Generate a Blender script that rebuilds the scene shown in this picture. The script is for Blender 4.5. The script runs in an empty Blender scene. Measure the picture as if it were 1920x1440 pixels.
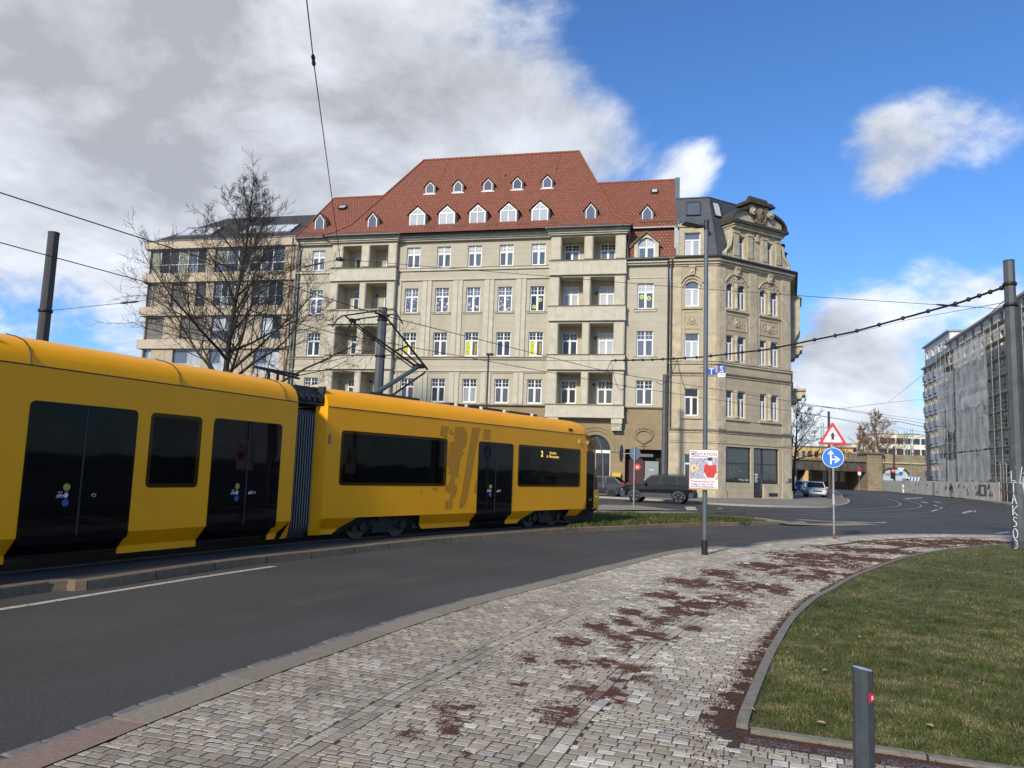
import bpy, math, random
from mathutils import Matrix, Vector
from mathutils import noise as mnoise
random.seed(11)
R = math.radians
S = bpy.context.scene
COL = S.collection

# ---------------------------------------------------------------- camera
FPX, CX, CY, EYE = 1400.0, 960.0, 720.0, 1.65
_up = Vector((430, 12190, 1400)).normalized()
_fw = Vector((0, 0, 1)); _yc = (_fw - _up*(_fw.dot(_up))).normalized()
_xc = _yc.cross(_up)
if _xc.x < 0: _xc = -_xc
CM = Matrix((_xc, _yc, _up))
cam_d = bpy.data.cameras.new('camera'); cam = bpy.data.objects.new('camera', cam_d); COL.objects.link(cam)
cam_d.sensor_fit = 'HORIZONTAL'; cam_d.sensor_width = 36.0; cam_d.lens = FPX/1920*36.0
cam_d.clip_start = 0.05; cam_d.clip_end = 6000
r_, u_, f_ = CM @ Vector((1,0,0)), CM @ Vector((0,1,0)), CM @ Vector((0,0,1))
cam.matrix_world = Matrix(((r_.x,u_.x,-f_.x,0),(r_.y,u_.y,-f_.y,0),(r_.z,u_.z,-f_.z,EYE),(0,0,0,1)))
S.camera = cam
def ray(px, py): return CM @ Vector(((px-CX)/FPX, -(py-CY)/FPX, 1.0))
def gnd(px, py, z=0.0):
    d = ray(px, py); t = (z-EYE)/d.z
    return Vector((d.x*t, d.y*t, z))
def at(px, py, dist):
    d = ray(px, py); t = dist/d.y
    return Vector((d.x*t, d.y*t, EYE+d.z*t))

# ---------------------------------------------------------------- world, sun, exposure
SUN = Vector((-0.45, -0.745, 0.50)).normalized()
S.view_settings.view_transform = 'Standard'; S.view_settings.look = 'None'
S.view_settings.exposure = 0.48; S.view_settings.gamma = 1.0; S.view_settings.use_curve_mapping = False
W = bpy.data.worlds.new('World'); S.world = W; W.use_nodes = True
nt = W.node_tree; nt.nodes.clear()
def N(t, ty, **kw):
    n = t.nodes.new(ty)
    for k, v in kw.items():
        if k == 'inp':
            for kk, vv in v.items(): n.inputs[kk].default_value = vv
        else: setattr(n, k, v)
    return n
def L(t, a, b): t.links.new(a, b)
def mth(t, op, a, b=None, c=None, clamp=False):
    n = N(t, 'ShaderNodeMath', operation=op); n.use_clamp = clamp
    for i, v in enumerate((a, b, c)):
        if v is None: continue
        if isinstance(v, (int, float)): n.inputs[i].default_value = v
        else: L(t, v, n.inputs[i])
    return n.outputs[0]
def vdot(t, v, c):
    n = N(t, 'ShaderNodeVectorMath', operation='DOT_PRODUCT'); L(t, v, n.inputs[0]); n.inputs[1].default_value = c
    return n.outputs['Value']
out = N(nt, 'ShaderNodeOutputWorld'); bg = N(nt, 'ShaderNodeBackground', inp={'Strength': 0.10})
L(nt, bg.outputs[0], out.inputs[0])
sky = N(nt, 'ShaderNodeTexSky', sky_type='NISHITA'); sky.sun_disc = False
sky.sun_elevation = math.asin(SUN.z); sky.sun_rotation = math.atan2(SUN.x, SUN.y)
sky.altitude = 100; sky.air_density = 1.0; sky.dust_density = 0.2; sky.ozone_density = 1.2
tc = N(nt, 'ShaderNodeTexCoord'); dirv = tc.outputs['Generated']
sep = N(nt, 'ShaderNodeSeparateXYZ'); L(nt, dirv, sep.inputs[0])
zc = mth(nt, 'ADD', mth(nt, 'MAXIMUM', sep.outputs[2], 0.0), 0.42)
comb = N(nt, 'ShaderNodeCombineXYZ')
L(nt, mth(nt, 'DIVIDE', sep.outputs[0], zc), comb.inputs[0]); L(nt, mth(nt, 'DIVIDE', sep.outputs[1], zc), comb.inputs[1])
def cloud_noise(offset, sc=2.3, det=10, rough=0.6):
    mp = N(nt, 'ShaderNodeMapping'); mp.inputs['Location'].default_value = offset; L(nt, comb.outputs[0], mp.inputs[0])
    n = N(nt, 'ShaderNodeTexNoise', noise_dimensions='3D', inp={'Scale': sc, 'Detail': det, 'Roughness': rough, 'Distortion': 0.25})
    L(nt, mp.outputs[0], n.inputs['Vector']); return n.outputs[0]
n1 = cloud_noise((3.1, 7.7, 0.4)); n1b = cloud_noise((3.1+0.10, 7.7+0.10, 0.45)); n2 = cloud_noise((9.0, 1.0, 2.0), 0.42, 4, 0.5)
# broad banks of cloud and clear sky (directions)
dens = mth(nt, 'ADD', mth(nt, 'ADD', 0.5, mth(nt, 'MULTIPLY', mth(nt, 'SUBTRACT', n1, 0.5), 1.7)), mth(nt, 'MULTIPLY', mth(nt, 'SUBTRACT', n2, 0.5), 0.25))
def lobe(px, py, amp, width, strength=None):
    v = ray(px, py).normalized()
    d = vdot(nt, dirv, v)                       # cos of angle
    k = 1.0/(1.0-math.cos(R(width)))
    e = mth(nt, 'MULTIPLY', mth(nt, 'SUBTRACT', d, 1.0), k)
    g = mth(nt, 'POWER', 2.718, e)
    return mth(nt, 'MULTIPLY', g, amp)
for px, py, amp, w in [(150,120,.40,15),(560,160,.40,12),(900,300,.34,8),(1020,200,.15,5),(1130,250,.12,3.5),(420,430,.16,8),(180,330,.10,5),(-400,200,.2,18),(1450,60,-.30,14),(1800,100,-.16,12),(1480,260,-.18,6),(1750,430,-.14,6),(40,510,-.24,5.5),(1580,280,.42,4.4),(1690,310,.42,4.2),(1770,230,.26,4.0),(1640,190,.18,3.0),(1290,330,.30,3.0),(1350,290,.14,2.4),(1490,395,.20,1.8),(1910,250,.2,2.5),(1900,540,.34,4.5),(1620,640,.30,4.5),(1540,610,.14,2.5),(1700,700,.18,5),(1560,800,.2,5)]:
    dens = mth(nt, 'ADD', dens, lobe(px, py, amp, w))
lowh = N(nt, 'ShaderNodeMapRange', interpolation_type='SMOOTHSTEP', inp={'From Min': 0.16, 'From Max': 0.0, 'To Min': 0.0, 'To Max': 0.30}); L(nt, sep.outputs[2], lowh.inputs[0]); dens = mth(nt, 'ADD', dens, lowh.outputs[0])
mr = N(nt, 'ShaderNodeMapRange', interpolation_type='SMOOTHSTEP', inp={'From Min': 0.50, 'From Max': 0.80}); L(nt, dens, mr.inputs[0])
mask = mr.outputs[0]
# cloud brightness: lit towards the sun, greyer where thick
lit = mth(nt, 'MULTIPLY', mth(nt, 'SUBTRACT', n1, n1b), 2.6)
thick = N(nt, 'ShaderNodeMapRange', inp={'From Min': 0.66, 'From Max': 1.15, 'To Min': 0.0, 'To Max': 1.0}); L(nt, dens, thick.inputs[0])
bri = mth(nt, 'ADD', mth(nt, 'SUBTRACT', 6.0, mth(nt, 'MULTIPLY', thick.outputs[0], 1.3)), mth(nt, 'MULTIPLY', lit, 5.0))
bri = mth(nt, 'MAXIMUM', bri, 3.6)
ccol = N(nt, 'ShaderNodeCombineXYZ')
L(nt, mth(nt, 'MULTIPLY', bri, 0.96), ccol.inputs[0]); L(nt, mth(nt, 'MULTIPLY', bri, 1.0), ccol.inputs[1]); L(nt, mth(nt, 'MULTIPLY', bri, 1.07), ccol.inputs[2])
tint = N(nt, 'ShaderNodeMix', data_type='RGBA', blend_type='MULTIPLY'); tint.inputs[0].default_value = 1.0; L(nt, sky.outputs[0], tint.inputs[6]); tint.inputs[7].default_value = (0.52, 0.86, 1.30, 1)
mixc = N(nt, 'ShaderNodeMix', data_type='RGBA')
L(nt, mth(nt, 'MULTIPLY', mask, 0.94), mixc.inputs[0]); L(nt, tint.outputs[2], mixc.inputs[6]); L(nt, ccol.outputs[0], mixc.inputs[7])
L(nt, mixc.outputs[2], bg.inputs[0])

sun_d = bpy.data.lights.new('sun', 'SUN'); sun_d.energy = 3.3; sun_d.angle = R(5.0); sun_d.color = (1.0, 0.90, 0.74)
sun_o = bpy.data.objects.new('sun', sun_d); COL.objects.link(sun_o)
sun_o.rotation_euler = SUN.to_track_quat('Z', 'Y').to_euler(); sun_o.location = (-40, -40, 60)

# ---------------------------------------------------------------- mesh building helpers
class MB:
    def __init__(s, mat=None): s.v=[]; s.f=[]; s.m=[]; s.sm=[]; s.pc=[]; s.M=mat or Matrix()
    def add(s, pts, faces, mi=0, smooth=False):
        b=len(s.v); M=s.M; s.pc.append((b,len(s.f)))
        s.v += [tuple(M @ Vector(p)) for p in pts]
        for f in faces: s.f.append(tuple(i+b for i in f)); s.m.append(mi); s.sm.append(smooth)
    def poly(s, pts, mi=0): s.add(pts, [tuple(range(len(pts)))], mi)
    def box(s, x0,x1,y0,y1,z0,z1, mi=0):
        s.add([(x0,y0,z0),(x1,y0,z0),(x1,y1,z0),(x0,y1,z0),(x0,y0,z1),(x1,y0,z1),(x1,y1,z1),(x0,y1,z1)],
              [(0,3,2,1),(4,5,6,7),(0,1,5,4),(1,2,6,5),(2,3,7,6),(3,0,4,7)], mi)
    def bbox(s, x0,x1,y0,y1,z0,z1, b=.01, mi=0):
        # box with chamfered vertical and top edges (cheap bevel)
        def ring(z, i): return [(x0+i+b,y0+i,z),(x1-i-b,y0+i,z),(x1-i,y0+i+b,z),(x1-i,y1-i-b,z),(x1-i-b,y1-i,z),(x0+i+b,y1-i,z),(x0+i,y1-i-b,z),(x0+i,y0+i+b,z)]
        p = ring(z0,0)+ring(z1-b,0)+ring(z1,b)
        f = []
        for k in (0,8):
            for i in range(8): j=(i+1)%8; f.append((k+i,k+j,k+8+j,k+8+i))
        f.append(tuple(range(16,24))); f.append(tuple(reversed(range(8))))
        s.add(p, f, mi)
    def ext(s, pts, vec, mi=0, cap=True):
        # extrude a 3D polygon along vec
        n=len(pts); v=Vector(vec); q=[Vector(p) for p in pts]; p=[tuple(a) for a in q]+[tuple(a+v) for a in q]
        f=[(i,(i+1)%n,n+(i+1)%n,n+i) for i in range(n)]
        if cap: f += [tuple(reversed(range(n))), tuple(range(n,2*n))]
        s.add(p,f,mi)
    def tube(s, pts, r, n=8, mi=0, caps=True, smooth=True):
        pts=[Vector(p) for p in pts]; k=len(pts)
        rr = r if isinstance(r,(list,tuple)) else [r]*k
        t0=(pts[1]-pts[0]).normalized(); a=Vector((0,0,1)) if abs(t0.z)<.9 else Vector((1,0,0))
        u=t0.cross(a).normalized(); V=[]; F=[]
        for i,p in enumerate(pts):
            t=(pts[min(i+1,k-1)]-pts[max(i-1,0)]).normalized()
            u=(u-t*u.dot(t)).normalized(); w=t.cross(u)
            for j in range(n):
                an=2*math.pi*j/n; V.append(p+(u*math.cos(an)+w*math.sin(an))*rr[i])
        for i in range(k-1):
            for j in range(n): j2=(j+1)%n; F.append((i*n+j,i*n+j2,(i+1)*n+j2,(i+1)*n+j))
        s.add(V,F,mi,smooth)
        if caps: s.add(V[:n],[tuple(reversed(range(n)))],mi); s.add(V[-n:],[tuple(range(n))],mi)
    def bar(s, a, b, w, h=None, mi=0):
        # rectangular bar from a to b
        h=h or w; a=Vector(a); b=Vector(b); t=(b-a).normalized(); up=Vector((0,0,1)) if abs(t.z)<.95 else Vector((1,0,0))
        x=t.cross(up).normalized()*(w/2); z=x.cross(t).normalized()*(h/2)
        p=[a-x-z,a+x-z,a+x+z,a-x+z]; s.ext(p, b-a, mi)
    def lathe(s, prof, c=(0,0,0), n=16, mi=0, axis='z', smooth=True):
        V=[]; F=[]; c=Vector(c)
        for r,z in prof:
            for j in range(n):
                a=2*math.pi*j/n; x,y=r*math.cos(a),r*math.sin(a)
                V.append(c+(Vector((x,y,z)) if axis=='z' else Vector((x,z,y)) if axis=='y' else Vector((z,x,y))))
        for i in range(len(prof)-1):
            for j in range(n): j2=(j+1)%n; F.append((i*n+j,i*n+j2,(i+1)*n+j2,(i+1)*n+j))
        s.add(V,F,mi,smooth)
        if prof[0][0]>1e-4: s.add(V[:n],[tuple(reversed(range(n)))],mi)
        if prof[-1][0]>1e-4: s.add(V[-n:],[tuple(range(n))],mi)
    def ball(s, c, r, n=10, mi=0, sc=(1,1,1)):
        V=[]; F=[]; c=Vector(c); h=n//2
        for i in range(h+1):
            th=math.pi*i/h
            for j in range(n):
                a=2*math.pi*j/n; V.append(c+Vector((r*math.sin(th)*math.cos(a)*sc[0], r*math.sin(th)*math.sin(a)*sc[1], r*math.cos(th)*sc[2])))
        for i in range(h):
            for j in range(n): j2=(j+1)%n; F.append((i*n+j,(i+1)*n+j,(i+1)*n+j2,i*n+j2))
        s.add(V,F,mi,True)
    def wall(s, x0,x1,z0,z1,y, ops, depth=.25, mi=0, mr=None):
        # wall in the xz plane facing -y, with rectangular openings (x0,x1,z0,z1) and reveals going to y+depth
        mr = mi if mr is None else mr
        xs=sorted({x0,x1}|{v for o in ops for v in o[:2] if x0<v<x1}); zs=sorted({z0,z1}|{v for o in ops for v in o[2:4] if z0<v<z1})
        for i in range(len(xs)-1):
            # merge vertically where possible
            run=None
            for j in range(len(zs)-1):
                cx=(xs[i]+xs[i+1])/2; cz=(zs[j]+zs[j+1])/2
                hole=any(o[0]<cx<o[1] and o[2]<cz<o[3] for o in ops)
                if hole:
                    if run is not None: s.poly([(xs[i],y,run),(xs[i+1],y,run),(xs[i+1],y,zs[j]),(xs[i],y,zs[j])],mi); run=None
                elif run is None: run=zs[j]
            if run is not None: s.poly([(xs[i],y,run),(xs[i+1],y,run),(xs[i+1],y,z1),(xs[i],y,z1)],mi)
        for o in ops:
            a,b,c,d=o[:4]; Y=y+depth
            s.poly([(a,y,c),(a,y,d),(a,Y,d),(a,Y,c)],mr); s.poly([(b,y,d),(b,y,c),(b,Y,c),(b,Y,d)],mr)
            s.poly([(a,y,c),(a,Y,c),(b,Y,c),(b,y,c)],mr); s.poly([(a,Y,d),(a,y,d),(b,y,d),(b,Y,d)],mr)
    def mesh(s, name, mats):
        me=bpy.data.meshes.new(name); me.from_pydata(s.v,[],s.f)
        for m in (mats if isinstance(mats,(list,tuple)) else [mats]): me.materials.append(m)
        if len(me.polygons)==len(s.m):
            me.polygons.foreach_set('material_index', s.m); me.polygons.foreach_set('use_smooth', s.sm)
        me.update(); return me
    def build(s, name, mats, parent=None, loc=None, **kw): return obj(name, s.mesh(name, mats), parent, loc, **kw)
    def each(s, name, mats, parent=None, **kw):
        # every piece that was added becomes an object of its own
        pc=s.pc+[(len(s.v),len(s.f))]; o=None
        for (v0,f0),(v1,f1) in zip(pc[:-1],pc[1:]):
            t=MB(); t.v=s.v[v0:v1]; t.f=[tuple(i-v0 for i in f) for f in s.f[f0:f1]]; t.m=s.m[f0:f1]; t.sm=s.sm[f0:f1]
            o=t.build(name,mats,parent,**kw)
        return o
def obj(name, me, parent=None, loc=None, rotz=None, label=None, cat=None, group=None, kind=None):
    o=bpy.data.objects.new(name, me); COL.objects.link(o)
    if parent is not None: o.parent=parent
    if loc is not None: o.location=loc
    if rotz is not None: o.rotation_euler=(0,0,rotz)
    tag(o,label,cat,group,kind); return o
def tag(o,label=None,cat=None,group=None,kind=None):
    if label: o['label']=label
    if cat: o['category']=cat
    if group: o['group']=group
    if kind: o['kind']=kind
    return o
def thing(name, label, cat, loc=(0,0,0), rotz=0, group=None): return obj(name, None, None, loc, rotz, label, cat, group)
def copy_tree(o, parent=None, label=None, group=None):
    c=o.copy(); COL.objects.link(c); c.parent=parent
    if label: c['label']=label
    if group: c['group']=group
    for ch in o.children: copy_tree(ch, c)
    return c
_tc={}
def text_into(mb, txt, size, M, mi=0, align='CENTER', bold=0.0):
    # flat lettering: x right, y up in the plane of M
    cu=bpy.data.curves.new('t','FONT'); cu.body=txt; cu.size=size; cu.align_x=align; cu.resolution_u=2; cu.offset=bold
    o=bpy.data.objects.new('t',cu); COL.objects.link(o); dg=bpy.context.evaluated_depsgraph_get(); dg.update()
    me=o.evaluated_get(dg).to_mesh(); vs=[M @ v.co for v in me.vertices]; fs=[tuple(p.vertices) for p in me.polygons]
    mb.add(vs,fs,mi); o.evaluated_get(dg).to_mesh_clear(); bpy.data.objects.remove(o); bpy.data.curves.remove(cu)

# ---------------------------------------------------------------- materials
MT={}
def mat(name, col, rough=.7, metal=0., var=0., vscale=3., bump=0., bscale=40., spec=.5, coat=0., emit=0., dark=None, detail=5., stretch=(1,1,1)):
    if name in MT: return MT[name]
    m=bpy.data.materials.new(name); m.use_nodes=True; t=m.node_tree; b=t.nodes['Principled BSDF']
    b.inputs['Base Color'].default_value=(*col,1); b.inputs['Roughness'].default_value=rough; b.inputs['Metallic'].default_value=metal
    b.inputs['Specular IOR Level'].default_value=spec
    if coat: b.inputs['Coat Weight'].default_value=coat; b.inputs['Coat Roughness'].default_value=.05
    if emit: b.inputs['Emission Color'].default_value=(*col,1); b.inputs['Emission Strength'].default_value=emit
    if var or bump:
        c=N(t,'ShaderNodeTexCoord'); mp=N(t,'ShaderNodeMapping'); mp.inputs['Scale'].default_value=stretch; L(t,c.outputs['Object'],mp.inputs[0])
    if var:
        n=N(t,'ShaderNodeTexNoise',inp={'Scale':vscale,'Detail':detail,'Roughness':.62}); L(t,mp.outputs[0],n.inputs[0])
        r=N(t,'ShaderNodeValToRGB'); r.color_ramp.elements[0].position=.3; r.color_ramp.elements[1].position=.7
        d=dark or tuple(x*(1-var) for x in col); li=tuple(min(1,x*(1+var*.6)) for x in col)
        r.color_ramp.elements[0].color=(*d,1); r.color_ramp.elements[1].color=(*li,1)
        L(t,n.outputs[0],r.inputs[0]); L(t,r.outputs[0],b.inputs['Base Color'])
        rr=N(t,'ShaderNodeMapRange',inp={'To Min':max(0,rough-.12),'To Max':min(1,rough+.12)}); L(t,n.outputs[0],rr.inputs[0]); L(t,rr.outputs[0],b.inputs['Roughness'])
    if bump:
        n2=N(t,'ShaderNodeTexNoise',inp={'Scale':bscale,'Detail':4.}); L(t,mp.outputs[0],n2.inputs[0])
        bp=N(t,'ShaderNodeBump',inp={'Strength':bump,'Distance':.02}); L(t,n2.outputs[0],bp.inputs['Height']); L(t,bp.outputs[0],b.inputs['Normal'])
    MT[name]=m; return m
def coursed(name, c1, c2, mortar, bw, bh, msize=.01, rough=.85, bump=.5, plane='xz', stain=None, stain_amt=.5, zs=1.0, offset=.5, mbump=True):
    # stone courses / tiles: a brick pattern in the wall plane, per-piece tone, grime stains
    m=bpy.data.materials.new(name); m.use_nodes=True; t=m.node_tree; b=t.nodes['Principled BSDF']; b.inputs['Roughness'].default_value=rough
    c=N(t,'ShaderNodeTexCoord'); sp=N(t,'ShaderNodeSeparateXYZ'); L(t,c.outputs['Object'],sp.inputs[0]); cb=N(t,'ShaderNodeCombineXYZ')
    ax={'xz':(0,2),'xy':(0,1),'yz':(1,2)}[plane] if plane!='sum' else None
    if ax: L(t,sp.outputs[ax[0]],cb.inputs[0]); L(t,mth(t,'MULTIPLY',sp.outputs[ax[1]],zs),cb.inputs[1])
    else: L(t,mth(t,'ADD',sp.outputs[0],mth(t,'MULTIPLY',sp.outputs[1],.83)),cb.inputs[0]); L(t,sp.outputs[2],cb.inputs[1])
    br=N(t,'ShaderNodeTexBrick',inp={'Scale':1.,'Mortar Size':msize,'Mortar Smooth':.3,'Bias':0.,'Brick Width':bw,'Row Height':bh}); br.offset=offset
    br.inputs['Color1'].default_value=(*c1,1); br.inputs['Color2'].default_value=(*c2,1); br.inputs['Mortar'].default_value=(*mortar,1); L(t,cb.outputs[0],br.inputs[0])
    n=N(t,'ShaderNodeTexNoise',inp={'Scale':.55,'Detail':8.,'Roughness':.68}); mp=N(t,'ShaderNodeMapping'); mp.inputs['Scale'].default_value=(1,1,.45); L(t,c.outputs['Object'],mp.inputs[0]); L(t,mp.outputs[0],n.inputs[0])
    rp=N(t,'ShaderNodeMapRange',inp={'From Min':.48,'From Max':.72,'To Max':stain_amt}); L(t,n.outputs[0],rp.inputs[0])
    mx=N(t,'ShaderNodeMix',data_type='RGBA'); L(t,rp.outputs[0],mx.inputs[0]); L(t,br.outputs[0],mx.inputs[6]); mx.inputs[7].default_value=(*(stain or tuple(x*.55 for x in c1)),1)
    n3=N(t,'ShaderNodeTexNoise',inp={'Scale':18.,'Detail':5.}); L(t,c.outputs['Object'],n3.inputs[0])
    m2=N(t,'ShaderNodeMix',data_type='RGBA',blend_type='MULTIPLY'); m2.inputs[0].default_value=.35; L(t,mx.outputs[2],m2.inputs[6])
    g=N(t,'ShaderNodeMapRange',inp={'From Min':.3,'From Max':.7,'To Min':.65,'To Max':1.15}); L(t,n3.outputs[0],g.inputs[0]); L(t,g.outputs[0],m2.inputs[7])
    L(t,m2.outputs[2],b.inputs['Base Color'])
    h=mth(t,'SUBTRACT',mth(t,'MULTIPLY',n3.outputs[0],.25),br.outputs['Fac'])
    bp=N(t,'ShaderNodeBump',inp={'Strength':bump,'Distance':.02}); L(t,h,bp.inputs['Height']); L(t,bp.outputs[0],b.inputs['Normal'])
    MT[name]=m; return m
def glassy(name, col, rough=.03, ior=1.75, var=0., transp=0., stripes=0., scol=(1,1,1)):
    m=bpy.data.materials.new(name); m.use_nodes=True; t=m.node_tree; b=t.nodes['Principled BSDF']
    b.inputs['Base Color'].default_value=(*col,1); b.inputs['Roughness'].default_value=rough; b.inputs['IOR'].default_value=ior
    c=N(t,'ShaderNodeTexCoord')
    if var:
        n=N(t,'ShaderNodeTexNoise',inp={'Scale':1.7,'Detail':3.}); L(t,c.outputs['Object'],n.inputs[0])
        oi=N(t,'ShaderNodeObjectInfo'); mr=N(t,'ShaderNodeMapRange',inp={'To Min':1-var,'To Max':1+var*1.6}); L(t,mth(t,'ADD',mth(t,'MULTIPLY',n.outputs[0],.4),mth(t,'MULTIPLY',oi.outputs['Random'],.6)),mr.inputs[0])
        mx=N(t,'ShaderNodeMix',data_type='RGBA',blend_type='MULTIPLY'); mx.inputs[0].default_value=1; mx.inputs[6].default_value=(*col,1); L(t,mr.outputs[0],mx.inputs[7]); L(t,mx.outputs[2],b.inputs['Base Color'])
    if stripes:
        sp=N(t,'ShaderNodeSeparateXYZ'); L(t,c.outputs['Object'],sp.inputs[0])
        w=mth(t,'SINE',mth(t,'MULTIPLY',sp.outputs[0],stripes)); mr=N(t,'ShaderNodeMapRange',inp={'From Min':-1.,'From Max':1.}); L(t,w,mr.inputs[0])
        mx=N(t,'ShaderNodeMix',data_type='RGBA'); L(t,mr.outputs[0],mx.inputs[0]); mx.inputs[6].default_value=(*col,1); mx.inputs[7].default_value=(*scol,1); L(t,mx.outputs[2],b.inputs['Base Color'])
    # slight waviness of old panes
    n=N(t,'ShaderNodeTexNoise',inp={'Scale':1.1,'Detail':1.}); L(t,c.outputs['Object'],n.inputs[0])
    bp=N(t,'ShaderNodeBump',inp={'Strength':.05,'Distance':.05}); L(t,n.outputs[0],bp.inputs['Height']); L(t,bp.outputs[0],b.inputs['Normal'])
    if transp:
        o=t.nodes['Material Output']; tr=N(t,'ShaderNodeBsdfTransparent'); tr.inputs[0].default_value=(.55,.6,.6,1); ms=N(t,'ShaderNodeMixShader'); ms.inputs[0].default_value=transp
        L(t,b.outputs[0],ms.inputs[1]); L(t,tr.outputs[0],ms.inputs[2]); L(t,ms.outputs[0],o.inputs[0])
    MT[name]=m; return m
# ---------------------------------------------------------------- ground: road, kerbs, pavements, track bed
def cr(pts, step=.25):
    # Catmull-Rom through 2D/3D points, resampled about every `step` metres
    P=[Vector((p[0],p[1],0)) for p in pts]; o=[]
    for i in range(len(P)-1):
        a=P[max(i-1,0)]; b=P[i]; c=P[i+1]; d=P[min(i+2,len(P)-1)]
        n=max(1,int((c-b).length/step))
        for k in range(n):
            t=k/n; o.append(.5*((2*b)+(c-a)*t+(2*a-5*b+4*c-d)*t*t+(3*b-a-3*c+d)*t**3))
    o.append(P[-1]); return o
def proj(P):
    d=CM.transposed() @ (Vector(P)-Vector((0,0,EYE)))
    return (CX+FPX*d.x/d.z, CY-FPX*d.y/d.z, d.z)
def inpoly(x,y,poly):
    c=False; n=len(poly); j=n-1
    for i in range(n):
        xi,yi=poly[i][0],poly[i][1]; xj,yj=poly[j][0],poly[j][1]
        if (yi>y)!=(yj>y) and x<(xj-xi)*(y-yi)/(yj-yi)+xi: c=not c
        j=i
    return c
def normals(P):
    o=[]
    for i in range(len(P)):
        t=(P[min(i+1,len(P)-1)]-P[max(i-1,0)]).normalized(); o.append(Vector((t.y,-t.x,0)))   # to the right of travel
    return o
def strip_mesh(mb, P, o0, o1, z0, z1, mi=0, i0=0, i1=None):
    nn=normals(P); i1=len(P)-1 if i1 is None else i1
    for i in range(i0,i1):
        a,b=P[i],P[i+1]; na,nb=nn[i],nn[i+1]
        q=[a+na*o0,a+na*o1,b+nb*o1,b+nb*o0]
        mb.poly([(p.x,p.y,(z0,z1,z1,z0)[k]) for k,p in enumerate(q)],mi)
def sheet(name, poly, z, m, **kw):
    mb=MB(); mb.poly([(p[0],p[1],z) for p in poly]); return mb.build(name,m,**kw)

# asphalt: fine aggregate, worn lighter band, repair tone
def asphalt():
    m=bpy.data.materials.new('asphalt'); m.use_nodes=True; t=m.node_tree; b=t.nodes['Principled BSDF']; b.inputs['Roughness'].default_value=.82
    c=N(t,'ShaderNodeTexCoord')
    n1=N(t,'ShaderNodeTexNoise',inp={'Scale':.35,'Detail':6.}); n2=N(t,'ShaderNodeTexNoise',inp={'Scale':38.,'Detail':6.,'Roughness':.8}); n3=N(t,'ShaderNodeTexVoronoi',inp={'Scale':70.})
    for n in (n1,n2,n3): L(t,c.outputs['Object'],n.inputs[0])
    r=N(t,'ShaderNodeValToRGB'); r.color_ramp.elements[0].position=.32; r.color_ramp.elements[1].position=.68
    r.color_ramp.elements[0].color=(.036,.034,.032,1); r.color_ramp.elements[1].color=(.060,.056,.050,1); L(t,n1.outputs[0],r.inputs[0])
    k=N(t,'ShaderNodeMapRange',inp={'From Min':.3,'From Max':.75,'To Min':.30,'To Max':2.0}); L(t,n2.outputs[0],k.inputs[0])
    mx=N(t,'ShaderNodeMix',data_type='RGBA',blend_type='MULTIPLY'); mx.inputs[0].default_value=1; L(t,r.outputs[0],mx.inputs[6]); L(t,k.outputs[0],mx.inputs[7])
    # scattered pale chippings
    g=N(t,'ShaderNodeMapRange',inp={'From Min':.10,'From Max':.05}); L(t,n3.outputs['Distance'],g.inputs[0])
    n4=N(t,'ShaderNodeTexNoise',inp={'Scale':23.}); L(t,c.outputs['Object'],n4.inputs[0]); g2=N(t,'ShaderNodeMapRange',inp={'From Min':.62,'From Max':.66}); L(t,n4.outputs[0],g2.inputs[0])
    mm=N(t,'ShaderNodeMix',data_type='RGBA'); L(t,mth(t,'MULTIPLY',mth(t,'MULTIPLY',g.outputs[0],g2.outputs[0]),.5),mm.inputs[0]); L(t,mx.outputs[2],mm.inputs[6]); mm.inputs[7].default_value=(.3,.29,.27,1)
    L(t,mm.outputs[2],b.inputs['Base Color'])
    bp=N(t,'ShaderNodeBump',inp={'Strength':.35,'Distance':.006}); L(t,n2.outputs[0],bp.inputs['Height']); L(t,bp.outputs[0],b.inputs['Normal'])
    MT['asphalt']=m; return m
asphalt()
g=2500.
sheet('road', [(-g,-g),(g,-g),(g,g),(-g,g)], 0.0, MT['asphalt'], kind='structure')

ZP=.045
kin_px=[(80,1440),(187,1397),(267,1362),(400,1310),(547,1253),(640,1221),(773,1173),(920,1127),(1090,1083),(1207,1052)]
kin=[(-4.6,-5),(-3.35,0.6)]+[tuple(gnd(*p,ZP)[:2]) for p in kin_px]
kout_px=[(1280,1034),(1380,1025),(1480,1015),(1580,1007),(1697,1003)]
kin+= [tuple((gnd(*p,0)+Vector((.10,-.22,0)))[:2]) for p in kout_px]+[(17.5,25.6),(22,26.2),(30,26.5),(45,26.0)]
KIN=cr(kin,.1)                          # inner edge of kerb stones
grass_px=[(1380,1368),(1390,1337),(1423,1260),(1447,1213),(1480,1163),(1520,1127),(1547,1112),(1613,1077),(1713,1043),(1813,1028),(1903,1023)]
ge=[tuple(gnd(*p,.03)[:2]) for p in grass_px]+[(20,23.0),(28,23.2),(45,22.5)]
GE=cr(ge,.12)
front=[tuple(gnd(*p,.03)[:2]) for p in [(1392,1377),(1600,1407),(1650,1417),(1827,1443)]]
fd=(Vector(front[3])-Vector(front[0])).normalized(); front_end=Vector(front[0])+fd*12
# pavement base (dark joint filling), one sheet
pave_poly=[(p.x,p.y) for p in KIN]+[(p.x,p.y) for p in reversed(GE)]+[(front_end.x,front_end.y),(12,-5)]
m_joint=mat('joint_grit',(.042,.033,.026),.95,var=.35,vscale=30)
pavement=sheet('pavement', pave_poly, .0412, m_joint, kind='structure')

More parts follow.
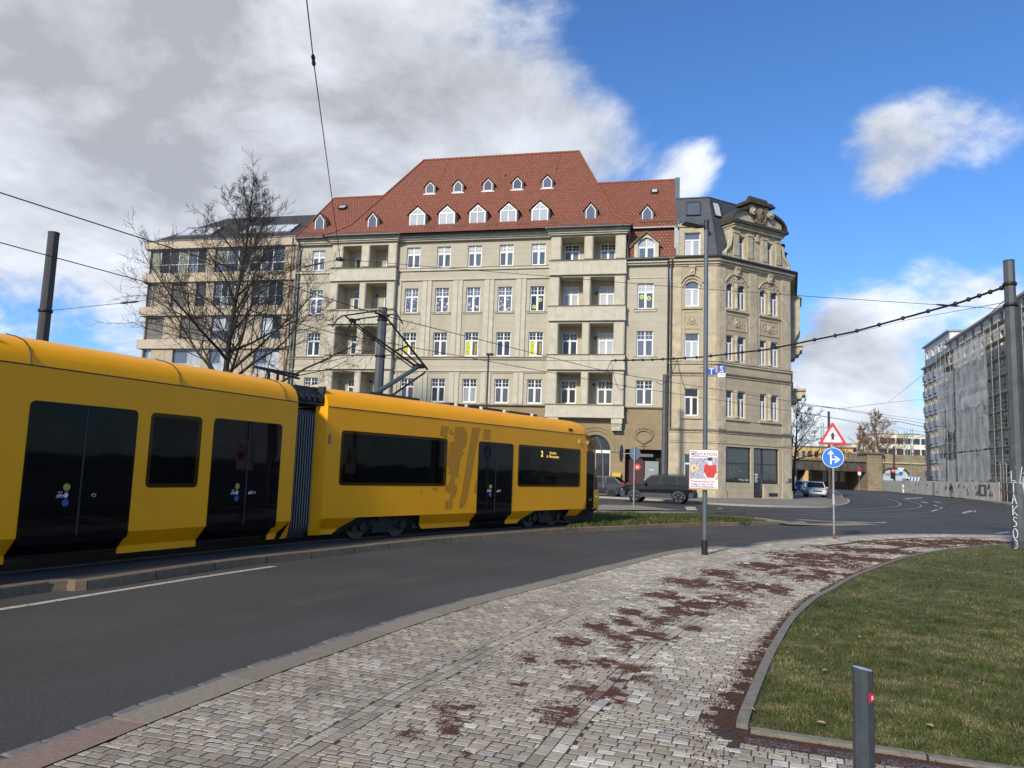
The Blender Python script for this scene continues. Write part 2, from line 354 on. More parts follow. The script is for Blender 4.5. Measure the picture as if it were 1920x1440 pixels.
# stone material: tone attribute chooses among beige, grey, pale and ochre setts
def sett_mat():
    m=bpy.data.materials.new('clinker_sett'); m.use_nodes=True; t=m.node_tree; b=t.nodes['Principled BSDF']; b.inputs['Roughness'].default_value=.8
    a=N(t,'ShaderNodeAttribute',attribute_name='tone'); r=N(t,'ShaderNodeValToRGB'); r.color_ramp.interpolation='LINEAR'
    cols=[(0,(.23,.19,.145)),(.22,(.29,.245,.185)),(.45,(.34,.295,.222)),(.65,(.40,.355,.27)),(.80,(.37,.34,.29)),(.90,(.47,.425,.335)),(.96,(.38,.285,.17)),(1,(.58,.535,.45))]
    e=r.color_ramp.elements; e[0].position=0; e[0].color=(*cols[0][1],1); e[1].position=1; e[1].color=(*cols[-1][1],1)
    for p,c in cols[1:-1]: q=e.new(p); q.color=(*c,1)
    L(t,a.outputs['Fac'],r.inputs[0]); c=N(t,'ShaderNodeTexCoord')
    n=N(t,'ShaderNodeTexNoise',inp={'Scale':38.,'Detail':5.,'Roughness':.7}); n2=N(t,'ShaderNodeTexNoise',inp={'Scale':1.3,'Detail':4.})
    gm=N(t,'ShaderNodeNewGeometry'); L(t,gm.outputs['Position'],n.inputs[0]); L(t,gm.outputs['Position'],n2.inputs[0])
    k=N(t,'ShaderNodeMapRange',inp={'From Min':.3,'From Max':.7,'To Min':.72,'To Max':1.18}); L(t,n.outputs[0],k.inputs[0]); k2=N(t,'ShaderNodeMapRange',inp={'From Min':.3,'From Max':.7,'To Min':.8,'To Max':1.12}); L(t,n2.outputs[0],k2.inputs[0])
    mx=N(t,'ShaderNodeMix',data_type='RGBA',blend_type='MULTIPLY'); mx.inputs[0].default_value=1; L(t,r.outputs[0],mx.inputs[6]); L(t,mth(t,'MULTIPLY',k.outputs[0],k2.outputs[0]),mx.inputs[7])
    L(t,mx.outputs[2],b.inputs['Base Color']); bp=N(t,'ShaderNodeBump',inp={'Strength':.5,'Distance':.008}); L(t,n.outputs[0],bp.inputs['Height']); L(t,bp.outputs[0],b.inputs['Normal'])
    MT['sett']=m; return m
m_sett=sett_mat()
def tone_attr(me, vals):
    a=me.attributes.new('tone','FLOAT','FACE'); a.data.foreach_set('value',vals)
def stone(mb, q, z, gap, rng, tones, th=.03, shift=0.):
    # q: 4 ground corners of the cell; a worn sett with chamfered edges
    c=(q[0]+q[1]+q[2]+q[3])/4; z=z+rng.uniform(-.0025,.002); tl=[rng.uniform(-.0015,.0015) for _ in range(4)]
    A=[];B=[];Cc=[]
    u=(q[1]-q[0]+q[2]-q[3])/2; w_=(q[3]-q[0]+q[2]-q[1])/2; u=u.normalized(); w_=w_.normalized()
    for i,p in enumerate(q):
        su=1 if i in (0,3) else -1; sw=1 if i in (0,1) else -1; j=Vector((rng.uniform(-.002,.002),rng.uniform(-.002,.002),0))
        o=p+u*(su*gap*.33)+w_*(sw*gap*.62)+j; inn=o+u*(su*.003)+w_*(sw*.003)
        Cc.append((o.x,o.y,z-th)); A.append((o.x,o.y,z-.0022)); B.append((inn.x,inn.y,z+tl[i]))
    mb.add(Cc+A+B,[(8,9,10,11)]+[(4+i,4+(i+1)%4,8+(i+1)%4,8+i) for i in range(4)]+[(i,(i+1)%4,4+(i+1)%4,4+i) for i in range(4)],0)
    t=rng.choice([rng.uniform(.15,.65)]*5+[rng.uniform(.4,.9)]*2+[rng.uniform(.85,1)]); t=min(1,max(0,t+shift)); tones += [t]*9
rng=random.Random(5)
# arc-length stations on the inner kerb line
NK=normals(KIN); SL=[0.]
for i in range(1,len(KIN)): SL.append(SL[-1]+(KIN[i]-KIN[i-1]).length)
import bisect
def kp(s,v):
    i=min(max(bisect.bisect_right(SL,s)-1,0),len(SL)-2); f=(s-SL[i])/(SL[i+1]-SL[i]+1e-9)
    return KIN[i].lerp(KIN[i+1],f)+NK[i].lerp(NK[i+1],f).normalized()*v
grass_poly=[(p.x,p.y) for p in GE]+[(45,-6),(front_end.x,front_end.y)]
cells=[]
s=0.; rowi=0; pitch=.073
s_start=next(SL[i] for i in range(len(SL)) if KIN[i].y>2.2)
s_stop=next(SL[i] for i in range(len(SL)) if KIN[i].x>17.0)
s=s_start
bands=[(1.0,1.17),(2.27,2.44)]
GEs=[(p.x,p.y) for p in GE]
def ge_dist(P):
    return min((P.x-x)**2+(P.y-y)**2 for x,y in GEs[::3])**.5
while s<s_stop:
    rowi+=1; v=(rowi%2)*-.05+rng.uniform(-.01,.01); far=(kp(s,1.5).y>14)
    ln0=.104 if not far else .13; pit=pitch if not far else .1
    while v<7:
        ln=ln0*rng.uniform(.93,1.07); v0=max(v,0.); v1=v+ln; v=v1
        skip=False
        for a,b in bands:
            if v0<a<v1: v1=a
            elif a<=v0<b: skip=True; 
            if a<=v0<b and v1>b: v0=b; skip=(v1-b<.03)
        if skip or v1-v0<.025: continue
        C=kp(s+pit/2,(v0+v1)/2)
        if C.x>1.3 and (inpoly(C.x,C.y,grass_poly) ): break
        if C.x>1.42 and C.y<5.2: break
        if C.y<12 and C.x>.6:
            gd=ge_dist(C)
            lim=.07+.20*max(0,min(1,(9-C.y)/4))*(.5+mnoise.noise((C.x*5,C.y*5,0)))
            if gd<lim: break
        cells.append([kp(s,v0),kp(s,v1),kp(s+pit,v1),kp(s+pit,v0)])
    s+=pit
# two longitudinal double rows of setts
for a,b in bands:
    for k in range(2):
        w=(b-a)/2; s=s_start
        while s<s_stop-12:
            ln=.15*rng.uniform(.85,1.15); C=kp(s+ln/2,a+w*(k+.5))
            if not inpoly(C.x,C.y,grass_poly): cells.append([kp(s,a+w*k),kp(s,a+w*(k+1)),kp(s+ln,a+w*(k+1)),kp(s+ln,a+w*k)])
            s+=ln
def sortkey(q):
    c=(q[0]+q[1]+q[2]+q[3])/4; p=proj((c.x,c.y,ZP))
    vis = 5<p[0]<1915 and 5<p[1]<1436 and p[2]>0
    return (0 if vis else 1, c.length)
cells.sort(key=sortkey)
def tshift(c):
    # setts run browner by the kerb and paler towards the right
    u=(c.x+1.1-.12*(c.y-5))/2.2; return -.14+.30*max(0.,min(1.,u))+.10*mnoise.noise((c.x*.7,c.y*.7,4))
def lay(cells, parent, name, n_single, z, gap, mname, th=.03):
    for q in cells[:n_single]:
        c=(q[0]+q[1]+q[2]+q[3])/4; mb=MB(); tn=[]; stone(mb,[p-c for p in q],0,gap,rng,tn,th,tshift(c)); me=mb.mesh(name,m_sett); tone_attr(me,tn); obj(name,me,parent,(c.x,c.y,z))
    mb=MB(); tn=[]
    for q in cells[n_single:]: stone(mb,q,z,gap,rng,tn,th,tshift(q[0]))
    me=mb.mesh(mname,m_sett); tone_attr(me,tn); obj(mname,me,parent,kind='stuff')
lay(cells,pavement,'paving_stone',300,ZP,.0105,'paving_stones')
# small square cobbles in front of the lawn edging
cob=[]
nx=fd; ny=Vector((-fd.y,fd.x)); 
if ny.y>0: ny=-ny
org=Vector(front[0])+ny*.20
for j in range(22):
    x=-.03
    while x<3.2:
        w=.098*rng.uniform(.9,1.12); a=org+nx*(x+ (.0 if j%2 else .03))+ny*(j*.098); 
        q=[a,a+nx*w,a+nx*w+ny*.098,a+ny*.098]; cob.append([Vector((p.x,p.y,0)) for p in q]); x+=w
cob.sort(key=sortkey)
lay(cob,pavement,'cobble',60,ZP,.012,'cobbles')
# dark slate strips beside the lawn edging
mb0=None
m_slate=mat('slate_slab',(.10,.11,.13),.55,var=.3,vscale=9,bump=.3,bscale=30)
for k,(a,b) in enumerate([(.02,.40),(.44,.74),(.78,1.30),(1.34,1.9),(1.94,2.6)]):
    mb=MB(); A=Vector(front[0])+ny*.085; pts=[A+nx*a,A+nx*b,A+nx*b+ny*.085,A+nx*a+ny*.095]
    mb.ext([(p.x,p.y,.035) for p in reversed(pts)],(0,0,.010)); mb.build('slate_strip',m_slate,pavement)

# kerb stones and gutter setts along the road
m_kerb=[mat('kerb_granite_%d'%i,c,.8,var=.22,vscale=26,bump=.35,bscale=120) for i,c in enumerate([(.235,.20,.145),(.215,.185,.135),(.25,.215,.155),(.24,.165,.125)])]
m_gut=[mat('gutter_sett_%d'%i,c,.7,var=.25,vscale=18,bump=.4,bscale=80) for i,c in enumerate([(.13,.132,.135),(.16,.158,.15),(.11,.113,.118)])]
kerb=obj('kerb',None,kind='structure')
s=s_start-1.5; i=0
while s<SL[-1]-2:
    ln=(1.02 if kp(s,0).y<26 else 2.0)*rng.uniform(.9,1.12); mb=MB(); n=5; g_=.006
    top=[kp(s+g_+(ln-2*g_)*k/n,-.008) for k in range(n+1)]; bot=[kp(s+g_+(ln-2*g_)*k/n,-.285) for k in range(n+1)]
    for k in range(n):
        a,b,c,d=top[k],top[k+1],bot[k+1],bot[k]; zi,zo=.046,.040
        mb.poly([(d.x,d.y,zo),(a.x,a.y,zi),(b.x,b.y,zi),(c.x,c.y,zo)][::-1] if False else [(a.x,a.y,zi),(b.x,b.y,zi),(c.x,c.y,zo),(d.x,d.y,zo)])
        e=kp(s+g_+(ln-2*g_)*k/n,-.297); f=kp(s+g_+(ln-2*g_)*(k+1)/n,-.297)
        mb.poly([(d.x,d.y,zo),(c.x,c.y,zo),(f.x,f.y,zo-.012),(e.x,e.y,zo-.012)]); mb.poly([(e.x,e.y,zo-.012),(f.x,f.y,zo-.012),(f.x,f.y,-.01),(e.x,e.y,-.01)])
    for k in (0,n):
        a,d=top[k],bot[k]; mb.poly([(a.x,a.y,.046),(d.x,d.y,.04),(d.x,d.y,-.01),(a.x,a.y,-.01)])
    mi=3 if 1.2<s-s_start<2.0 else rng.randrange(3)
    mb.build('kerb_stone',m_kerb[mi],kerb); s+=ln; i+=1
s=s_start-1
while kp(s,-.3).y<13.5:
    ln=.245*rng.uniform(.9,1.15); mb=MB(); q=[kp(s+.008,-.305),kp(s+ln-.008,-.305),kp(s+ln-.02,-.43+rng.uniform(-.02,.02)),kp(s+.02,-.43+rng.uniform(-.02,.02))]
    c=sum(q,Vector())/4; inn=[p.lerp(c,.10) for p in q]
    mb.add([(p.x,p.y,.0) for p in q]+[(p.x,p.y,.008) for p in q]+[(p.x,p.y,.012) for p in inn],[(8,9,10,11)]+[(4+k,4+(k+1)%4,8+(k+1)%4,8+k) for k in range(4)]+[(k,(k+1)%4,4+(k+1)%4,4+k) for k in range(4)])
    mb.build('gutter_sett',rng.choice(m_gut),kerb); s+=ln

# ---- red brick grit blown over the setts
m_grit=mat('brick_grit',(.062,.025,.018),.95,var=.5,vscale=60)
blobs=[(773,1373,20,13),(760,1380,14,7),(840,1330,25,12),(853,1363,30,18),(892,1327,18,6),(940,1263,16,5),(973,1283,16,5),(975,1303,14,4),(993,1237,22,11),(1070,1203,32,12),(1120,1173,26,11),(1067,1243,26,9),(1130,1243,27,13),(1173,1203,38,16),(1170,1165,24,9),(1190,1257,38,16),(1117,1297,42,16),(1160,1313,26,14),(1050,1330,48,13),(1040,1353,36,8),(1075,1335,18,16),(1223,1190,38,12),(1247,1120,38,13),(1187,1147,26,8),(1270,1147,34,10),(1150,1275,22,7),(877,1412,12,7),(880,1345,20,5),(1300,1093,42,9),(1407,1100,50,13),(1363,1127,42,15),(1300,1133,38,11),(1313,1150,22,7),(1300,1177,22,6),(1497,1077,48,11),(1547,1057,64,9),(1513,1043,64,8),(1613,1047,44,6),(1597,1030,55,5),(1663,1034,44,4),(1697,1021,64,4),(1780,1018,64,4),(1850,1016,50,3.5),(1440,1062,50,6),(1350,1075,40,6),(1230,1160,30,9),(1450,1105,34,7),(1560,1075,30,5)]
mb=MB(); rg=random.Random(3)
def chip(x,y,z,r):
    a=rg.uniform(0,6.28); h=r*rg.uniform(.35,.8)
    p=[(x+r*math.cos(a+k*2.09)*rg.uniform(.7,1.2),y+r*math.sin(a+k*2.09)*rg.uniform(.7,1.2),z) for k in range(3)]
    mb.add(p+[(x,y,z+h)],[(0,1,3),(1,2,3),(2,0,3)])
for bx,by,rx,ry in blobs:
    C=gnd(bx,by,ZP); ax=(gnd(bx+rx,by,ZP)-C).length; ay=(gnd(bx,by-ry,ZP)-gnd(bx,by+ry,ZP)).length/2
    rad=max(.006,.0011*C.y); n=int(min(9000,4.2*math.pi*ax*ay/(rad*rad*1.6)))
    for _ in range(n):
        u=rg.gauss(0,.62); w=rg.gauss(0,.62)
        x=C.x+u*ax; y=C.y+w*ay
        f=mnoise.noise((x*4.2,y*4.2,1.3))*.6+mnoise.noise((x*11,y*11,5.3))*.5
        if f-.22*(u*u+w*w)+.24 < rg.uniform(-.10,.26): continue
        if inpoly(x,y,grass_poly): continue
        chip(x,y,ZP-.002,rad*rg.uniform(.6,1.3))
# grit gathered along the lawn edging and over the gap at its corner
for _ in range(26000):
    i=rg.randrange(0,int(len(GE)*.30)); P=GE[i]; n=Vector((-1,.25,0)).normalized()
    dd=abs(rg.gauss(0,.13)); wid=max(.25,min(1,(9.5-P.y)/4)); x=P.x+n.x*(dd*wid+.01); y=P.y+n.y*dd*wid+rg.uniform(-.1,.1)
    chip(x,y,.040+rg.uniform(0,.008),.008*rg.uniform(.6,1.3))
for _ in range(9000):
    u=rg.uniform(-.25,3.0); w=abs(rg.gauss(0,.16)) if u>-.02 else rg.uniform(-.1,1.6); P=Vector(front[0])+nx*u+ny*(w+.02)
    if u>.0 and w>.2 and rg.random()<.8: continue
    chip(P.x,P.y,.040+rg.uniform(0,.008),.008*rg.uniform(.6,1.3))
mb.build('brick_grit',m_grit,label='reddish brown brick grit scattered over the pale setts',cat='grit',kind='stuff')

# ---- lawn edging and lawn
m_edge=mat('concrete_edging',(.20,.18,.14),.9,var=.3,vscale=14,bump=.5,bscale=90)
edging=obj('lawn_edging',None,kind='structure')
mbE=MB(); i=0
GN=normals(GE)
while i<len(GE)-9:
    mb=MB(); j=min(i+8,len(GE)-1)
    for k in range(i,j):
        a,b=GE[k],GE[k+1]; na,nb=GN[k],GN[k+1]; e=.004 if k==i else 0
        w=.075; z=.075
        mb.poly([(a.x,a.y,z),(b.x,b.y,z),(b.x+nb.x*w,b.y+nb.y*w,z),(a.x+na.x*w,a.y+na.y*w,z)][::-1]); mb.poly([(a.x,a.y,0.01),(b.x,b.y,0.01),(b.x,b.y,z),(a.x,a.y,z)])
        mb.poly([(a.x+na.x*w,a.y+na.y*w,z),(b.x+nb.x*w,b.y+nb.y*w,z),(b.x+nb.x*w,b.y+nb.y*w,.01),(a.x+na.x*w,a.y+na.y*w,.01)])
    if i==0: a=GE[0]; na=GN[0]; mb.poly([(a.x,a.y,.01),(a.x,a.y,z),(a.x+na.x*w,a.y+na.y*w,z),(a.x+na.x*w,a.y+na.y*w,.01)])
    mb.build('edging_stone',m_edge,edging); i=j
for k in range(11):
    mb=MB(); a=Vector(front[0])+nx*(k*1.0+.05)-ny*.0; b=a+nx*.985
    q=[a,b,b-ny*.065,a-ny*.065]; dz=rng.uniform(-.012,.008); mb.ext([(p.x,p.y,.0) for p in q],(0,0,.06+dz)); mb.build('edging_stone',m_edge,edging)
m_soil=mat('lawn_soil',(.095,.088,.042),.95,var=.55,vscale=2.2,detail=8)
lawn_poly=[(p.x+GN[i].x*.07,p.y+GN[i].y*.07) for i,p in enumerate(GE)]+[(45,-6),(front_end.x,front_end.y)]
mbl=MB(); mbl.poly([(p[0],p[1],.05) for p in lawn_poly]); lawn=mbl.build('lawn',m_soil,kind='structure')
def blade_mat(name, cols):
    m=bpy.data.materials.new(name); m.use_nodes=True; t=m.node_tree; b=t.nodes['Principled BSDF']; b.inputs['Roughness'].default_value=.7; b.inputs['Specular IOR Level'].default_value=.25
    a=N(t,'ShaderNodeAttribute',attribute_name='tone'); r=N(t,'ShaderNodeValToRGB'); e=r.color_ramp.elements; e[0].position=cols[0][0]; e[0].color=(*cols[0][1],1); e[1].position=cols[-1][0]; e[1].color=(*cols[-1][1],1)
    for p,c in cols[1:-1]: q=e.new(p); q.color=(*c,1)
    L(t,a.outputs['Fac'],r.inputs[0]); L(t,r.outputs[0],b.inputs['Base Color'])
    tr=N(t,'ShaderNodeBsdfTranslucent'); L(t,r.outputs[0],tr.inputs[0]); ms=N(t,'ShaderNodeMixShader'); ms.inputs[0].default_value=.25; L(t,b.outputs[0],ms.inputs[1]); L(t,tr.outputs[0],ms.inputs[2]); L(t,ms.outputs[0],t.nodes['Material Output'].inputs[0])
    return m
m_blade=blade_mat('grass_blade',[(0,(.034,.050,.012)),(.3,(.068,.095,.019)),(.52,(.115,.138,.032)),(.74,(.185,.17,.062)),(1,(.38,.31,.17))])
def grass(n, sampler, name, z0, hgt, wid, seed, dry=.25):
    import numpy as np
    rs=random.Random(seed); V=[]; F=[]; T=[]
    k=0
    while k<n:
        x,y=sampler(rs)
        if x is None: continue
        k+=1; d=math.hypot(x,y)
        pn=.7*mnoise.noise((x*.6,y*.6,0))+.7*mnoise.noise((x*2.3,y*2.3,3))+.8*mnoise.noise((x*6.5,y*6.5,7)); tuft=mnoise.noise((x*4.3,y*4.3,9))
        h=hgt*rs.uniform(.5,1.35)*(1+1.6*max(0,tuft))*(1-.45*max(0,-tuft)); w=wid*(.7+d*.055)*rs.uniform(.7,1.3)
        a=rs.uniform(0,6.28); lean=rs.uniform(.3,1.3)*h; dx,dy=math.cos(a),math.sin(a); b=a+rs.uniform(.9,2.2); wx,wy=math.cos(b)*w/2,math.sin(b)*w/2
        i=len(V); z=z0
        V += [(x-wx,y-wy,z),(x+wx,y+wy,z),(x+dx*lean*.35+wx*.7,y+dy*lean*.35+wy*.7,z+h*.62),(x+dx*lean*.35-wx*.7,y+dy*lean*.35-wy*.7,z+h*.62),(x+dx*lean,y+dy*lean,z+h*.9)]
        F += [(i,i+1,i+2,i+3),(i+3,i+2,i+4)]
        t=.38-.30*pn+rs.gauss(0,.17)+(.3 if rs.random()<dry*(.4+max(0,-pn)*1.6) else 0)
        t=min(1,max(0,t)); T += [t,t]
    me=bpy.data.meshes.new(name); me.from_pydata(V,[],F); me.materials.append(m_blade); a=me.attributes.new('tone','FLOAT','FACE'); a.data.foreach_set('value',T)
    return me
def lawn_sampler(rs):
    # density falls off with distance
    d=2.6*(30/2.6)**(rs.random()**.9); an=rs.uniform(R(8),R(42)); x=d*math.sin(an)*1.0; y=d*math.cos(an)
    if not inpoly(x,y,lawn_poly_s): return None,None
    p=proj((x,y,.05))
    if p[0]>2010 or p[1]>1520: return None,None
    return x,y
lawn_poly_s=lawn_poly[::2]
obj('grass',grass(170000,lawn_sampler,'grass',.045,.026,.0045,21,.34),None,label='patchy winter grass covering the lawn beside the paved path',cat='grass',kind='stuff')
# a few dead leaves
m_leaf=mat('dead_leaf',(.42,.27,.12),.8,var=.4,vscale=20)
mb=MB(); rl=random.Random(8)
for _ in range(90):
    x,y=lawn_sampler(rl)
    if x is None: continue
    a=rl.uniform(0,6.28); r=rl.uniform(.015,.035); z=.085; c,s_=math.cos(a),math.sin(a)
    P=[(-1,0),(-.3,.45),(.6,.35),(1.1,0),(.6,-.4),(-.3,-.45)]; mb.poly([(x+r*(u*c-w*s_),y+r*(u*s_+w*c),z+r*.4*abs(w)+rl.uniform(0,.008)) for u,w in P])
mb.build('dead_leaves',m_leaf,label='dead brown leaves lying scattered in the lawn',cat='leaves',kind='stuff')
# bare earth and moss round the lamp post foot is left to the setts
# ---------------------------------------------------------------- track bed, rails, markings, far pavements
tk_px=[(0,1123),(163,1107),(293,1087),(403,1070),(500,1057),(640,1041),(793,1023),(933,1010),(1073,999),(1187,993.5),(1280,989),(1400,985.5),(1513,982)]
tk=[(-10.5,-6),(-7.35,3)]+[tuple(gnd(*p)[:2]) for p in tk_px]
TK=cr(tk,.2); TKN=normals(TK)
m_tkerb=[mat('track_kerb_%d'%i,c,.85,var=.3,vscale=12,bump=.4,bscale=70) for i,c in enumerate([(.185,.135,.08),(.165,.122,.075),(.20,.15,.092)])]
tkerb=obj('track_kerb',None,kind='structure'); i=0; n=len(TK)
while i<n-1:
    j=min(i+5,n-1); mb=MB()
    for k in range(i,j):
        a,b=TK[k],TK[k+1]; na,nb=-TKN[k],-TKN[k+1]; e=.0
        h0=.125*min(1,(n-1-k)/14); h1=.125*min(1,(n-2-k)/14)+.002
        ea=.006 if k==i else 0; eb=.006 if k==j-1 else 0
        a2=a.lerp(b,ea/.2); b2=b.lerp(a,eb/.2)
        mb.poly([(a2.x,a2.y,0),(b2.x,b2.y,0),(b2.x+nb.x*.012,b2.y+nb.y*.012,h1-.012),(a2.x+na.x*.012,a2.y+na.y*.012,h0-.012)])
        mb.poly([(a2.x+na.x*.012,a2.y+na.y*.012,h0-.012),(b2.x+nb.x*.012,b2.y+nb.y*.012,h1-.012),(b2.x+nb.x*.025,b2.y+nb.y*.025,h1),(a2.x+na.x*.025,a2.y+na.y*.025,h0)])
        mb.poly([(a2.x+na.x*.025,a2.y+na.y*.025,h0),(b2.x+nb.x*.025,b2.y+nb.y*.025,h1),(b2.x+nb.x*.15,b2.y+nb.y*.15,h1),(a2.x+na.x*.15,a2.y+na.y*.15,h0)])
    mb.build('kerb_stone',rng.choice(m_tkerb),tkerb); i=j
# bed
far_edge=[tuple(gnd(*p,.1)[:2]) for p in [(1655,979.6),(1600,976),(1520,970),(1440,965),(1340,960),(1240,958.5),(1135,957)]]+[(-4,27.5),(-10.5,19),(-13.5,10),(-17,-6)]
TIP=gnd(1660,980,.0)
near_edge=[(p.x-TKN[i].x*.06,p.y-TKN[i].y*.06) for i,p in enumerate(TK)]
m_bed=mat('track_bed_grit',(.06,.052,.042),.95,var=.4,vscale=12,bump=.5,bscale=60)
def zb_(x,h): return h if x<8 else max(.004+h*.02,h*(1-(x-8)/4.2))
def sloped(name,poly,h,m): mb=MB(); mb.poly([(p[0],p[1],zb_(p[0],h)) for p in poly]); return mb.build(name,m,kind='structure')
sloped('track_bed', near_edge[:-6:2]+far_edge[1:], .092, m_bed)
m_setpave=coursed('island_setts',(.33,.28,.20),(.27,.235,.175),(.12,.10,.08),.16,.11,.008,plane='xy',bump=.4,stain_amt=.25)
def pxpoly(px,z): return [tuple(gnd(*p,z)[:2]) for p in px]
sloped('traffic_island_paving', pxpoly([(1100,957.5),(1240,958.8),(1340,960.4),(1440,965.4),(1520,970.4),(1600,976.3),(1652,979.6),(1560,981.2),(1480,980.5),(1440,976.5),(1400,972.5),(1300,967),(1200,963),(1100,961)],.098),.100,m_setpave)
sloped('island_tip_paving', pxpoly([(1462,981.6),(1520,976),(1600,977.5),(1654,980.3),(1560,981.8)],.01),.106,m_setpave)
# grass in the track bed
bedgrass=pxpoly([(1090,961.5),(1200,963.5),(1300,967.5),(1400,973),(1440,977),(1400,980.5),(1300,981),(1187,985.5),(1110,989),(1060,993)],.1)
def bed_sampler(rs):
    x=rs.uniform(-2,11); y=rs.uniform(19,36)
    return (x,y) if inpoly(x,y,bedgrass) else (None,None)
obj('track_grass',grass(26000,bed_sampler,'track_grass',.09,.075,.010,5,.12),None,label='green grass strip between the tram rails in front of the tram',cat='grass',kind='stuff')
# tram car side lines (from the photo) give the near track
A0=gnd(0,1063,.25); A1=gnd(530,1012,.25); DA=(A1-A0).normalized(); NA=Vector((-DA.y,DA.x,0))
B0=gnd(600,1005,.25); B1=gnd(983,981.7,.25); DB=(B1-B0).normalized(); NB=Vector((-DB.y,DB.x,0))
TW=2.45
ctr=[A0-DA*14+NA*TW/2+Vector((-.9,0,0)),A0-DA*6+NA*TW/2,A0+NA*TW/2,A0+DA*4+NA*TW/2,B0+DB*1+NB*TW/2,B0+DB*6+NB*TW/2,B0+DB*10.5+NB*TW/2]
ctr=[(p.x,p.y) for p in ctr]+[(6.0,29.0),(12.4,33.9),(18.6,38.2),(24.0,42.6),(30.4,50.5),(35.0,58.5),(40.4,70),(47.5,88),(57,112)]
C1=cr(ctr,.6)
c2=[(-15,-6),(-12.2,3),(-10.4,10),(-8.4,14.6),(-5.6,19.2),(0,25.2),(5.5,30.9),(11.4,36.0),(16.5,40.2),(21.2,44.6),(26.6,51.0),(30.8,57.7),(35.2,66.5),(43.5,86),(54,112)]
C2=cr(c2,.6)
m_steel=mat('rail_steel',(.42,.42,.43),.28,1.,var=.25,vscale=8); m_groove=mat('rail_groove',(.02,.02,.02),.9); m_rail_shade=mat('rail_steel_shaded',(.10,.09,.08),.55,.6,var=.3,vscale=8)
def zrail(p): 
    inbed = p.x<11 and p.y<33
    return .100 if inbed else .004
for ci,C in enumerate((C1,C2)):
    for sgn in (-1,1):
        for part in ('bed','road'):
            mb=MB(); nn=normals(C)
            for k in range(len(C)-1):
                inb=C[k].x<10.5
                if (part=='bed')!=inb: continue
                z=.106 if inb else .004
                for o0,o1,mi,dz in ((-.032,.026,0,.004),(.026,.062,1,.001),(.062,.082,0,.003)):
                    o0,o1=(o0,o1) if sgn<0 else (-o1,-o0)
                    a,b=C[k],C[k+1]; na,nb=nn[k],nn[k+1]; b0=sgn*.72
                    q=[a+na*(b0+o0),b+nb*(b0+o0),b+nb*(b0+o1),a+na*(b0+o1)]
                    mb.poly([(p.x,p.y,z+dz) for p in reversed(q)],mi)
                    if inb and mi==0: mb.poly([(q[0].x,q[0].y,.09),(q[1].x,q[1].y,.09),(q[1].x,q[1].y,z+dz),(q[0].x,q[0].y,z+dz)],0); mb.poly([(q[3].x,q[3].y,.09),(q[2].x,q[2].y,.09),(q[2].x,q[2].y,z+dz),(q[3].x,q[3].y,z+dz)],0)
            mb.build('tram_rail',[m_rail_shade if part=='bed' else m_steel,m_groove],kind='structure')  # bed rails coloured darker, painting out the sky's reflection beneath the tram
# worn dusty band along the driving lane
def wear_mat():
    m=bpy.data.materials.new('lane_wear'); m.use_nodes=True; t=m.node_tree; b=t.nodes['Principled BSDF']; b.inputs['Roughness'].default_value=.85
    c=N(t,'ShaderNodeTexCoord'); n=N(t,'ShaderNodeTexNoise',inp={'Scale':38.,'Detail':6.,'Roughness':.8}); L(t,c.outputs['Object'],n.inputs[0]); r=N(t,'ShaderNodeValToRGB'); r.color_ramp.elements[0].position=.3; r.color_ramp.elements[0].color=(.05,.045,.037,1); r.color_ramp.elements[1].position=.75; r.color_ramp.elements[1].color=(.15,.132,.108,1); L(t,n.outputs[0],r.inputs[0]); L(t,r.outputs[0],b.inputs['Base Color'])
    a=N(t,'ShaderNodeAttribute',attribute_name='fade'); n2=N(t,'ShaderNodeTexNoise',inp={'Scale':1.4,'Detail':5.}); L(t,c.outputs['Object'],n2.inputs[0]); f=mth(t,'MULTIPLY',mth(t,'MULTIPLY',a.outputs['Fac'],n2.outputs[0]),1.15,None,True)
    tr=N(t,'ShaderNodeBsdfTransparent'); ms=N(t,'ShaderNodeMixShader'); L(t,f,ms.inputs[0]); L(t,tr.outputs[0],ms.inputs[1]); L(t,b.outputs[0],ms.inputs[2]); L(t,ms.outputs[0],t.nodes['Material Output'].inputs[0]); return m
LW=cr([tuple(gnd(*p)[:2]) for p in [(-300,1300),(0,1255),(250,1205),(420,1165),(640,1115),(800,1082),(960,1055),(1100,1035),(1250,1018),(1400,1005)]],.5); LN=normals(LW); V=[]; F=[]; A=[]
for i,p in enumerate(LW):
    for k in range(7): u=-.75+1.5*k/6; q=p+LN[i]*u; V.append((q.x,q.y,.003)); A.append(math.exp(-(u/.42)**2))
for i in range(len(LW)-1):
    for k in range(6): a=i*7+k; F.append((a,a+1,a+8,a+7))
me=bpy.data.meshes.new('lane_wear'); me.from_pydata(V,[],F); me.materials.append(wear_mat()); at_=me.attributes.new('fade','FLOAT','POINT'); at_.data.foreach_set('value',A); obj('lane_wear',me,None,kind='structure')
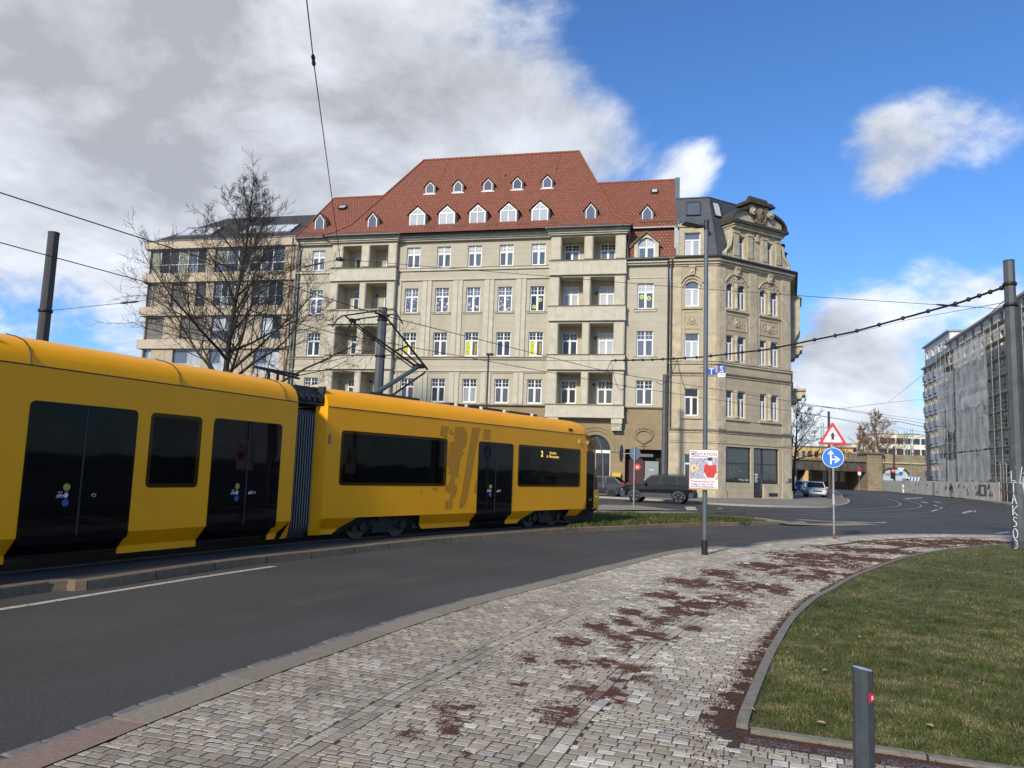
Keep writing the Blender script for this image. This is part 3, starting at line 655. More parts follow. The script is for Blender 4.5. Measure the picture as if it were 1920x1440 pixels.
# markings
def worn_paint():
    m=bpy.data.materials.new('worn_paint'); m.use_nodes=True; t=m.node_tree; b=t.nodes['Principled BSDF']; b.inputs['Roughness'].default_value=.7
    c=N(t,'ShaderNodeTexCoord'); n=N(t,'ShaderNodeTexNoise',inp={'Scale':14.,'Detail':8.,'Roughness':.75}); L(t,c.outputs['Object'],n.inputs[0])
    r=N(t,'ShaderNodeValToRGB'); r.color_ramp.elements[0].position=.36; r.color_ramp.elements[0].color=(.07,.07,.07,1); r.color_ramp.elements[1].position=.48; r.color_ramp.elements[1].color=(.46,.43,.35,1)
    L(t,n.outputs[0],r.inputs[0]); L(t,r.outputs[0],b.inputs['Base Color']); return m
m_paint=worn_paint()
P=cr([tuple(gnd(*p)[:2]) for p in [(-200,1168),(0,1143),(160,1117.5),(290,1096.5),(400,1079),(515,1062)]],.4); mb=MB(); strip_mesh(mb,P,-.055,.055,.004,.004); mb.build('edge_line',m_paint,kind='structure')
for px in ([(1284,950),(1303,950),(1308,957),(1288,957)],[(1391,982.6),(1500,981.8),(1662,980.3),(1662,978.9),(1600,981.0),(1500,982.6)],
           [(1745,958),(1757,955),(1760,956),(1748,959)],[(1761,953.6),(1766,950.6),(1768,951.6),(1764,954.2)],[(1751,946.5),(1760,949.3),(1758,949.8),(1749,947)],[(1728,940.5),(1742,943),(1738,943.5),(1725,941)],
           [(1813,1005),(1838,1002.3),(1848,1003.3),(1826,1005.6)],[(1862,1000),(1888,996.8),(1897,997.8),(1874,1000.6)],
           [(1750,939.5),(1767,942.5),(1757,942.2)],[(1694,935),(1726,932.5),(1730,933.5),(1700,936)],[(1345,953.5),(1353,952.3),(1355,953),(1347,954.2)]):
    sheet('road_marking',pxpoly(px,.004),.004,m_paint,kind='structure')
# bent arrow
sheet('road_marking',pxpoly([(1802,962.5),(1806,960.2),(1818,957.6),(1814,957.2),(1830,957.6),(1829,960.5),(1826,959.4),(1814,961.8),(1808,963.2)],.004),.004,m_paint,kind='structure')
# ---- pavement in front of the houses, round the corner
m_slab=coursed('pavement_slabs',(.235,.225,.20),(.20,.19,.175),(.06,.055,.05),1.1,.9,.018,plane='xy',bump=.3,stain=(.30,.235,.13),stain_amt=.5)
m_kb=mat('far_kerb',(.33,.31,.26),.8,var=.2,vscale=6)
fk=[(-75,76.5),(-40,66.5),(-20,59.5),(-4,53.5),(5.7,49.8),(10.2,47.6),(11.8,45.6),(13.4,44.4),(16.1,44.5)]+[tuple(gnd(*p)[:2]) for p in [(1540,952.6),(1566,951.8),(1585,948.5),(1592,945),(1594,941)]]+[(30.5,67.5),(32.3,72.6),(40.9,92.3),(50,115),(58,135)]
FK=cr(fk,.5); FN=normals(FK)
sheet('corner_pavement',[(p.x,p.y) for p in FK]+[(40,140),(-75,140)],.112,m_slab,kind='structure')
mb=MB(); strip_mesh(mb,FK,0,0.0001,0,.12); strip_mesh(mb,FK,0.0,-.16,.12,.12)
mb2=MB()
for k in range(len(FK)-1):
    a,b=FK[k],FK[k+1]; na,nb=-FN[k],-FN[k+1]
    mb2.poly([(a.x,a.y,0),(b.x,b.y,0),(b.x,b.y,.118),(a.x,a.y,.118)]); mb2.poly([(a.x,a.y,.118),(b.x,b.y,.118),(b.x+nb.x*.18,b.y+nb.y*.18,.118),(a.x+na.x*.18,a.y+na.y*.18,.118)])
mb2.build('corner_kerb',m_kb,kind='structure')
# gravelly strip in front of the facade kerb
m_sand=mat('tan_setts',(.22,.185,.125),.9,var=.35,vscale=8,bump=.5,bscale=50)
mb=MB(); strip_mesh(mb,FK,-.2,-1.3,.116,.116,0,int(len(FK)*.30),int(len(FK)*.62)); mb.build('sett_strip',m_sand,kind='structure')
# traffic island with the sign post, other road side
sheet('traffic_island',pxpoly([(1090,952),(1133,946),(1200,948),(1262,955.2),(1270,956.2),(1200,956),(1090,956)],.1),.1,m_setpave,kind='structure')
# pavement beside the building site
sp=[tuple(gnd(*p)[:2]) for p in [(1640,917.8),(1700,921.8),(1740,926.5),(1800,934.5),(1869,944),(1905,950)]]+[(46,66),(44,58)]
sp2=[(62,40),(140,60),(180,180)]
sheet('site_pavement',[p for p in sp]+sp2,.1,m_slab,kind='structure')
mb=MB(); PS=cr(sp,.8)
for k in range(len(PS)-1):
    a,b=PS[k],PS[k+1]; mb.poly([(a.x,a.y,0),(b.x,b.y,0),(b.x,b.y,.104),(a.x,a.y,.104)]); na,nb=normals(PS)[k],normals(PS)[k+1]
mb.build('site_kerb',m_kb,kind='structure')
# ---------------------------------------------------------------- facade kit
P0=Vector((15.588,56.173,0)); FA=R(-12.6)
m_wht=mat('window_white',(.74,.74,.72),.45,var=.08,vscale=4)
m_gdark=glassy('pane_dark',(.028,.032,.040),.04,1.5,.5)
m_gblue=glassy('pane_blue',(.095,.115,.15),.05,1.55,.4)
m_gcurt=glassy('pane_curtain',(.36,.38,.38),.12,1.5,.25,0,48.,(.20,.23,.25))
m_gblind=glassy('pane_blind',(.03,.035,.04),.08,1.6,.2,0,70.,(.13,.14,.16))
m_gpale=glassy('pane_pale',(.40,.43,.46),.08,1.5,.25)
m_gfilm=glassy('pane_film',(.085,.085,.13),.10,1.6,.15)
def rel(px): return px
_wc={}
def win_meshes(style,w,h,fr=.065):
    key=(style,round(w,2),round(h,2))
    if key in _wc: return _wc[key]
    m=MB(); panes=[]; d=.07
    def frame(x0,x1,z0,z1,t,y0=0,y1=d): m.box(x0,x0+t,y0,y1,z0,z1); m.box(x1-t,x1,y0,y1,z0,z1); m.box(x0+t,x1-t,y0+.001,y1,z0,z0+t); m.box(x0+t,x1-t,y0+.001,y1,z1-t,z1)
    def pane(x0,x1,z0,z1,y=.045): panes.append([(x0,y,z0),(x1,y,z0),(x1,y,z1),(x0,y,z1)])
    if style in ('old','tee','door','arch'):
        frame(0,w,0,h,fr); zt=h*(.66 if style!='tee' else .70); tr=.045
        if style=='arch': zt=h*.58
        m.box(fr,w-fr,-.012,d,zt-tr,zt+tr); m.box(w/2-.05,w/2+.05,-.010,d,fr,zt-tr)
        for a,b in ((fr,w/2-.05),(w/2+.05,w-fr)):
            frame(a+.002,b-.002,fr+.002,zt-tr-.002,.035,.008,d-.01); pane(a+.03,b-.03,fr+.03,zt-tr-.03)
        if style=='old' or style=='door':
            m.box(w/2-.045,w/2+.045,-.008,d,zt+tr,h-fr)
            for a,b in ((fr,w/2-.045),(w/2+.045,w-fr)):
                c=(a+b)/2; zz=(zt+tr+h-fr)/2; m.box(c-.014,c+.014,.006,.04,zt+tr,h-fr); m.box(a,c-.014,.007,.04,zz-.014,zz+.014); m.box(c+.014,b,.007,.04,zz-.014,zz+.014); pane(a,b,zt+tr,h-fr)
        elif style=='arch':
            m.box(w/2-.04,w/2+.04,-.008,d,zt+tr,h-fr); pane(fr,w/2-.04,zt+tr,h-fr); pane(w/2+.04,w-fr,zt+tr,h-fr)
        else: pane(fr,w-fr,zt+tr,h-fr)
        if style=='door': m.box(fr,w/2-.05,.004,.05,fr,h*.10); m.box(w/2+.05,w-fr,.004,.05,fr,h*.10)
    elif style=='one': frame(0,w,0,h,fr); pane(fr,w-fr,fr,h-fr)
    elif style=='two': frame(0,w,0,h,fr); m.box(w/2-.04,w/2+.04,-.008,d,fr,h-fr); pane(fr,w/2-.04,fr,h-fr); pane(w/2+.04,w-fr,fr,h-fr)
    fm=m.mesh('window',m_wht); pm=[]
    for q in panes: k=MB(); k.poly(q); pm.append(k.mesh('pane',m_gdark))
    _wc[key]=(fm,pm); return _wc[key]
def window(parent, x, z, w, h, y, style='old', gm=None, gup=None, fmat=None, Mx=None):
    fm,pm=win_meshes(style,w,h); o=obj('window',fm,parent,(x,y,z))
    if Mx is not None: o.matrix_local=Mx @ Matrix.Translation((x,y,z))
    if fmat: o.material_slots[0].link='OBJECT'; o.material_slots[0].material=fmat
    for i,p in enumerate(pm):
        q=obj('pane',p,o); g_=(gm if i<2 else (gup or gm)) or m_gdark
        if g_ is not m_gdark: q.material_slots[0].link='OBJECT'; q.material_slots[0].material=g_
    return o
# stone
C_ST=(.46,.42,.325); C_ST2=(.43,.39,.30)
m_stone=coursed('sandstone_wall',C_ST,C_ST2,(.31,.28,.21),1.5,.52,.008,bump=.35,stain=(.31,.27,.19),stain_amt=.45)
m_stone2=mat('sandstone_plain',(.45,.41,.31),.85,var=.22,vscale=1.2,detail=9,bump=.25,bscale=25)
m_stoneL=mat('sandstone_light',(.50,.465,.37),.85,var=.18,vscale=1.6,detail=8,bump=.2,bscale=25)
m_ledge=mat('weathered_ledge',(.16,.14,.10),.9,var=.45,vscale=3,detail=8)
m_tan=coursed('tan_base_stone',(.30,.225,.13),(.26,.20,.12),(.19,.145,.09),1.1,.42,.008,bump=.35,stain=(.17,.13,.08),stain_amt=.6)
m_gutter=mat('zinc_gutter',(.10,.105,.11),.5,.6,var=.3,vscale=3)
m_zinc=mat('zinc_sheet',(.22,.25,.27),.45,.5,var=.25,vscale=2)
m_tile=coursed('red_roof_tile',(.30,.098,.048),(.225,.072,.038),(.11,.038,.024),.28,.25,.035,rough=.75,bump=1.0,stain=(.17,.062,.034),stain_amt=.6,zs=1.0)
m_tileB=mat('ridge_tile',(.26,.085,.045),.8,var=.35,vscale=6)
m_dtile=mat('dormer_slate',(.09,.095,.105),.7,var=.35,vscale=9)

house=thing('apartment_house','long sandstone house with red tiled hipped roof and white dormer windows','building',(P0.x,P0.y,0),FA)
XL=-35.6; XR=-3.72
rows=[(18.27,20.07),(14.42,16.52),(10.76,12.74),(6.95,8.89)]
c5=[-25.50+2.69*k for k in range(5)]
ops=[]; wins=[]
for k,x in enumerate(c5):
    for r,(a,b) in enumerate(rows): ops.append((x,x+1.2,a,b)); wins.append((x,a,1.2,b-a,r,k))
for r,(a,b) in enumerate(rows): ops.append((-34.24,-33.02,a,b)); wins.append((-34.24,a,1.22,b-a,r,-1))
LB=(-32.15,-26.25); RB=(-13.05,-7.05)
mb=MB()
mb.wall(XL,LB[0],6.8,20.9,0,[o for o in ops if o[0]<-33],.2); mb.build('wall',m_stone,house); mb=MB(); mb.wall(LB[1],RB[0],6.8,20.9,0,[o for o in ops if -26.2<o[0]<-13.1],.2)
mb.build('wall',m_stone,house); mb=MB()
rows_r=[(14.52,16.58),(10.75,12.77),(6.97,8.88)]
opsr=[(-6.14,-4.86,a,b) for a,b in rows_r]
mb.wall(RB[1],XR,6.8,18.35,0,opsr,.2)
mb.build('wall',m_stone,house)
# closing masses behind
mb=MB(); mb.box(XL,XR,1.75,11.5,0,18.3); mb.box(XL,-6.9,1.8,11.4,18.31,20.85); mb.poly([(XL,0,0),(XL,1.8,0),(XL,1.8,20.9),(XL,0,20.9)]); mb.poly([(-6.9,1.9,18),(-6.9,0,18),(-6.9,0,20.9),(-6.9,1.9,20.9)])
mb.poly([(XR,0,0),(XR,1.8,0),(XR,1.8,18.3),(XR,0,18.3)]); mb.build('side_wall',m_stone2,house)
# ground storey of darker stone
AR=(-10.35,-8.0)
mb=MB(); mb.wall(-13.06,XR,0,6.74,.04,[(AR[0],AR[1],0.9,4.6),(-6.87,-4.13,.0,3.55)],.35)
# arch infill corners
for sgn in (0,1):
    n=10; c=(AR[0]+AR[1])/2; r=(AR[1]-AR[0])/2; pts=[]
    for k in range(n+1):
        an=math.pi/2*k/n; pts.append((c+(r*math.cos(an))*(1 if sgn else -1),.041,3.42+r*math.sin(an)))
    cx=AR[1] if sgn else AR[0]; mb.poly([(cx,.041,4.62)]+pts); 
mb.build('ground_storey',m_tan,house); mb=MB(); mb.wall(XL,-13.06,0,6.74,.04,[(-24.6+2.69*k,-23.0+2.69*k,1.0,4.4) for k in range(4)],.35)
mb.build('ground_storey',m_tan,house)
for k in range(4): window(house,-24.6+2.69*k,1.0,1.6,3.4,.30,'tee',m_gblue,m_gpale)
# arch mouldings, cartouche, band
mb=MB()
for r,t in ((1.5,.05),(1.75,.035)):
    c=(AR[0]+AR[1])/2; prev=None; pp=[]
    for k in range(25):
        an=math.pi*k/24; pp.append((c+r*math.cos(an),.02,3.42+r*math.sin(an)))
    mb.tube(pp,t,6)
mb.box(-8.0,-6.9,-.03,.035,3.28,3.40); mb.build('arch_moulding',m_tan,house)
mb=MB(); pp=[(-5.47+.60*math.cos(2*math.pi*k/28),.0,4.58+.44*math.sin(2*math.pi*k/28)) for k in range(29)]; mb.tube(pp,.085,8)
pp=[(-5.47+.72*math.cos(a),.01,4.66+.56*math.sin(a)) for a in [math.pi*(-.1+1.2*k/20) for k in range(21)]]; mb.tube(pp,.07,8)
for dx,dz,r in ((0,.66,.14),(-.2,.6,.11),(.2,.6,.11),(-.45,.42,.10),(.45,.42,.10),(-.62,.1,.1),(.62,.1,.1),(0,-.52,.13),(-.2,-.46,.09),(.2,-.46,.09),(-.1,-.72,.08),(.1,-.72,.08),(0,-.86,.07)): mb.ball((-5.47+dx,.0,4.55+dz),r,8)
mb.build('oval_cartouche',m_tan,house)
# shop window in the arch
window(house,AR[0],.95,AR[1]-AR[0],2.3,.30,'two',m_gdark); mb=MB(); mb.box(AR[0],AR[1],.30,.36,3.25,3.42); mb.build('transom',m_wht,house)
mb=MB(); mb.poly([(AR[0],.33,3.42),(AR[1],.33,3.42),(AR[1],.33,4.62),(AR[0],.33,4.62)]); mb.build('fanlight',m_gdark,house)
# entrance passage
m_dred=mat('dark_red_wall',(.05,.010,.012),.6,var=.3); m_gdoor=mat('grey_green_door',(.22,.26,.26),.5,var=.1)
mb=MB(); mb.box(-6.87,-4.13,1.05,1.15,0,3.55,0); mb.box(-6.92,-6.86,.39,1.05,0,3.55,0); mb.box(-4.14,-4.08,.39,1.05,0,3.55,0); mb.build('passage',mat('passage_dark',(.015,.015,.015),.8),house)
mb=MB(); mb.box(-6.80,-5.45,.85,.95,.12,2.75); mb.build('red_panel',m_dred,house)
mb=MB(); mb.box(-5.38,-4.34,.80,.88,.12,2.68); mb.build('door',m_gdoor,house)
mb=MB(); mb.box(-5.42,-5.32,.74,.80,1.0,1.3); mb.box(-5.05,-4.7,.785,.80,1.98,2.06); mb.build('door_fitting',mat('fitting_pale',(.55,.55,.55),.4),house)
mb=MB(); mb.box(-5.75,-4.75,.5,.62,3.0,3.22); mb.build('ceiling_lamp',mat('lamp_grey',(.12,.12,.12),.4),house)
mb=MB(); mb.lathe([(.26,0),(.26,.03)],(-5.95,.80,2.2),20,0,'y'); text_into(mb,'41',.3,Matrix.Translation((-5.95,.795,2.1)) @ Matrix.Rotation(R(90),4,'X'),1,bold=.006); mb.build('number_sign',[mat('sign_red',(.55,.03,.04),.4),m_wht],house)
# windows of the plain wall
def wmat(r,k):
    if r==1 and k in (-1,0,1,2,3): return m_gfilm,m_gblue
    if r==0: return m_gblue,m_gpale
    if r==3: return [m_gblind,m_gdark,m_gcurt,m_gblind,m_gblind,m_gdark][k],m_gdark
    return m_gdark if k!=1 else m_gblind, m_gdark
m_ring=mat('film_ring',(.75,.75,.78),.5); m_yel=mat('poster_yellow',(.62,.60,.03),.5); m_blk=mat('poster_black',(.03,.035,.04),.5); m_yg=mat('flower_green',(.50,.58,.06),.5)
def ring(mb,x,z,r,y=.038,w=.35,mi=0):
    n=14
    for k in range(n):
        a,b=2*math.pi*k/n,2*math.pi*(k+1)/n; ri=r*(1-w); mb.poly([(x+r*math.cos(a),y,z+r*math.sin(a)),(x+ri*math.cos(a),y,z+ri*math.sin(a)),(x+ri*math.cos(b),y,z+ri*math.sin(b)),(x+r*math.cos(b),y,z+r*math.sin(b))],mi)
def flower(mb,x,z,r,y=.036):
    for k in range(8): a=2*math.pi*k/8; mb.lathe([(r*.34,0),(r*.34,.004)],(x+r*.66*math.cos(a),y-.002,z+r*.66*math.sin(a)),8,0,'y')
    ring(mb,x,z,r*.85,y-.004,.55)
rw=random.Random(4)
for (x,z,w,h,r,k) in wins:
    a,b=wmat(r,k); wo=window(house,x,z,w,h,.13,'old',a,b)
    if r==1 and -1<=k<=3:
        m=MB()
        for sx in (.12,.70):
            for _ in range(3 if k>0 else 2): ring(m,sx+rw.uniform(.05,.34),rw.uniform(.2,1.25),rw.choice([.075,.075,.085]),.040)
            for _ in range(3): ring(m,sx+rw.uniform(.03,.34),rw.uniform(.2,1.25),.03,.040,.9)
        m.build('film_rings',m_ring,wo)
    if r==1 and k==4: m=MB(); flower(m,.82,1.0,.17); flower(m,.34,.42,.17); m.build('flower_sticker',m_yg,wo)
    if r==2 and k in (0,2,4):
        txt={0:('PÄDIA','SCHULE'),2:('ERGO','THERAPIE'),4:('PHYSIO','THERAPIE')}[k]
        for (x0,x1,t,bgm,fgm,sz) in ((.07,.54,txt[0],m_yel,m_blk,.40),(.66,1.13,txt[1],m_blk,m_yel,.24)):
            m=MB(); m.poly([(x0,.040,.07),(x1,.040,.07),(x1,.040,1.25),(x0,.040,1.25)],0)
            text_into(m,t,sz if len(t)<6 else sz*.86,Matrix.Translation(((x0+x1)/2+.12,.036,.64)) @ Matrix.Rotation(R(90),4,'X') @ Matrix.Rotation(R(90),4,'Z'),1); m.build('window_poster',[bgm,fgm],wo)
for i,(a,b) in enumerate(rows_r):
    wo=window(house,-6.14,a,1.28,b-a,.13,'old',[m_gblue,m_gblue,m_gblind][i],[m_gpale,m_gblue,m_gdark][i])
    if i==0: m=MB(); flower(m,.36,1.0,.19); flower(m,.90,.88,.19); m.build('flower_sticker',m_yg,wo)
# sills, string courses, panels
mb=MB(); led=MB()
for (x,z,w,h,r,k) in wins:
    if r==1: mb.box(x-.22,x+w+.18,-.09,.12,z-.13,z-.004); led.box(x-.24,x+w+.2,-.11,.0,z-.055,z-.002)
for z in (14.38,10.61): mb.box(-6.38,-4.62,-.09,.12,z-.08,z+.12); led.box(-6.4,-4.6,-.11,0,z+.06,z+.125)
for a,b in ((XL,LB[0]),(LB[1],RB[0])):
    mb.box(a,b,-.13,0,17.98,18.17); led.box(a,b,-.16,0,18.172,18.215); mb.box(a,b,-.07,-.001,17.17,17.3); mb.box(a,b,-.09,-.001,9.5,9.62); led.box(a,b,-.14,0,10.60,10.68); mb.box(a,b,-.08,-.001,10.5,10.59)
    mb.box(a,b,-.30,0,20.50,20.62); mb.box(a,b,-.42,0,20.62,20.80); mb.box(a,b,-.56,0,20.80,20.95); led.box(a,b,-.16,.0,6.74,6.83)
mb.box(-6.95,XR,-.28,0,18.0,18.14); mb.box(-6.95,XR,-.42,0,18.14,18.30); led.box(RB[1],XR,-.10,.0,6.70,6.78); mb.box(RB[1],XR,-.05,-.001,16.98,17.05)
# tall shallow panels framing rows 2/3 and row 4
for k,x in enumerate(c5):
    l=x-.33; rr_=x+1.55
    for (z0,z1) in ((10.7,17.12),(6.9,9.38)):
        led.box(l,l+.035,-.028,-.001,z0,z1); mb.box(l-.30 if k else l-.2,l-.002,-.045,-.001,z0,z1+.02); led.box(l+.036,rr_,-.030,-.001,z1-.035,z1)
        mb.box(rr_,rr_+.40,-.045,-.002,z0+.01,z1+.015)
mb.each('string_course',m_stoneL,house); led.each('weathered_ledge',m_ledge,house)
# ---- loggia bays
def bay(x0,x1,o1,o2,o1t,o2t,pars,opens,doors):
    yb=-.42; mb=MB(); O=[]
    for r,(za,zb) in enumerate(opens):
        for q in ((o1t,o2t) if r==0 else (o1,o2)): O.append((q[0],q[1],za,zb))
    mb.wall(x0,x1,5.85,20.92,yb,O,.45)
    for x,s_ in ((x0,-1),(x1,1)): mb.poly([(x,yb,5.85),(x,0.01,5.85),(x,0.01,20.92),(x,yb,20.92)][::s_])
    mb.poly([(x0,yb,5.85),(x0,.04,5.85),(x1,.04,5.85),(x1,yb,5.85)])
    # loggia shells
    for (a,b,c,d) in O:
        Y=1.15; mb.poly([(a,.03,c),(a,.03,d),(a,Y,d),(a,Y,c)]); mb.poly([(b,.03,d),(b,.03,c),(b,Y,c),(b,Y,d)]); mb.poly([(a,.03,c),(a,Y,c),(b,Y,c),(b,.03,c)]); mb.poly([(a,Y,d),(a,.03,d),(b,.03,d),(b,Y,d)])
    b_=mb.build('bay_wall',m_stone2,house)
    for (a,b,c,d) in O:
        mb=MB(); dd=[q for q in doors if a-.4<q[0]<b and q[2]<d and q[3]>c]
        mb.wall(a,b,c,d,1.149,[(max(q[0],a+.05),min(q[1],b-.05),max(q[2],c+.02),min(q[3],d-.08)) for q in dd],.15); mb.build('loggia_wall',m_stone2,house)
    # parapets, pilaster faces, cornice
    mb=MB(); led=MB()
    for (zt,zb) in pars:
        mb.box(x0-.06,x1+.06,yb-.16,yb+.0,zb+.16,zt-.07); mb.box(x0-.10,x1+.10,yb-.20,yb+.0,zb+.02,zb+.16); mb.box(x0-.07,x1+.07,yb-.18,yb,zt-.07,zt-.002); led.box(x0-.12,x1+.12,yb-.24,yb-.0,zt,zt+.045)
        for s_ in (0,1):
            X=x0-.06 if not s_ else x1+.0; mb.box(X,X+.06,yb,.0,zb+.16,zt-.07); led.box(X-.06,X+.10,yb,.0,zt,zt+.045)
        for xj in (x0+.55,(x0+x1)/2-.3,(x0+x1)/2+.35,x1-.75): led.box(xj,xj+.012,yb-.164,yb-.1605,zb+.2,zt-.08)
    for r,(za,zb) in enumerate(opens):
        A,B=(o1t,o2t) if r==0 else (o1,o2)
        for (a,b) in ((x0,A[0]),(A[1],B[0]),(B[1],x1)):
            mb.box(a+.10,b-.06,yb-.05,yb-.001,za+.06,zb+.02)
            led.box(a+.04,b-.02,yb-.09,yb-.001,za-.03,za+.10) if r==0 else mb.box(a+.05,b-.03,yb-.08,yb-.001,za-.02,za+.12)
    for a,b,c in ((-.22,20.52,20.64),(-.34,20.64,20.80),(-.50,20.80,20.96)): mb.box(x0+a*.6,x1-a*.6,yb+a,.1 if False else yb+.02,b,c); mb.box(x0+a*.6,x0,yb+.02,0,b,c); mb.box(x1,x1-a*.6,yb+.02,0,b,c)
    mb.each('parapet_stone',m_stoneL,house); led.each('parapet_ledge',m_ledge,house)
    for q in doors: window(house,q[0],q[2],q[1]-q[0],q[3]-q[2],1.18,'door' if q[2]<12 else 'old',q[4],q[5])
parsR=[(18.40,17.22),(14.70,13.50),(10.80,9.60),(6.85,5.85)]; opR=[(18.46,20.38),(14.78,17.08),(10.88,13.34),(6.94,9.44)]
dr=[]
for r,(za,zb,g1,g2,u) in enumerate([(18.62,20.22,m_gblue,m_gblue,m_gdark),(14.84,16.66,m_gpale,m_gpale,m_gpale),(10.95,12.85,m_gdark,m_gpale,m_gdark),(6.98,8.95,m_gdark,m_gblind,m_gdark)]):
    dr.append((-12.17,-10.92,za,zb,g1,u)); dr.append((-9.22,-7.98,za,zb,g2,u if r!=2 else m_gpale))
bay(RB[0],RB[1],(-12.28,-10.38),(-9.80,-7.90),(-12.22,-10.35),(-9.65,-7.88),parsR,opR,dr)
parsL=[(18.22,17.12),(14.55,13.40),(10.72,9.55),(6.85,5.85)]; opL=[(18.30,20.25),(14.72,16.95),(10.83,13.25),(6.92,9.38)]
dl=[]
for r,(za,zb) in enumerate([(18.5,20.15),(14.84,16.62),(10.95,12.8),(6.98,8.92)]):
    g1=[m_gdark,m_gdark,m_gdark,m_gdark][r]; dl.append((-30.72,-29.55,za,zb,g1,m_gdark if r else m_gpale)); dl.append((-27.85,-26.75,za,zb,m_gblue if r<2 else m_gdark,m_gdark if r else m_gpale))
bay(LB[0],LB[1],(-31.45,-29.45),(-28.88,-26.98),(-31.15,-29.45),(-28.70,-27.02),parsL,opL,dl)
# wall lamps beside the loggia doors, ceiling light
for (x,z) in ((-9.58,16.0),(-9.58,12.3),(-9.62,8.5),(-28.6,16.1),(-28.6,12.3),(-28.7,8.6)):
    mb=MB(); mb.box(x,x+.22,1.06,1.145,z,z+.24); mb.build('wall_lamp',mat('wall_lamp',(.08,.07,.06),.5),house)
# consoles under the lowest right loggia
for x in (-7.94,-12.9):
    mb=MB(); mb.box(x,x+.84,-.62,.02,5.45,5.83); mb.box(x+.04,x+.80,-.50,.02,4.92,5.45)
    for k in range(26): mb.ball((x+.12+.62*rw.random(),-.50,4.98+.46*rw.random()),rw.uniform(.05,.09),6)
    mb.build('console',m_stoneL,house)
# downpipes, gutters
def pipe(pts,r=.065,name='downpipe'): mb=MB(); mb.tube(pts,r,8); return mb.build(name,m_gutter,house)
pipe([(-35.35,-.55,20.9),(-35.35,-.3,20.4),(-35.35,-.1,20.0),(-35.35,-.1,0.1)]); pipe([(-6.75,-1.0,20.9),(-6.72,-.65,20.3),(-6.92,-.2,19.7),(-6.92,-.2,18.6)]); pipe([(-3.78,-.45,18.2),(-3.74,-.14,17.7),(-3.74,-.14,.1)])
mb=MB()
for pts in ([(XL,-.68,21.0),(-32.55,-.68,21.0)],[(-32.55,-1.06,21.0),(-25.95,-1.06,21.0)],[(-25.95,-.68,21.0),(-13.35,-.68,21.0)],[(-13.35,-1.06,21.0),(-6.72,-1.06,21.0)],[(-6.95,-.52,18.42),(XR,-.52,18.42)]): mb.tube(pts,.11,8)
for x in (-32.55,-25.95,-13.35,-6.75): mb.tube([(x,-1.06,21.0),(x,-.5,21.0)],.10,8)
mb.build('gutter',m_gutter,house)
# ---- roof
rz,ry=31.1,7.5
def prof(y):
    return 22.6+(y-.9)*1.288 if y>.9 else 21.05+(y+.68)*(22.6-21.05)/1.58
roof=MB()
eL,eR,rL,rR=-32.9,-6.55,-27.15,-12.1
def hipx(z,left):   # hip line
    f=(z-22.6)/(rz-22.6)
    if left: return -31.15+( rL+31.15)*f if f>=0 else -31.15+(eL+31.15)*(-f)*(rz-22.6)/1.55*0+ (eL-(-31.15))*((22.6-z)/1.55)
    return -8.15+(rR+8.15)*f if f>=0 else -8.15+(eR+8.15)*((22.6-z)/1.55)
steps=[-1.06,-.2,.9,2.5,4.5,6,7.5]
for i in range(len(steps)-1):
    y0,y1=steps[i],steps[i+1]; z0,z1=prof(y0),prof(y1)
    if i==0: z0=21.02
    roof.poly([(hipx(z0,1),y0,z0),(hipx(z0,0),y0,z0),(hipx(z1,0),y1,z1),(hipx(z1,1),y1,z1)])
    # hip ends
    for left in (1,0):
        a=(hipx(z0,left),y0,z0); b=(hipx(z1,left),y1,z1); c=(hipx(z1,left),15-y1,z1); d=(hipx(z0,left),15-y0,z0)
        roof.poly([d,a,b,c] if left else [a,d,c,b])
    roof.poly([(hipx(z0,0),15-y0,z0),(hipx(z0,1),15-y0,z0),(hipx(z1,1),15-y1,z1),(hipx(z1,0),15-y1,z1)])
roof_o=roof.build('roof',m_tile,house)
# wings
for x0,x1,zr,y0,z0 in ((XL,-30.5,27.1,-.72,21.04),(-10.2,-3.15,27.3,.25,21.25)):
    wg=MB(); wg.poly([(x0,y0,z0),(x1,y0,z0),(x1,6,zr),(x0,6,zr)]); wg.poly([(x1,12.5,z0),(x0,12.5,z0),(x0,6,zr),(x1,6,zr)]); wg.poly([(x0,y0,z0),(x0,6,zr),(x0,12.5,z0)]); wg.poly([(x1,y0,z0),(x1,12.5,z0),(x1,6,zr)]); wg.build('wing_roof',m_tile,house)
wg=MB(); wg.poly([(-6.95,.02,18.5),(-3.2,.02,18.5),(-3.2,.55,21.2),(-6.95,.55,21.2)]); wg.build('mansard_roof',m_tile,house)
mb=MB(); mb.box(-6.95,-3.7,-.50,.1,18.36,18.52); mb.bar((-6.95,.28,21.18),(-3.2,.28,21.18),.16,.10); mb.build('eaves_flashing',m_zinc,house)
mb=MB(); mb.poly([(-3.35,.2,21.0),(-2.95,.2,21.0),(-2.95,6.05,27.55),(-3.35,6.05,27.55)]); mb.poly([(-2.95,.2,18.6),(-2.95,6.05,18.6),(-2.95,6.05,27.5),(-2.95,.2,21.)]); mb.box(-3.33,-2.97,.2,.6,18.6,21.1); mb.build('verge_flashing',m_zinc,house)
mb=MB()
def ridge(a,b,r=.12):
    mb.tube([a,b],r,8)
    a,b=Vector(a),Vector(b); n=int((b-a).length/.38)
    for k in range(n): p=a.lerp(b,(k+.5)/n); q=a.lerp(b,(k+.62)/n); mb.tube([p,q],r*1.22,8)
ridge((rL,7.5,rz),(rR,7.5,rz)); 
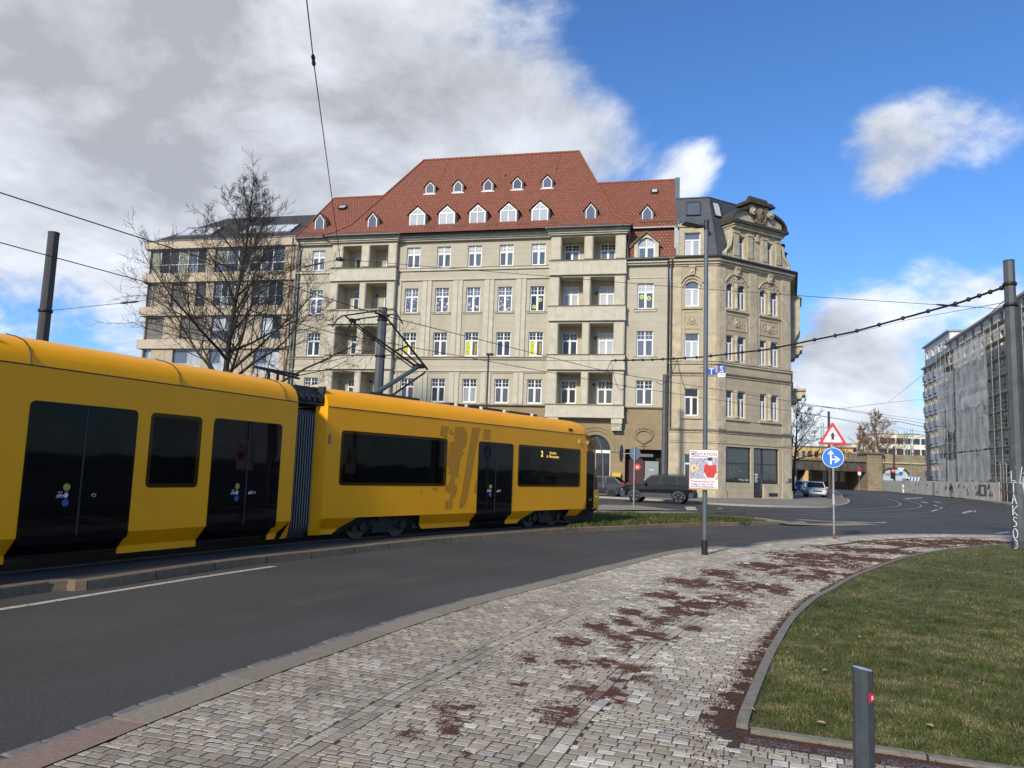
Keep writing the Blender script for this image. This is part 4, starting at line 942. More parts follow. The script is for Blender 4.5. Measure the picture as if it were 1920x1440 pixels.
for left in (1,0):
    pts=[(hipx(prof(y) if y>-1 else 21.05,left),y,(prof(y) if y>-1 else 21.05)+.03) for y in (-1.06,-.2,.9,2.5,4.5,6,7.5)]
    for a,b in zip(pts[:-1],pts[1:]): ridge(a,b,.09)
ridge((XL,6,27.12),(-30,6,27.12),.1); ridge((-10.5,6,27.32),(-3.2,6,27.32),.1); ridge((XL,-.7,21.1),(XL,6,27.1),.07)
mb.build('ridge_tiles',m_tileB,roof_o)
# dormers: built once per kind, then placed
def dormer(x,y,z,w,h,big,cheek=False):
    # x centre, y front plane, z sill
    D=h*1.15; st=.62 if big else .6; sl=h*st; hw=w/2; o=.14 if big else .10
    mb=MB(); t=.09 if big else .06; P=[(-hw,0,0),(hw,0,0),(hw,0,sl),(0,0,h),(-hw,0,sl)]
    ow=hw+.10 if big else hw+.14
    # cheeks (slate) and pent gable body
    mb.ext([(-ow,.03,-.05),(ow,.03,-.05),(ow,.03,sl+.02),(0,.03,h+.05),(-ow,.03,sl+.02)][::-1],(0,D+.6,0),0)
    o_=mb.build('dormer',m_dtile,roof_o,(x,y,z))
    mb=MB(); a=(-ow-o,-.10,sl-.06); b=(0,-.10,h+.14); c=(ow+o,-.10,sl-.06)
    for p,q in ((a,b),(b,c)): mb.ext([p,q,(q[0],q[1],q[2]+.07),(p[0],p[1],p[2]+.07)][::-1],(0,D+.9,0),0)
    mb.build('dormer_roof',m_tile,o_)
    mb=MB(); n=len(P); Q=[]
    cx,cz=0,h*.45
    for p in P: dx,dz=p[0]-cx,p[2]-cz; k=(1-t*1.9/w*1.0); Q.append((cx+dx*(1-2*t/w),0,cz+dz*(1-2*t/h*1.1)))
    for i in range(n):
        j=(i+1)%n; A,B_,C_,D_=P[i],P[j],Q[j],Q[i]
        mb.ext([(A[0],-.02,A[2]),(B_[0],-.02,B_[2]),(C_[0],-.02,C_[2]),(D_[0],-.02,D_[2])],(0,.045,0))
    if big: mb.box(-hw+t,hw-t,-.018,.03,sl-.04,sl+.04); mb.box(-.035,.035,-.022,.03,t,sl-.04); mb.box(-.02,.02,-.019,.03,sl+.04,h-t*1.4)
    fr=mb.build('dormer_window',m_wht,o_)
    mb=MB(); mb.poly([(p[0],.012,p[2]) for p in Q]); mb.build('pane',m_gpale if big else m_gblue,fr)
    mb=MB(); mb.box(-ow-.05,ow+.05,-.08,.03,-.12,-.04); mb.build('dormer_sill',m_zinc,o_)
    if big or cheek:
        mb=MB(); X=ow+.012
        mb.ext([(X,.16,.12),(X,.16,sl-.1),(X,.16+(sl-.2)*.62,sl-.12)],(.02,0,0)); q=mb.build('cheek_window',m_wht,o_)
        mb=MB(); mb.poly([(X+.024,.22,.26),(X+.024,.22,sl-.16),(X+.024,.22+(sl-.42)*.58,sl-.17)][::-1]); mb.build('pane',m_gdark,q)
for x,y,z in [(-24.92,.5,22.1),(-22.27,.5,22.1),(-19.57,.5,22.1),(-16.9,.5,22.1),(-14.23,.5,22.1)]: dormer(x,y,z,1.40,1.68,True)
for x in (-25.04,-22.4,-19.62,-16.95,-14.27): dormer(x,3.69,26.22,.80,1.08,False)
for x,y,z,w,h,c in ((-29.02,.48,22.06,.82,1.35,True),(-10.02,.52,22.1,.80,1.34,False),(-5.50,1.15,21.95,.80,1.32,False),(-34.08,.60,22.10,.86,1.45,True)): dormer(x,y,z,w,h,False,c)
# stone dormer in the mansard
mb=MB(); X=-5.47; pts=[(-.95,18.5),(-.95,19.75),(-.60,20.25),(0,20.62),(.60,20.25),(.95,19.75),(.95,18.5),(.66,18.5),(.66,19.75),(.45,20.05),(0,20.22),(-.45,20.05),(-.66,19.75),(-.66,18.5)]
mb.ext([(X+p[0],-.22,p[1]) for p in pts][::-1],(0,.8,0)); mb.build('stone_dormer',m_stoneL,house); mb=MB()
for s_ in (-1,1): mb.bar((X-1.08*s_,-.3,19.72),(X,-.3,20.66),.24,.10)
mb.build('dormer_coping',m_ledge,house)
window(house,X-.66,18.52,1.32,1.6,-.06,'arch',m_gblue,m_gpale)
# roof details: snow guards, roof windows, vents
def snow(x0,x1,y,z):
    mb=MB(); 
    for dz in (.05,.14,.23): mb.tube([(x0,y,z+dz),(x1,y,z+dz)],.014,5)
    n=int((x1-x0)/.11)
    for k in range(n+1): x=x0+(x1-x0)*k/n; mb.box(x-.008,x+.008,y-.008,y+.008,z,z+.27)
    for k in range(3): x=x0+(x1-x0)*(k+.5)/3; mb.box(x-.02,x+.02,y-.12,y+.14,z-.06,z+.01)
    mb.build('snow_guard',mat('snow_guard',(.16,.10,.08),.7),roof_o)
snow(-31.2,-27.4,-.35,prof(-.35)); snow(-12.6,-7.9,-.35,prof(-.35)); snow(-6.2,-3.4,.62,21.75); snow(-35.3,-33.2,-.3,21.4)
for k in range(5): snow(-24.15+2.69*k-.0,-23.05+2.69*k,0.0,prof(0.0))
for (x,y,z,w,h,sl) in ((-5.05,4.45,25.75,.62,.75,1.05),(-33.6,3.9,25.35,.75,.7,.9)):
    mb=MB(Matrix.Translation((x,y,z)) @ Matrix.Rotation(math.atan(sl),4,'X')); mb.box(-w/2,w/2,-h/2,h/2,.0,.10); o_=mb.build('roof_window',mat('roof_window_frame',(.03,.03,.035),.4),roof_o); mb=MB(Matrix.Translation((x,y,z)) @ Matrix.Rotation(math.atan(sl),4,'X')); mb.poly([(-w/2+.1,-h/2+.1,.105),(w/2-.1,-h/2+.1,.105),(w/2-.1,h/2-.1,.105),(-w/2+.1,h/2-.1,.105)]); mb.build('pane',m_gpale,o_)
for x,y in ((-25.9,4.5),(-18.5,5.0),(-13.9,5.4)): mb=MB(); mb.tube([(x,y,prof(y)-.1),(x,y,prof(y)+.55)],.06,8); mb.tube([(x,y,prof(y)+.5),(x,y,prof(y)+.6)],.09,8); mb.build('vent_pipe',mat('vent_clay',(.30,.14,.08),.7),roof_o)
for x in (-24.6,-21.9,-19.2,-16.5,-13.8): mb=MB(); mb.tube([(x,5.0,prof(5.0)+.05),(x,7.3,prof(7.3)+.05)],.018,5); mb.build('lightning_wire',mat('copper_dull',(.30,.16,.10),.6),roof_o)
# ---------------------------------------------------------------- ornate corner house
m_cst=coursed('corner_sandstone',(.46,.385,.26),(.41,.35,.245),(.28,.23,.155),1.2,.46,.008,bump=.4,stain=(.25,.20,.12),stain_amt=.6,plane='sum')
m_cor=mat('corner_stone_plain',(.47,.40,.28),.85,var=.3,vscale=1.5,detail=9,bump=.3,bscale=22)
m_corL=mat('corner_trim',(.44,.385,.27),.85,var=.3,vscale=2.0,detail=9,bump=.3,bscale=30)
m_weath=mat('blackened_stone',(.055,.048,.038),.9,var=.6,vscale=3.5,detail=8,dark=(.02,.018,.015))
m_slate=coursed('roof_slates',(.075,.085,.105),(.055,.062,.080),(.025,.028,.035),.26,.17,.014,rough=.6,bump=.9,stain=(.10,.11,.13),stain_amt=.4,plane='sum')
m_frame=mat('shop_frame',(.03,.032,.034),.4)
corner=thing('corner_house','ornate sandstone corner house with slate mansard and curved stone gable','building',(P0.x,P0.y,0),FA)
MC=Matrix.Rotation(R(41.6),4,'Z'); UC=8.05
Q1=MC @ Vector((UC,0,0)); MS=Matrix.Translation(Q1) @ Matrix.Rotation(R(82.1),4,'Z'); US=17.0
I4=Matrix()
rzz=[(14.68,16.66),(10.55,12.56),(6.2,8.28)]
opA=[(-2.48,-1.41,a,b) for a,b in rzz]+[(-2.46,-1.44,.95,3.3)]
mb=MB(); mb.wall(-3.62,0,0,18.2,0,opA,.22); mb.build('front_wall',m_cst,corner)
prs=[(.9,1.62),(2.13,2.93),(4.5,5.22),(5.8,6.58)]
opC=[(a,b,c,d) for a,b in prs for c,d in rzz]+[(.88,3.52,1.27,3.98),(3.80,6.6,.15,4.0)]
mb=MB(MC); mb.wall(0,UC,0,18.2,0,opC,.22); mb.build('chamfer_wall',m_cst,corner)
mb=MB(MS); opS=[(1.5+3.2*k,2.6+3.2*k,c,d) for k in range(5) for c,d in rzz]; mb.wall(0,US,0,18.2,0,opS,.22); mb.build('side_wall',m_cst,corner)
# solid core
B=[(-3.62,.35),(-.15,.35)]; q=MC @ Vector((UC-.25,.45,0)); q2=MS @ Vector((US,.4,0)); mb=MB(); mb.ext([(B[0][0],B[0][1],0),(B[1][0],B[1][1],0),(q.x,q.y,0),(q2.x,q2.y,0),(q2.x-9,q2.y+1,0),(-3.62,16,0)],(0,0,18.2)); mb.build('core',m_cor,corner)
def wn(Mx,x,z,w,h,g1,g2,st='tee'): window(corner,x,z,w,h,.12,st,g1,g2,None,Mx)
wn(I4,-2.48,14.68,1.07,1.98,m_gpale,m_gblue); wn(I4,-2.48,10.55,1.07,2.01,m_gpale,m_gblue); wn(I4,-2.48,6.2,1.07,2.08,m_gdark,m_gdark); wn(I4,-2.46,.95,1.02,2.35,m_gdark,m_gdark)
rk=random.Random(2)
for i,(a,b) in enumerate(prs):
    for j,(c,d) in enumerate(rzz): wn(MC,a,c,b-a,d-c,rk.choice([m_gdark,m_gblind,m_gdark,m_gblue]),m_gdark)
for k in range(5):
    for c,d in rzz: wn(MS,1.5+3.2*k,c,1.1,d-c,m_gdark,m_gblue)
# shop front: dark framed glazing with door
def cbox(name,m,*a): mb=MB(MC); mb.box(*a); return mb.build(name,m,corner)
m_shop=glassy('shop_glass',(.04,.045,.05),.02,1.7,.2)
def glz(x0,x1,z0,z1,name='shop_window',splits=(),zs=()):
    mb=MB(MC); t=.06; y=.14
    mb.box(x0,x0+t,y,y+.08,z0,z1); mb.box(x1-t,x1,y,y+.08,z0,z1); mb.box(x0+t,x1-t,y,y+.08,z0,z0+t); mb.box(x0+t,x1-t,y,y+.08,z1-t,z1)
    for s_ in splits: mb.box(s_-.03,s_+.03,y+.005,y+.075,z0+t,z1-t)
    for z in zs: mb.box(x0+t,x1-t,y+.01,y+.07,z-.03,z+.03)
    o=mb.build(name,m_frame,corner); xs=[x0+t]+list(splits)+[x1-t]; zz=[z0+t]+list(zs)+[z1-t]
    for i in range(len(xs)-1):
        for j in range(len(zz)-1): mb=MB(MC); mb.poly([(xs[i]+.03,y+.05,zz[j]+.03),(xs[i+1]-.03,y+.05,zz[j]+.03),(xs[i+1]-.03,y+.05,zz[j+1]-.03),(xs[i]+.03,y+.05,zz[j+1]-.03)]); mb.build('pane',m_shop,o)
    return o
glz(.88,3.52,1.27,3.98,'shop_window',(),(2.75,)); glz(3.80,4.86,.18,4.0,'shop_door',(),(2.75,)); glz(4.87,6.6,1.25,4.0,'shop_window',(),(2.75,))
cbox('shop_plinth',m_cor,4.9,6.6,-.02,.3,.1,1.24); cbox('door_handle',m_zinc,4.70,4.73,.08,.11,.8,2.0); cbox('shop_mullion',m_frame,3.53,3.79,.05,.3,.15,4.0)
mb=MB(MC); text_into(mb,'STIL',.75,MC.inverted() @ MC @ Matrix.Translation((2.05,.175,2.0)) @ Matrix.Rotation(R(90),4,'X') @ Matrix.Rotation(R(12),4,'Z'),0); mb.build('window_lettering',mat('faint_lettering',(.15,.155,.16),.4),corner)
mb=MB(MC); text_into(mb,'▪ Roy Bart',.26,Matrix.Translation((2.9,.17,1.42)) @ Matrix.Rotation(R(90),4,'X'),0); mb.build('window_lettering',mat('white_lettering',(.7,.7,.7),.5),corner)
mb=MB(MC); mb.box(4.05,4.4,.165,.175,1.9,2.0); [mb.box(4.05,4.05+rk.uniform(.2,.4),.165,.175,1.8-.09*k,1.84-.09*k) for k in range(6)]; mb.each('door_notice',mat('white_lettering',(.7,.7,.7)),corner)
cbox('name_plate',mat('plate_grey',(.42,.44,.46),.4,.3),7.25,7.5,-.14,-.07,1.45,1.72); cbox('name_plate',mat('plate_dark',(.10,.12,.15),.4,.3),7.55,7.82,-.14,-.07,1.45,1.72); cbox('cellar_vent',mat('vent_dark',(.03,.03,.03),.8),5.4,6.4,-.035,-.02,.28,.55)
# bands and pilasters along the three facets
def bandset(Mx,x0,x1,ext=0.):
    mb=MB(Mx); dk=MB(Mx)
    for z0,z1,d in ((17.85,18.0,.10),(18.0,18.2,.22),(18.2,18.38,.38),(10.18,10.34,.10),(9.28,9.42,.08),(4.95,5.08,.07),(4.18,4.28,.05),(14.42,14.55,.06) if False else (5.95,6.05,.05)): mb.box(x0-ext*d,x1+ext*d,-d,-.001,z0,z1)
    for z0,z1,d in ((18.38,18.46,.46),(9.42,9.52,.16),(5.08,5.18,.16),(10.34,10.38,.13)): dk.box(x0-ext*d,x1+ext*d,-d,-.001,z0,z1)
    mb.each('cornice',m_corL,corner); dk.each('weathered_cornice',m_ledge,corner)
bandset(I4,-3.62,0,.35); bandset(MC,0,UC,.35); bandset(MS,0,US,0)
def pil(Mx,x0,x1):
    mb=MB(Mx)
    for z0,z1 in ((.75,3.9),(4.3,4.9),(5.25,9.2),(10.4,17.8)): mb.box(x0,x1,-.06,-.001,z0,z1)
    mb.box(x0-.06,x1+.06,-.12,-.002,.1,.75); mb.each('pilaster',m_cor,corner)
pil(I4,-3.55,-2.75); pil(I4,-1.05,-.12); pil(MC,.08,.78); pil(MC,3.25,4.3) if False else None; pil(MC,6.95,7.95); 
mb=MB(MC); mb.box(3.3,4.15,-.06,-.001,10.4,17.8); mb.build('pilaster',m_cor,corner)
# arched heads, reliefs, keystones, colonnettes
def relief(Mx,x0,x1,z0,z1,y=-.02):
    mb=MB(Mx); f=.06
    for a,b,c,d in ((x0,x1,z0,z0+f),(x0,x1,z1-f,z1),(x0,x0+f,z0+f,z1-f),(x1-f,x1,z0+f,z1-f)): mb.box(a,b,-.05,-.001,c,d)
    mb.each('relief_frame',m_corL,corner); mb=MB(Mx); cx,cz=(x0+x1)/2,(z0+z1)/2
    pp=[(cx+.22*math.cos(a),y,cz+.32*math.sin(a)) for a in [2*math.pi*k/16 for k in range(17)]]; mb.tube(pp,.05,6); mb.ball((cx,y,cz),.17,8,0,(1,.5,1.4))
    n=int((x1-x0)*7)
    for k in range(n):
        sx=rk.uniform(x0+.2,x1-.2); sz=rk.uniform(z0+.18,z1-.18); 
        if abs(sx-cx)<.25: continue
        r0=rk.uniform(.08,.2); d=rk.choice([-1,1]); a0=rk.uniform(0,6.28)
        pp=[(min(max(sx+r0*(1-t/14)*math.cos(a0+d*t*.45),x0+.08),x1-.08),y,min(max(sz+r0*(1-t/14)*math.sin(a0+d*t*.45),z0+.08),z1-.08)) for t in range(12)]; mb.tube(pp,[.035-.0018*t for t in range(12)],5)
    mb.build('relief_carving',m_cor,corner,kind='stuff')
def key(Mx,x,z,w=.5,h=.75):
    mb=MB(Mx); mb.ext([(x-w*.36,-.001,z),(x+w*.36,-.001,z),(x+w*.5,-.001,z+h),(x-w*.5,-.001,z+h)],(0,-.22,0)); mb.ball((x,-.22,z+h*.35),w*.3,8,0,(1,.6,1.2)); mb.tube([(x-w*.5,-.22,z+h*.8),(x+w*.5,-.22,z+h*.8)],.08,6); mb.ball((x-w*.3,-.2,z+h*.65),.09,6); mb.ball((x+w*.3,-.2,z+h*.65),.09,6); mb.build('keystone',m_corL,corner)
def arch(Mx,x0,x1,zs,rise,m=m_corL,t=.07,y=-.06):
    mb=MB(Mx); c=(x0+x1)/2; hw=(x1-x0)/2; Rr=(hw*hw+rise*rise)/(2*rise); a0=math.asin(hw/Rr); pp=[(c+Rr*math.sin(-a0+2*a0*k/16),y,zs+rise-Rr+Rr*math.cos(-a0+2*a0*k/16)) for k in range(17)]
    mb.tube(pp,t,6); mb.build('arch_moulding',m,corner)
def corners(Mx,x0,x1,ztop,rise):
    # turn a square head into a segmental one
    for s_ in (0,1):
        c=(x0+x1)/2; hw=(x1-x0)/2; Rr=(hw*hw+rise*rise)/(2*rise); pts=[]
        for k in range(7):
            x=c+(hw*k/6)*(1 if s_ else -1); pts.append((x,.0,ztop-rise-.0+math.sqrt(Rr*Rr-(x-c)**2)-(Rr-rise)))
        mb=MB(Mx); X=x1 if s_ else x0; P=[(X,0.,ztop+.002)]+[(p[0],0.,p[2]) for p in pts[::-1]]; mb.ext([(p[0],-.003,p[2]) for p in P],(0,.12,0)); mb.build('arch_spandrel',m_cor,corner)
corners(I4,-2.48,-1.41,16.66,.30)
for a,b in prs: corners(MC,a,b,16.66,.3)
arch(I4,-2.75,-1.14,16.55,.62); arch(I4,-2.60,-1.29,16.30,.60,m_corL,.05); key(I4,-1.95,17.15)
for x0,x1 in ((.72,3.12),(4.32,6.78)):
    arch(MC,x0,x1,16.72,.72); key(MC,(x0+x1)/2,17.3); mb=MB(MC); c=(x0+x1)/2
    for k in range(46):
        x=rk.uniform(x0+.25,x1-.25); h=.62*(1-((x-c)/((x1-x0)/2))**2); mb.ball((x,-.02,16.82+h*rk.uniform(.05,.72)),rk.uniform(.05,.10),6,0,(1,.6,1))
    mb.build('arch_carving',m_cor,corner,kind='stuff')
relief(I4,-2.55,-1.35,12.9,14.3); relief(MC,.85,3.05,12.95,14.22); relief(MC,4.45,6.68,12.95,14.22)
for (x0,x1) in ((1.65,2.10),(5.25,5.77)):
    for z0,z1 in rzz: mb=MB(MC); c=(x0+x1)/2; mb.lathe([(.2,z0),(.2,z0+.12),(.14,z0+.18),(.13,z1-.35),(.17,z1-.3),(.13,z1-.25),(.22,z1-.08),(.22,z1)],(c,-.03,0),12); mb.build('colonnette',m_corL,corner)
for Mx,x0,x1 in ((I4,-2.7,-1.2),(MC,.75,3.15),(MC,4.35,6.75)):
    mb=MB(Mx)
    for z in (14.62,10.50,6.14): mb.box(x0,x1,-.14,.1,z-.16,z); 
    mb.each('window_sill',m_corL,corner)
# oriels and consoles on the side street
for u,z0,z1,pr in ((2.0,14.2,16.9,.75),(2.2,11.8,13.0,.95),(2.0,8.1,9.2,1.15)):
    mb=MB(MS)
    if z1>16: mb.box(u,u+3.5,-pr,-.001,z0,z1); mb.box(u-.1,u+3.6,-pr-.15,-.001,z1,z1+.15); mb.ext([(u,-.001,z0),(u,-pr,z0),(u,-.001,z0-1.5)],(3.5,0,0))
    else:
        mb.box(u,u+2.6,-pr,-.001,z1-.18,z1)
        for xx in (u+.15,u+1.95):
            P=[(xx,-.001,z1-.18),(xx,-pr+.05,z1-.18),(xx,-pr+.02,z1-.45),(xx,-pr*.75,z1-.55),(xx,-pr*.68,z1-.8),(xx,-pr*.4,z1-.88),(xx,-pr*.3,z1-1.15),(xx,-.001,z1-1.2)]; mb.ext(P,(.5,0,0))
    mb.each('oriel' if z1>16 else 'balcony_console',m_corL,corner)
# ---- slate mansard
def offs(d):
    # inset outline of the front
    a=Vector((-3.3,d,0)); n1=Vector((0,1,0)); 
    def line(p,dirv): return p,dirv
    # front line y=d ; chamfer line through MC*(0,d) ; side line through MS*(0,d)
    p2=MC @ Vector((0,d,0)); d2=(MC.to_3x3() @ Vector((1,0,0))); p3=MS @ Vector((0,d,0)); d3=(MS.to_3x3() @ Vector((1,0,0)))
    t=(d-p2.y)/d2.y; b=p2+d2*t
    # chamfer/side intersection
    den=d2.x*d3.y-d2.y*d3.x; w=p3-p2; t=(w.x*d3.y-w.y*d3.x)/den; c=p2+d2*t; e=p3+d3*US
    return [a,b,c,e]
lo=offs(.1); up_=offs(1.75); zb,zt=18.5,24.0; mb=MB()
for i in range(3): mb.poly([(lo[i].x,lo[i].y,zb),(lo[i+1].x,lo[i+1].y,zb),(up_[i+1].x,up_[i+1].y,zt),(up_[i].x,up_[i].y,zt)])
mb.poly([(p.x,p.y,zt) for p in up_]+[(up_[3].x-8,up_[3].y+1,zt+.9),(-3.3,9,zt+.9)]); mb.poly([(-3.3,.1,zb),(-3.3,1.75,zt),(-3.3,9,zt+.9),(-3.3,9,zb)]); sl=mb.build('mansard_roof',m_slate,corner)
mb=MB(); mb.tube([tuple(p)[:2]+(zt,) for p in up_],.07,6); mb.tube([(lo[1].x,lo[1].y,zb),(up_[1].x,up_[1].y,zt)],.05,6); mb.build('roof_edge',m_gutter,corner)
mb=MB(); g0=offs(-.5); mb.tube([(p.x,p.y,18.52) for p in g0],.09,8); mb.build('gutter',m_gutter,corner)
pipe([(-3.45,-.45,18.3),(-3.5,-.14,17.7),(-3.5,-.14,5.3)]).parent=corner
# roof windows in the slates
def rwin(Mx,x,z,w,h,g):
    k=math.atan2(1.65,zt-zb); y=.1+(z-zb)*1.65/(zt-zb); M2=Mx @ Matrix.Translation((x,y-.03,z)) @ Matrix.Rotation(-k,4,'X')
    mb=MB(M2); t=.09; 
    for a,b,c,d in ((0,w,0,t),(0,w,h-t,h),(0,t,t,h-t),(w-t,w,t,h-t)): mb.box(a,b,-.10,.02,c,d)
    o=mb.build('roof_window',m_frame,sl); mb=MB(M2); mb.poly([(t,-.04,t),(w-t,-.04,t),(w-t,-.04,h-t),(t,-.04,h-t)]); mb.build('pane',g,o)
rwin(I4,-2.45,22.35,1.15,1.35,m_gblue); rwin(MC,.75,22.3,.85,1.45,m_gpale)
# small stone dormer, front
mb=MB()
for a in ((-2.95,-2.55,-.05,.5,18.5,21.0),(-1.35,-.95,-.05,.5,18.5,21.0),(-2.55,-1.35,-.04,.5,20.55,21.0),(-3.1,-.8,-.16,.5,21.0,21.2),(-2.9,-1.0,-.10,.5,21.2,21.32),(-3.2,-.7,-.1,.5,18.42,18.62)): mb.box(*a)
mb.each('stone_dormer',m_corL,corner); window(corner,-2.55,18.65,1.2,1.9,.12,'tee',m_gpale,m_gblue); mb=MB(); mb.box(-2.8,-1.1,.2,.9,18.6,20.9); mb.build('dormer_body',m_slate,corner)
# ball finial
mb=MB(); mb.lathe([(.16,0),(.10,.12),(.05,.2),(.05,.3)],(-1.95,-.05,21.32),10); mb.build('finial',m_weath,corner)
# ---- curved gable on the chamfer
Mg=MC @ Matrix.Translation((0,.02,0)); G=thing  # frame of the gable
def gb(name,m,*boxes): mb=MB(Mg); [mb.box(*b) for b in boxes]; return mb.each(name,m,corner)
mb=MB(Mg); mb.wall(1.5,6.95,18.5,21.2,0,[(2.12,2.88,18.75,20.66),(5.27,6.0,18.75,20.66)],.3); mb.build('gable_wall',m_cor,corner)
gb('gable_side',m_cor,(1.5,1.56,.0,1.7,18.5,21.2),(6.89,6.95,.0,1.7,18.5,21.2))
window(corner,2.12,18.75,.76,1.91,.2,'tee',m_gblue,m_gdark,None,Mg); window(corner,5.27,18.75,.73,1.91,.2,'tee',m_gblue,m_gdark,None,Mg)
for x in (1.55,3.06,4.70,6.28):
    gb('gable_pilaster',m_corL,(x,x+.54,-.16,-.001,18.85,20.75),(x-.06,x+.60,-.22,-.001,20.75,20.92),(x-.10,x+.64,-.26,-.001,18.5,18.85)); gb('pilaster_cap',m_weath,(x-.04,x+.58,-.20,-.161,18.86,18.95))
mb=MB(Mg); pp=[(3.72,-.02,18.9),(3.72,-.02,20.2)]+[(4.17+.45*math.cos(math.pi-math.pi*k/10),-.02,20.2+.42*math.sin(math.pi*k/10)) for k in range(11)]+[(4.62,-.02,18.9)]; mb.tube(pp,.05,6); mb.build('niche_moulding',m_corL,corner); gb('niche_key',m_corL,(4.03,4.31,-.16,-.001,20.5,21.1))
gb('entablature',m_corL,(1.45,7.0,-.28,1.7,21.2,21.38),(1.35,7.1,-.36,1.7,21.38,21.55)); gb('gable_cornice',m_weath,(1.2,7.3,-.55,1.8,21.55,21.78)); gb('dentil',m_corL,*[(1.6+.22*k,1.7+.22*k,-.42,-.361,21.44,21.545) for k in range(25)])
# scrolled pediment
def arcpts(c,z,r,a0,a1,n=12): return [(c+r*math.cos(a0+(a1-a0)*k/n),z+r*math.sin(a0+(a1-a0)*k/n)) for k in range(n+1)]
L_=[(1.35,21.78)]+[(1.35+2.05*(1-math.cos(math.pi/2*k/10)),21.78+1.15*math.sin(math.pi/2*k/10)) for k in range(1,11)]
body=[(1.5,21.79)]+[(max(1.5,x),z-.05) for x,z in L_[1:]]+[(3.4,23.45),(5.35,23.45)]+[(8.7-x if 8.7-x<6.95 else 6.95,z-.05) for x,z in reversed(L_[1:])]+[(6.95,21.79)]
mb=MB(Mg); mb.ext([(x,-.1,z) for x,z in body],(0,1.0,0)); mb.build('gable_pediment',m_cor,corner)
for s_ in (0,1):
    mb=MB(Mg); pts=[((8.7-x) if s_ else x,z) for x,z in L_]; 
    for (a,b) in zip(pts[:-1],pts[1:]): mb.ext([(a[0],-.38,a[1]-.06),(b[0],-.38,b[1]-.06),(b[0],-.38,b[1]+.14),(a[0],-.38,a[1]+.14)],(0,1.5,0))
    mb.build('pediment_coping',m_weath,corner); e=pts[-1]; mb=MB(Mg); mb.lathe([(.3,-.25),(.3,.0),(.26,.02)],(e[0]+(-.05 if not s_ else .05),-.22,e[1]-.12),14,0,'y'); mb.ball((e[0],-.45,e[1]-.12),.16,8); mb.build('scroll',m_corL,corner)
gb('crown_block',m_corL,(3.42,5.33,-.2,.9,22.9,23.45)); gb('crown_slab',m_weath,(2.95,5.80,-.5,1.1,23.45,23.62),(3.1,5.65,-.42,1.05,23.62,23.78)); mb=MB(Mg); mb.tube([(3.5,.15,23.95),(5.3,.15,23.95)],.3,10); mb.build('crown_roll',m_weath,corner)
mb=MB(Mg); mb.ball((4.38,-.2,22.75),.46,12,0,(1,.45,1.35)); mb.ball((4.38,-.32,22.95),.22,8); pp=[(4.38+.62*math.cos(a),-.22,22.72+.78*math.sin(a)) for a in [2*math.pi*k/20 for k in range(21)]]; mb.tube(pp,.09,6)
for k in range(60):
    a=rk.uniform(0,6.28); r=rk.uniform(.55,.95); mb.ball((4.38+.85*r*math.cos(a),-.2,22.72+r*.98*math.sin(a)),rk.uniform(.06,.13),6)
mb.build('coat_of_arms',mat('carved_dark',(.20,.165,.11),.9,var=.6,vscale=6,dark=(.05,.042,.032)),corner)
for s_,x in ((1,1.45),(-1,7.0)):
    mb=MB(Mg); pp=[(x-s_*.02,-.1,20.6),(x-s_*.14,-.1,20.1),(x-s_*.22,-.1,19.7),(x-s_*.5,-.1,19.4),(x-s_*.75,-.1,19.15),(x-s_*.78,-.1,18.85),(x-s_*.55,-.1,18.7),(x-s_*.42,-.1,18.85),(x-s_*.5,-.1,18.98)]; mb.tube(pp,[.09,.1,.1,.11,.12,.12,.1,.08,.06],8); mb.ext([(x,0,18.5),(x,0,20.5),(x-s_*.25,0,19.6),(x-s_*.75,0,19.1),(x-s_*.75,0,18.5)],(0,.3,0)); mb.build('volute',m_corL,corner)
# finial on the side dormer
mb=MB(MC @ Matrix.Translation((8.2,.9,0))); mb.box(-.2,.2,-.2,.2,18.5,20.35); mb.box(-.28,.28,-.28,.28,20.35,20.5); mb.lathe([(.22,20.5),(.1,20.7),(.08,20.8),(.14,20.85),(.06,20.9)],(0,0,0),10); mb.ball((0,0,21.1),.22,10); mb.build('ball_finial',m_weath,corner)
mb=MB(MC @ Matrix.Translation((7.35,1.0,0))); mb.ext([(0,0,18.5),(.7,0,18.5),(.7,0,19.9),(0,0,20.3)],(0,1.2,0)); mb.build('dormer_side',m_zinc,corner)
# ---------------------------------------------------------------- modern block on the left, in the same street line
m_trav=coursed('travertine',(.44,.36,.26),(.40,.335,.245),(.27,.22,.16),1.4,.62,.006,bump=.2,stain=(.33,.25,.15),stain_amt=.4)
m_travL=mat('travertine_band',(.47,.39,.285),.8,var=.12,vscale=1.5,bump=.1)
m_alu=mat('aluminium',(.50,.51,.52),.35,.6)
m_shut=mat('roller_shutter',(.17,.16,.14),.6,var=.15)
m_rdark=coursed('dark_roof_boards',(.055,.05,.046),(.045,.041,.038),(.018,.016,.015),2.4,.16,.02,rough=.6,bump=.8,stain_amt=.2)
modern=thing('apartment_block','beige stone apartment block with dark roof behind the bare tree','building',(P0.x,P0.y,0),FA)
ML=-51.2; MR=-35.75
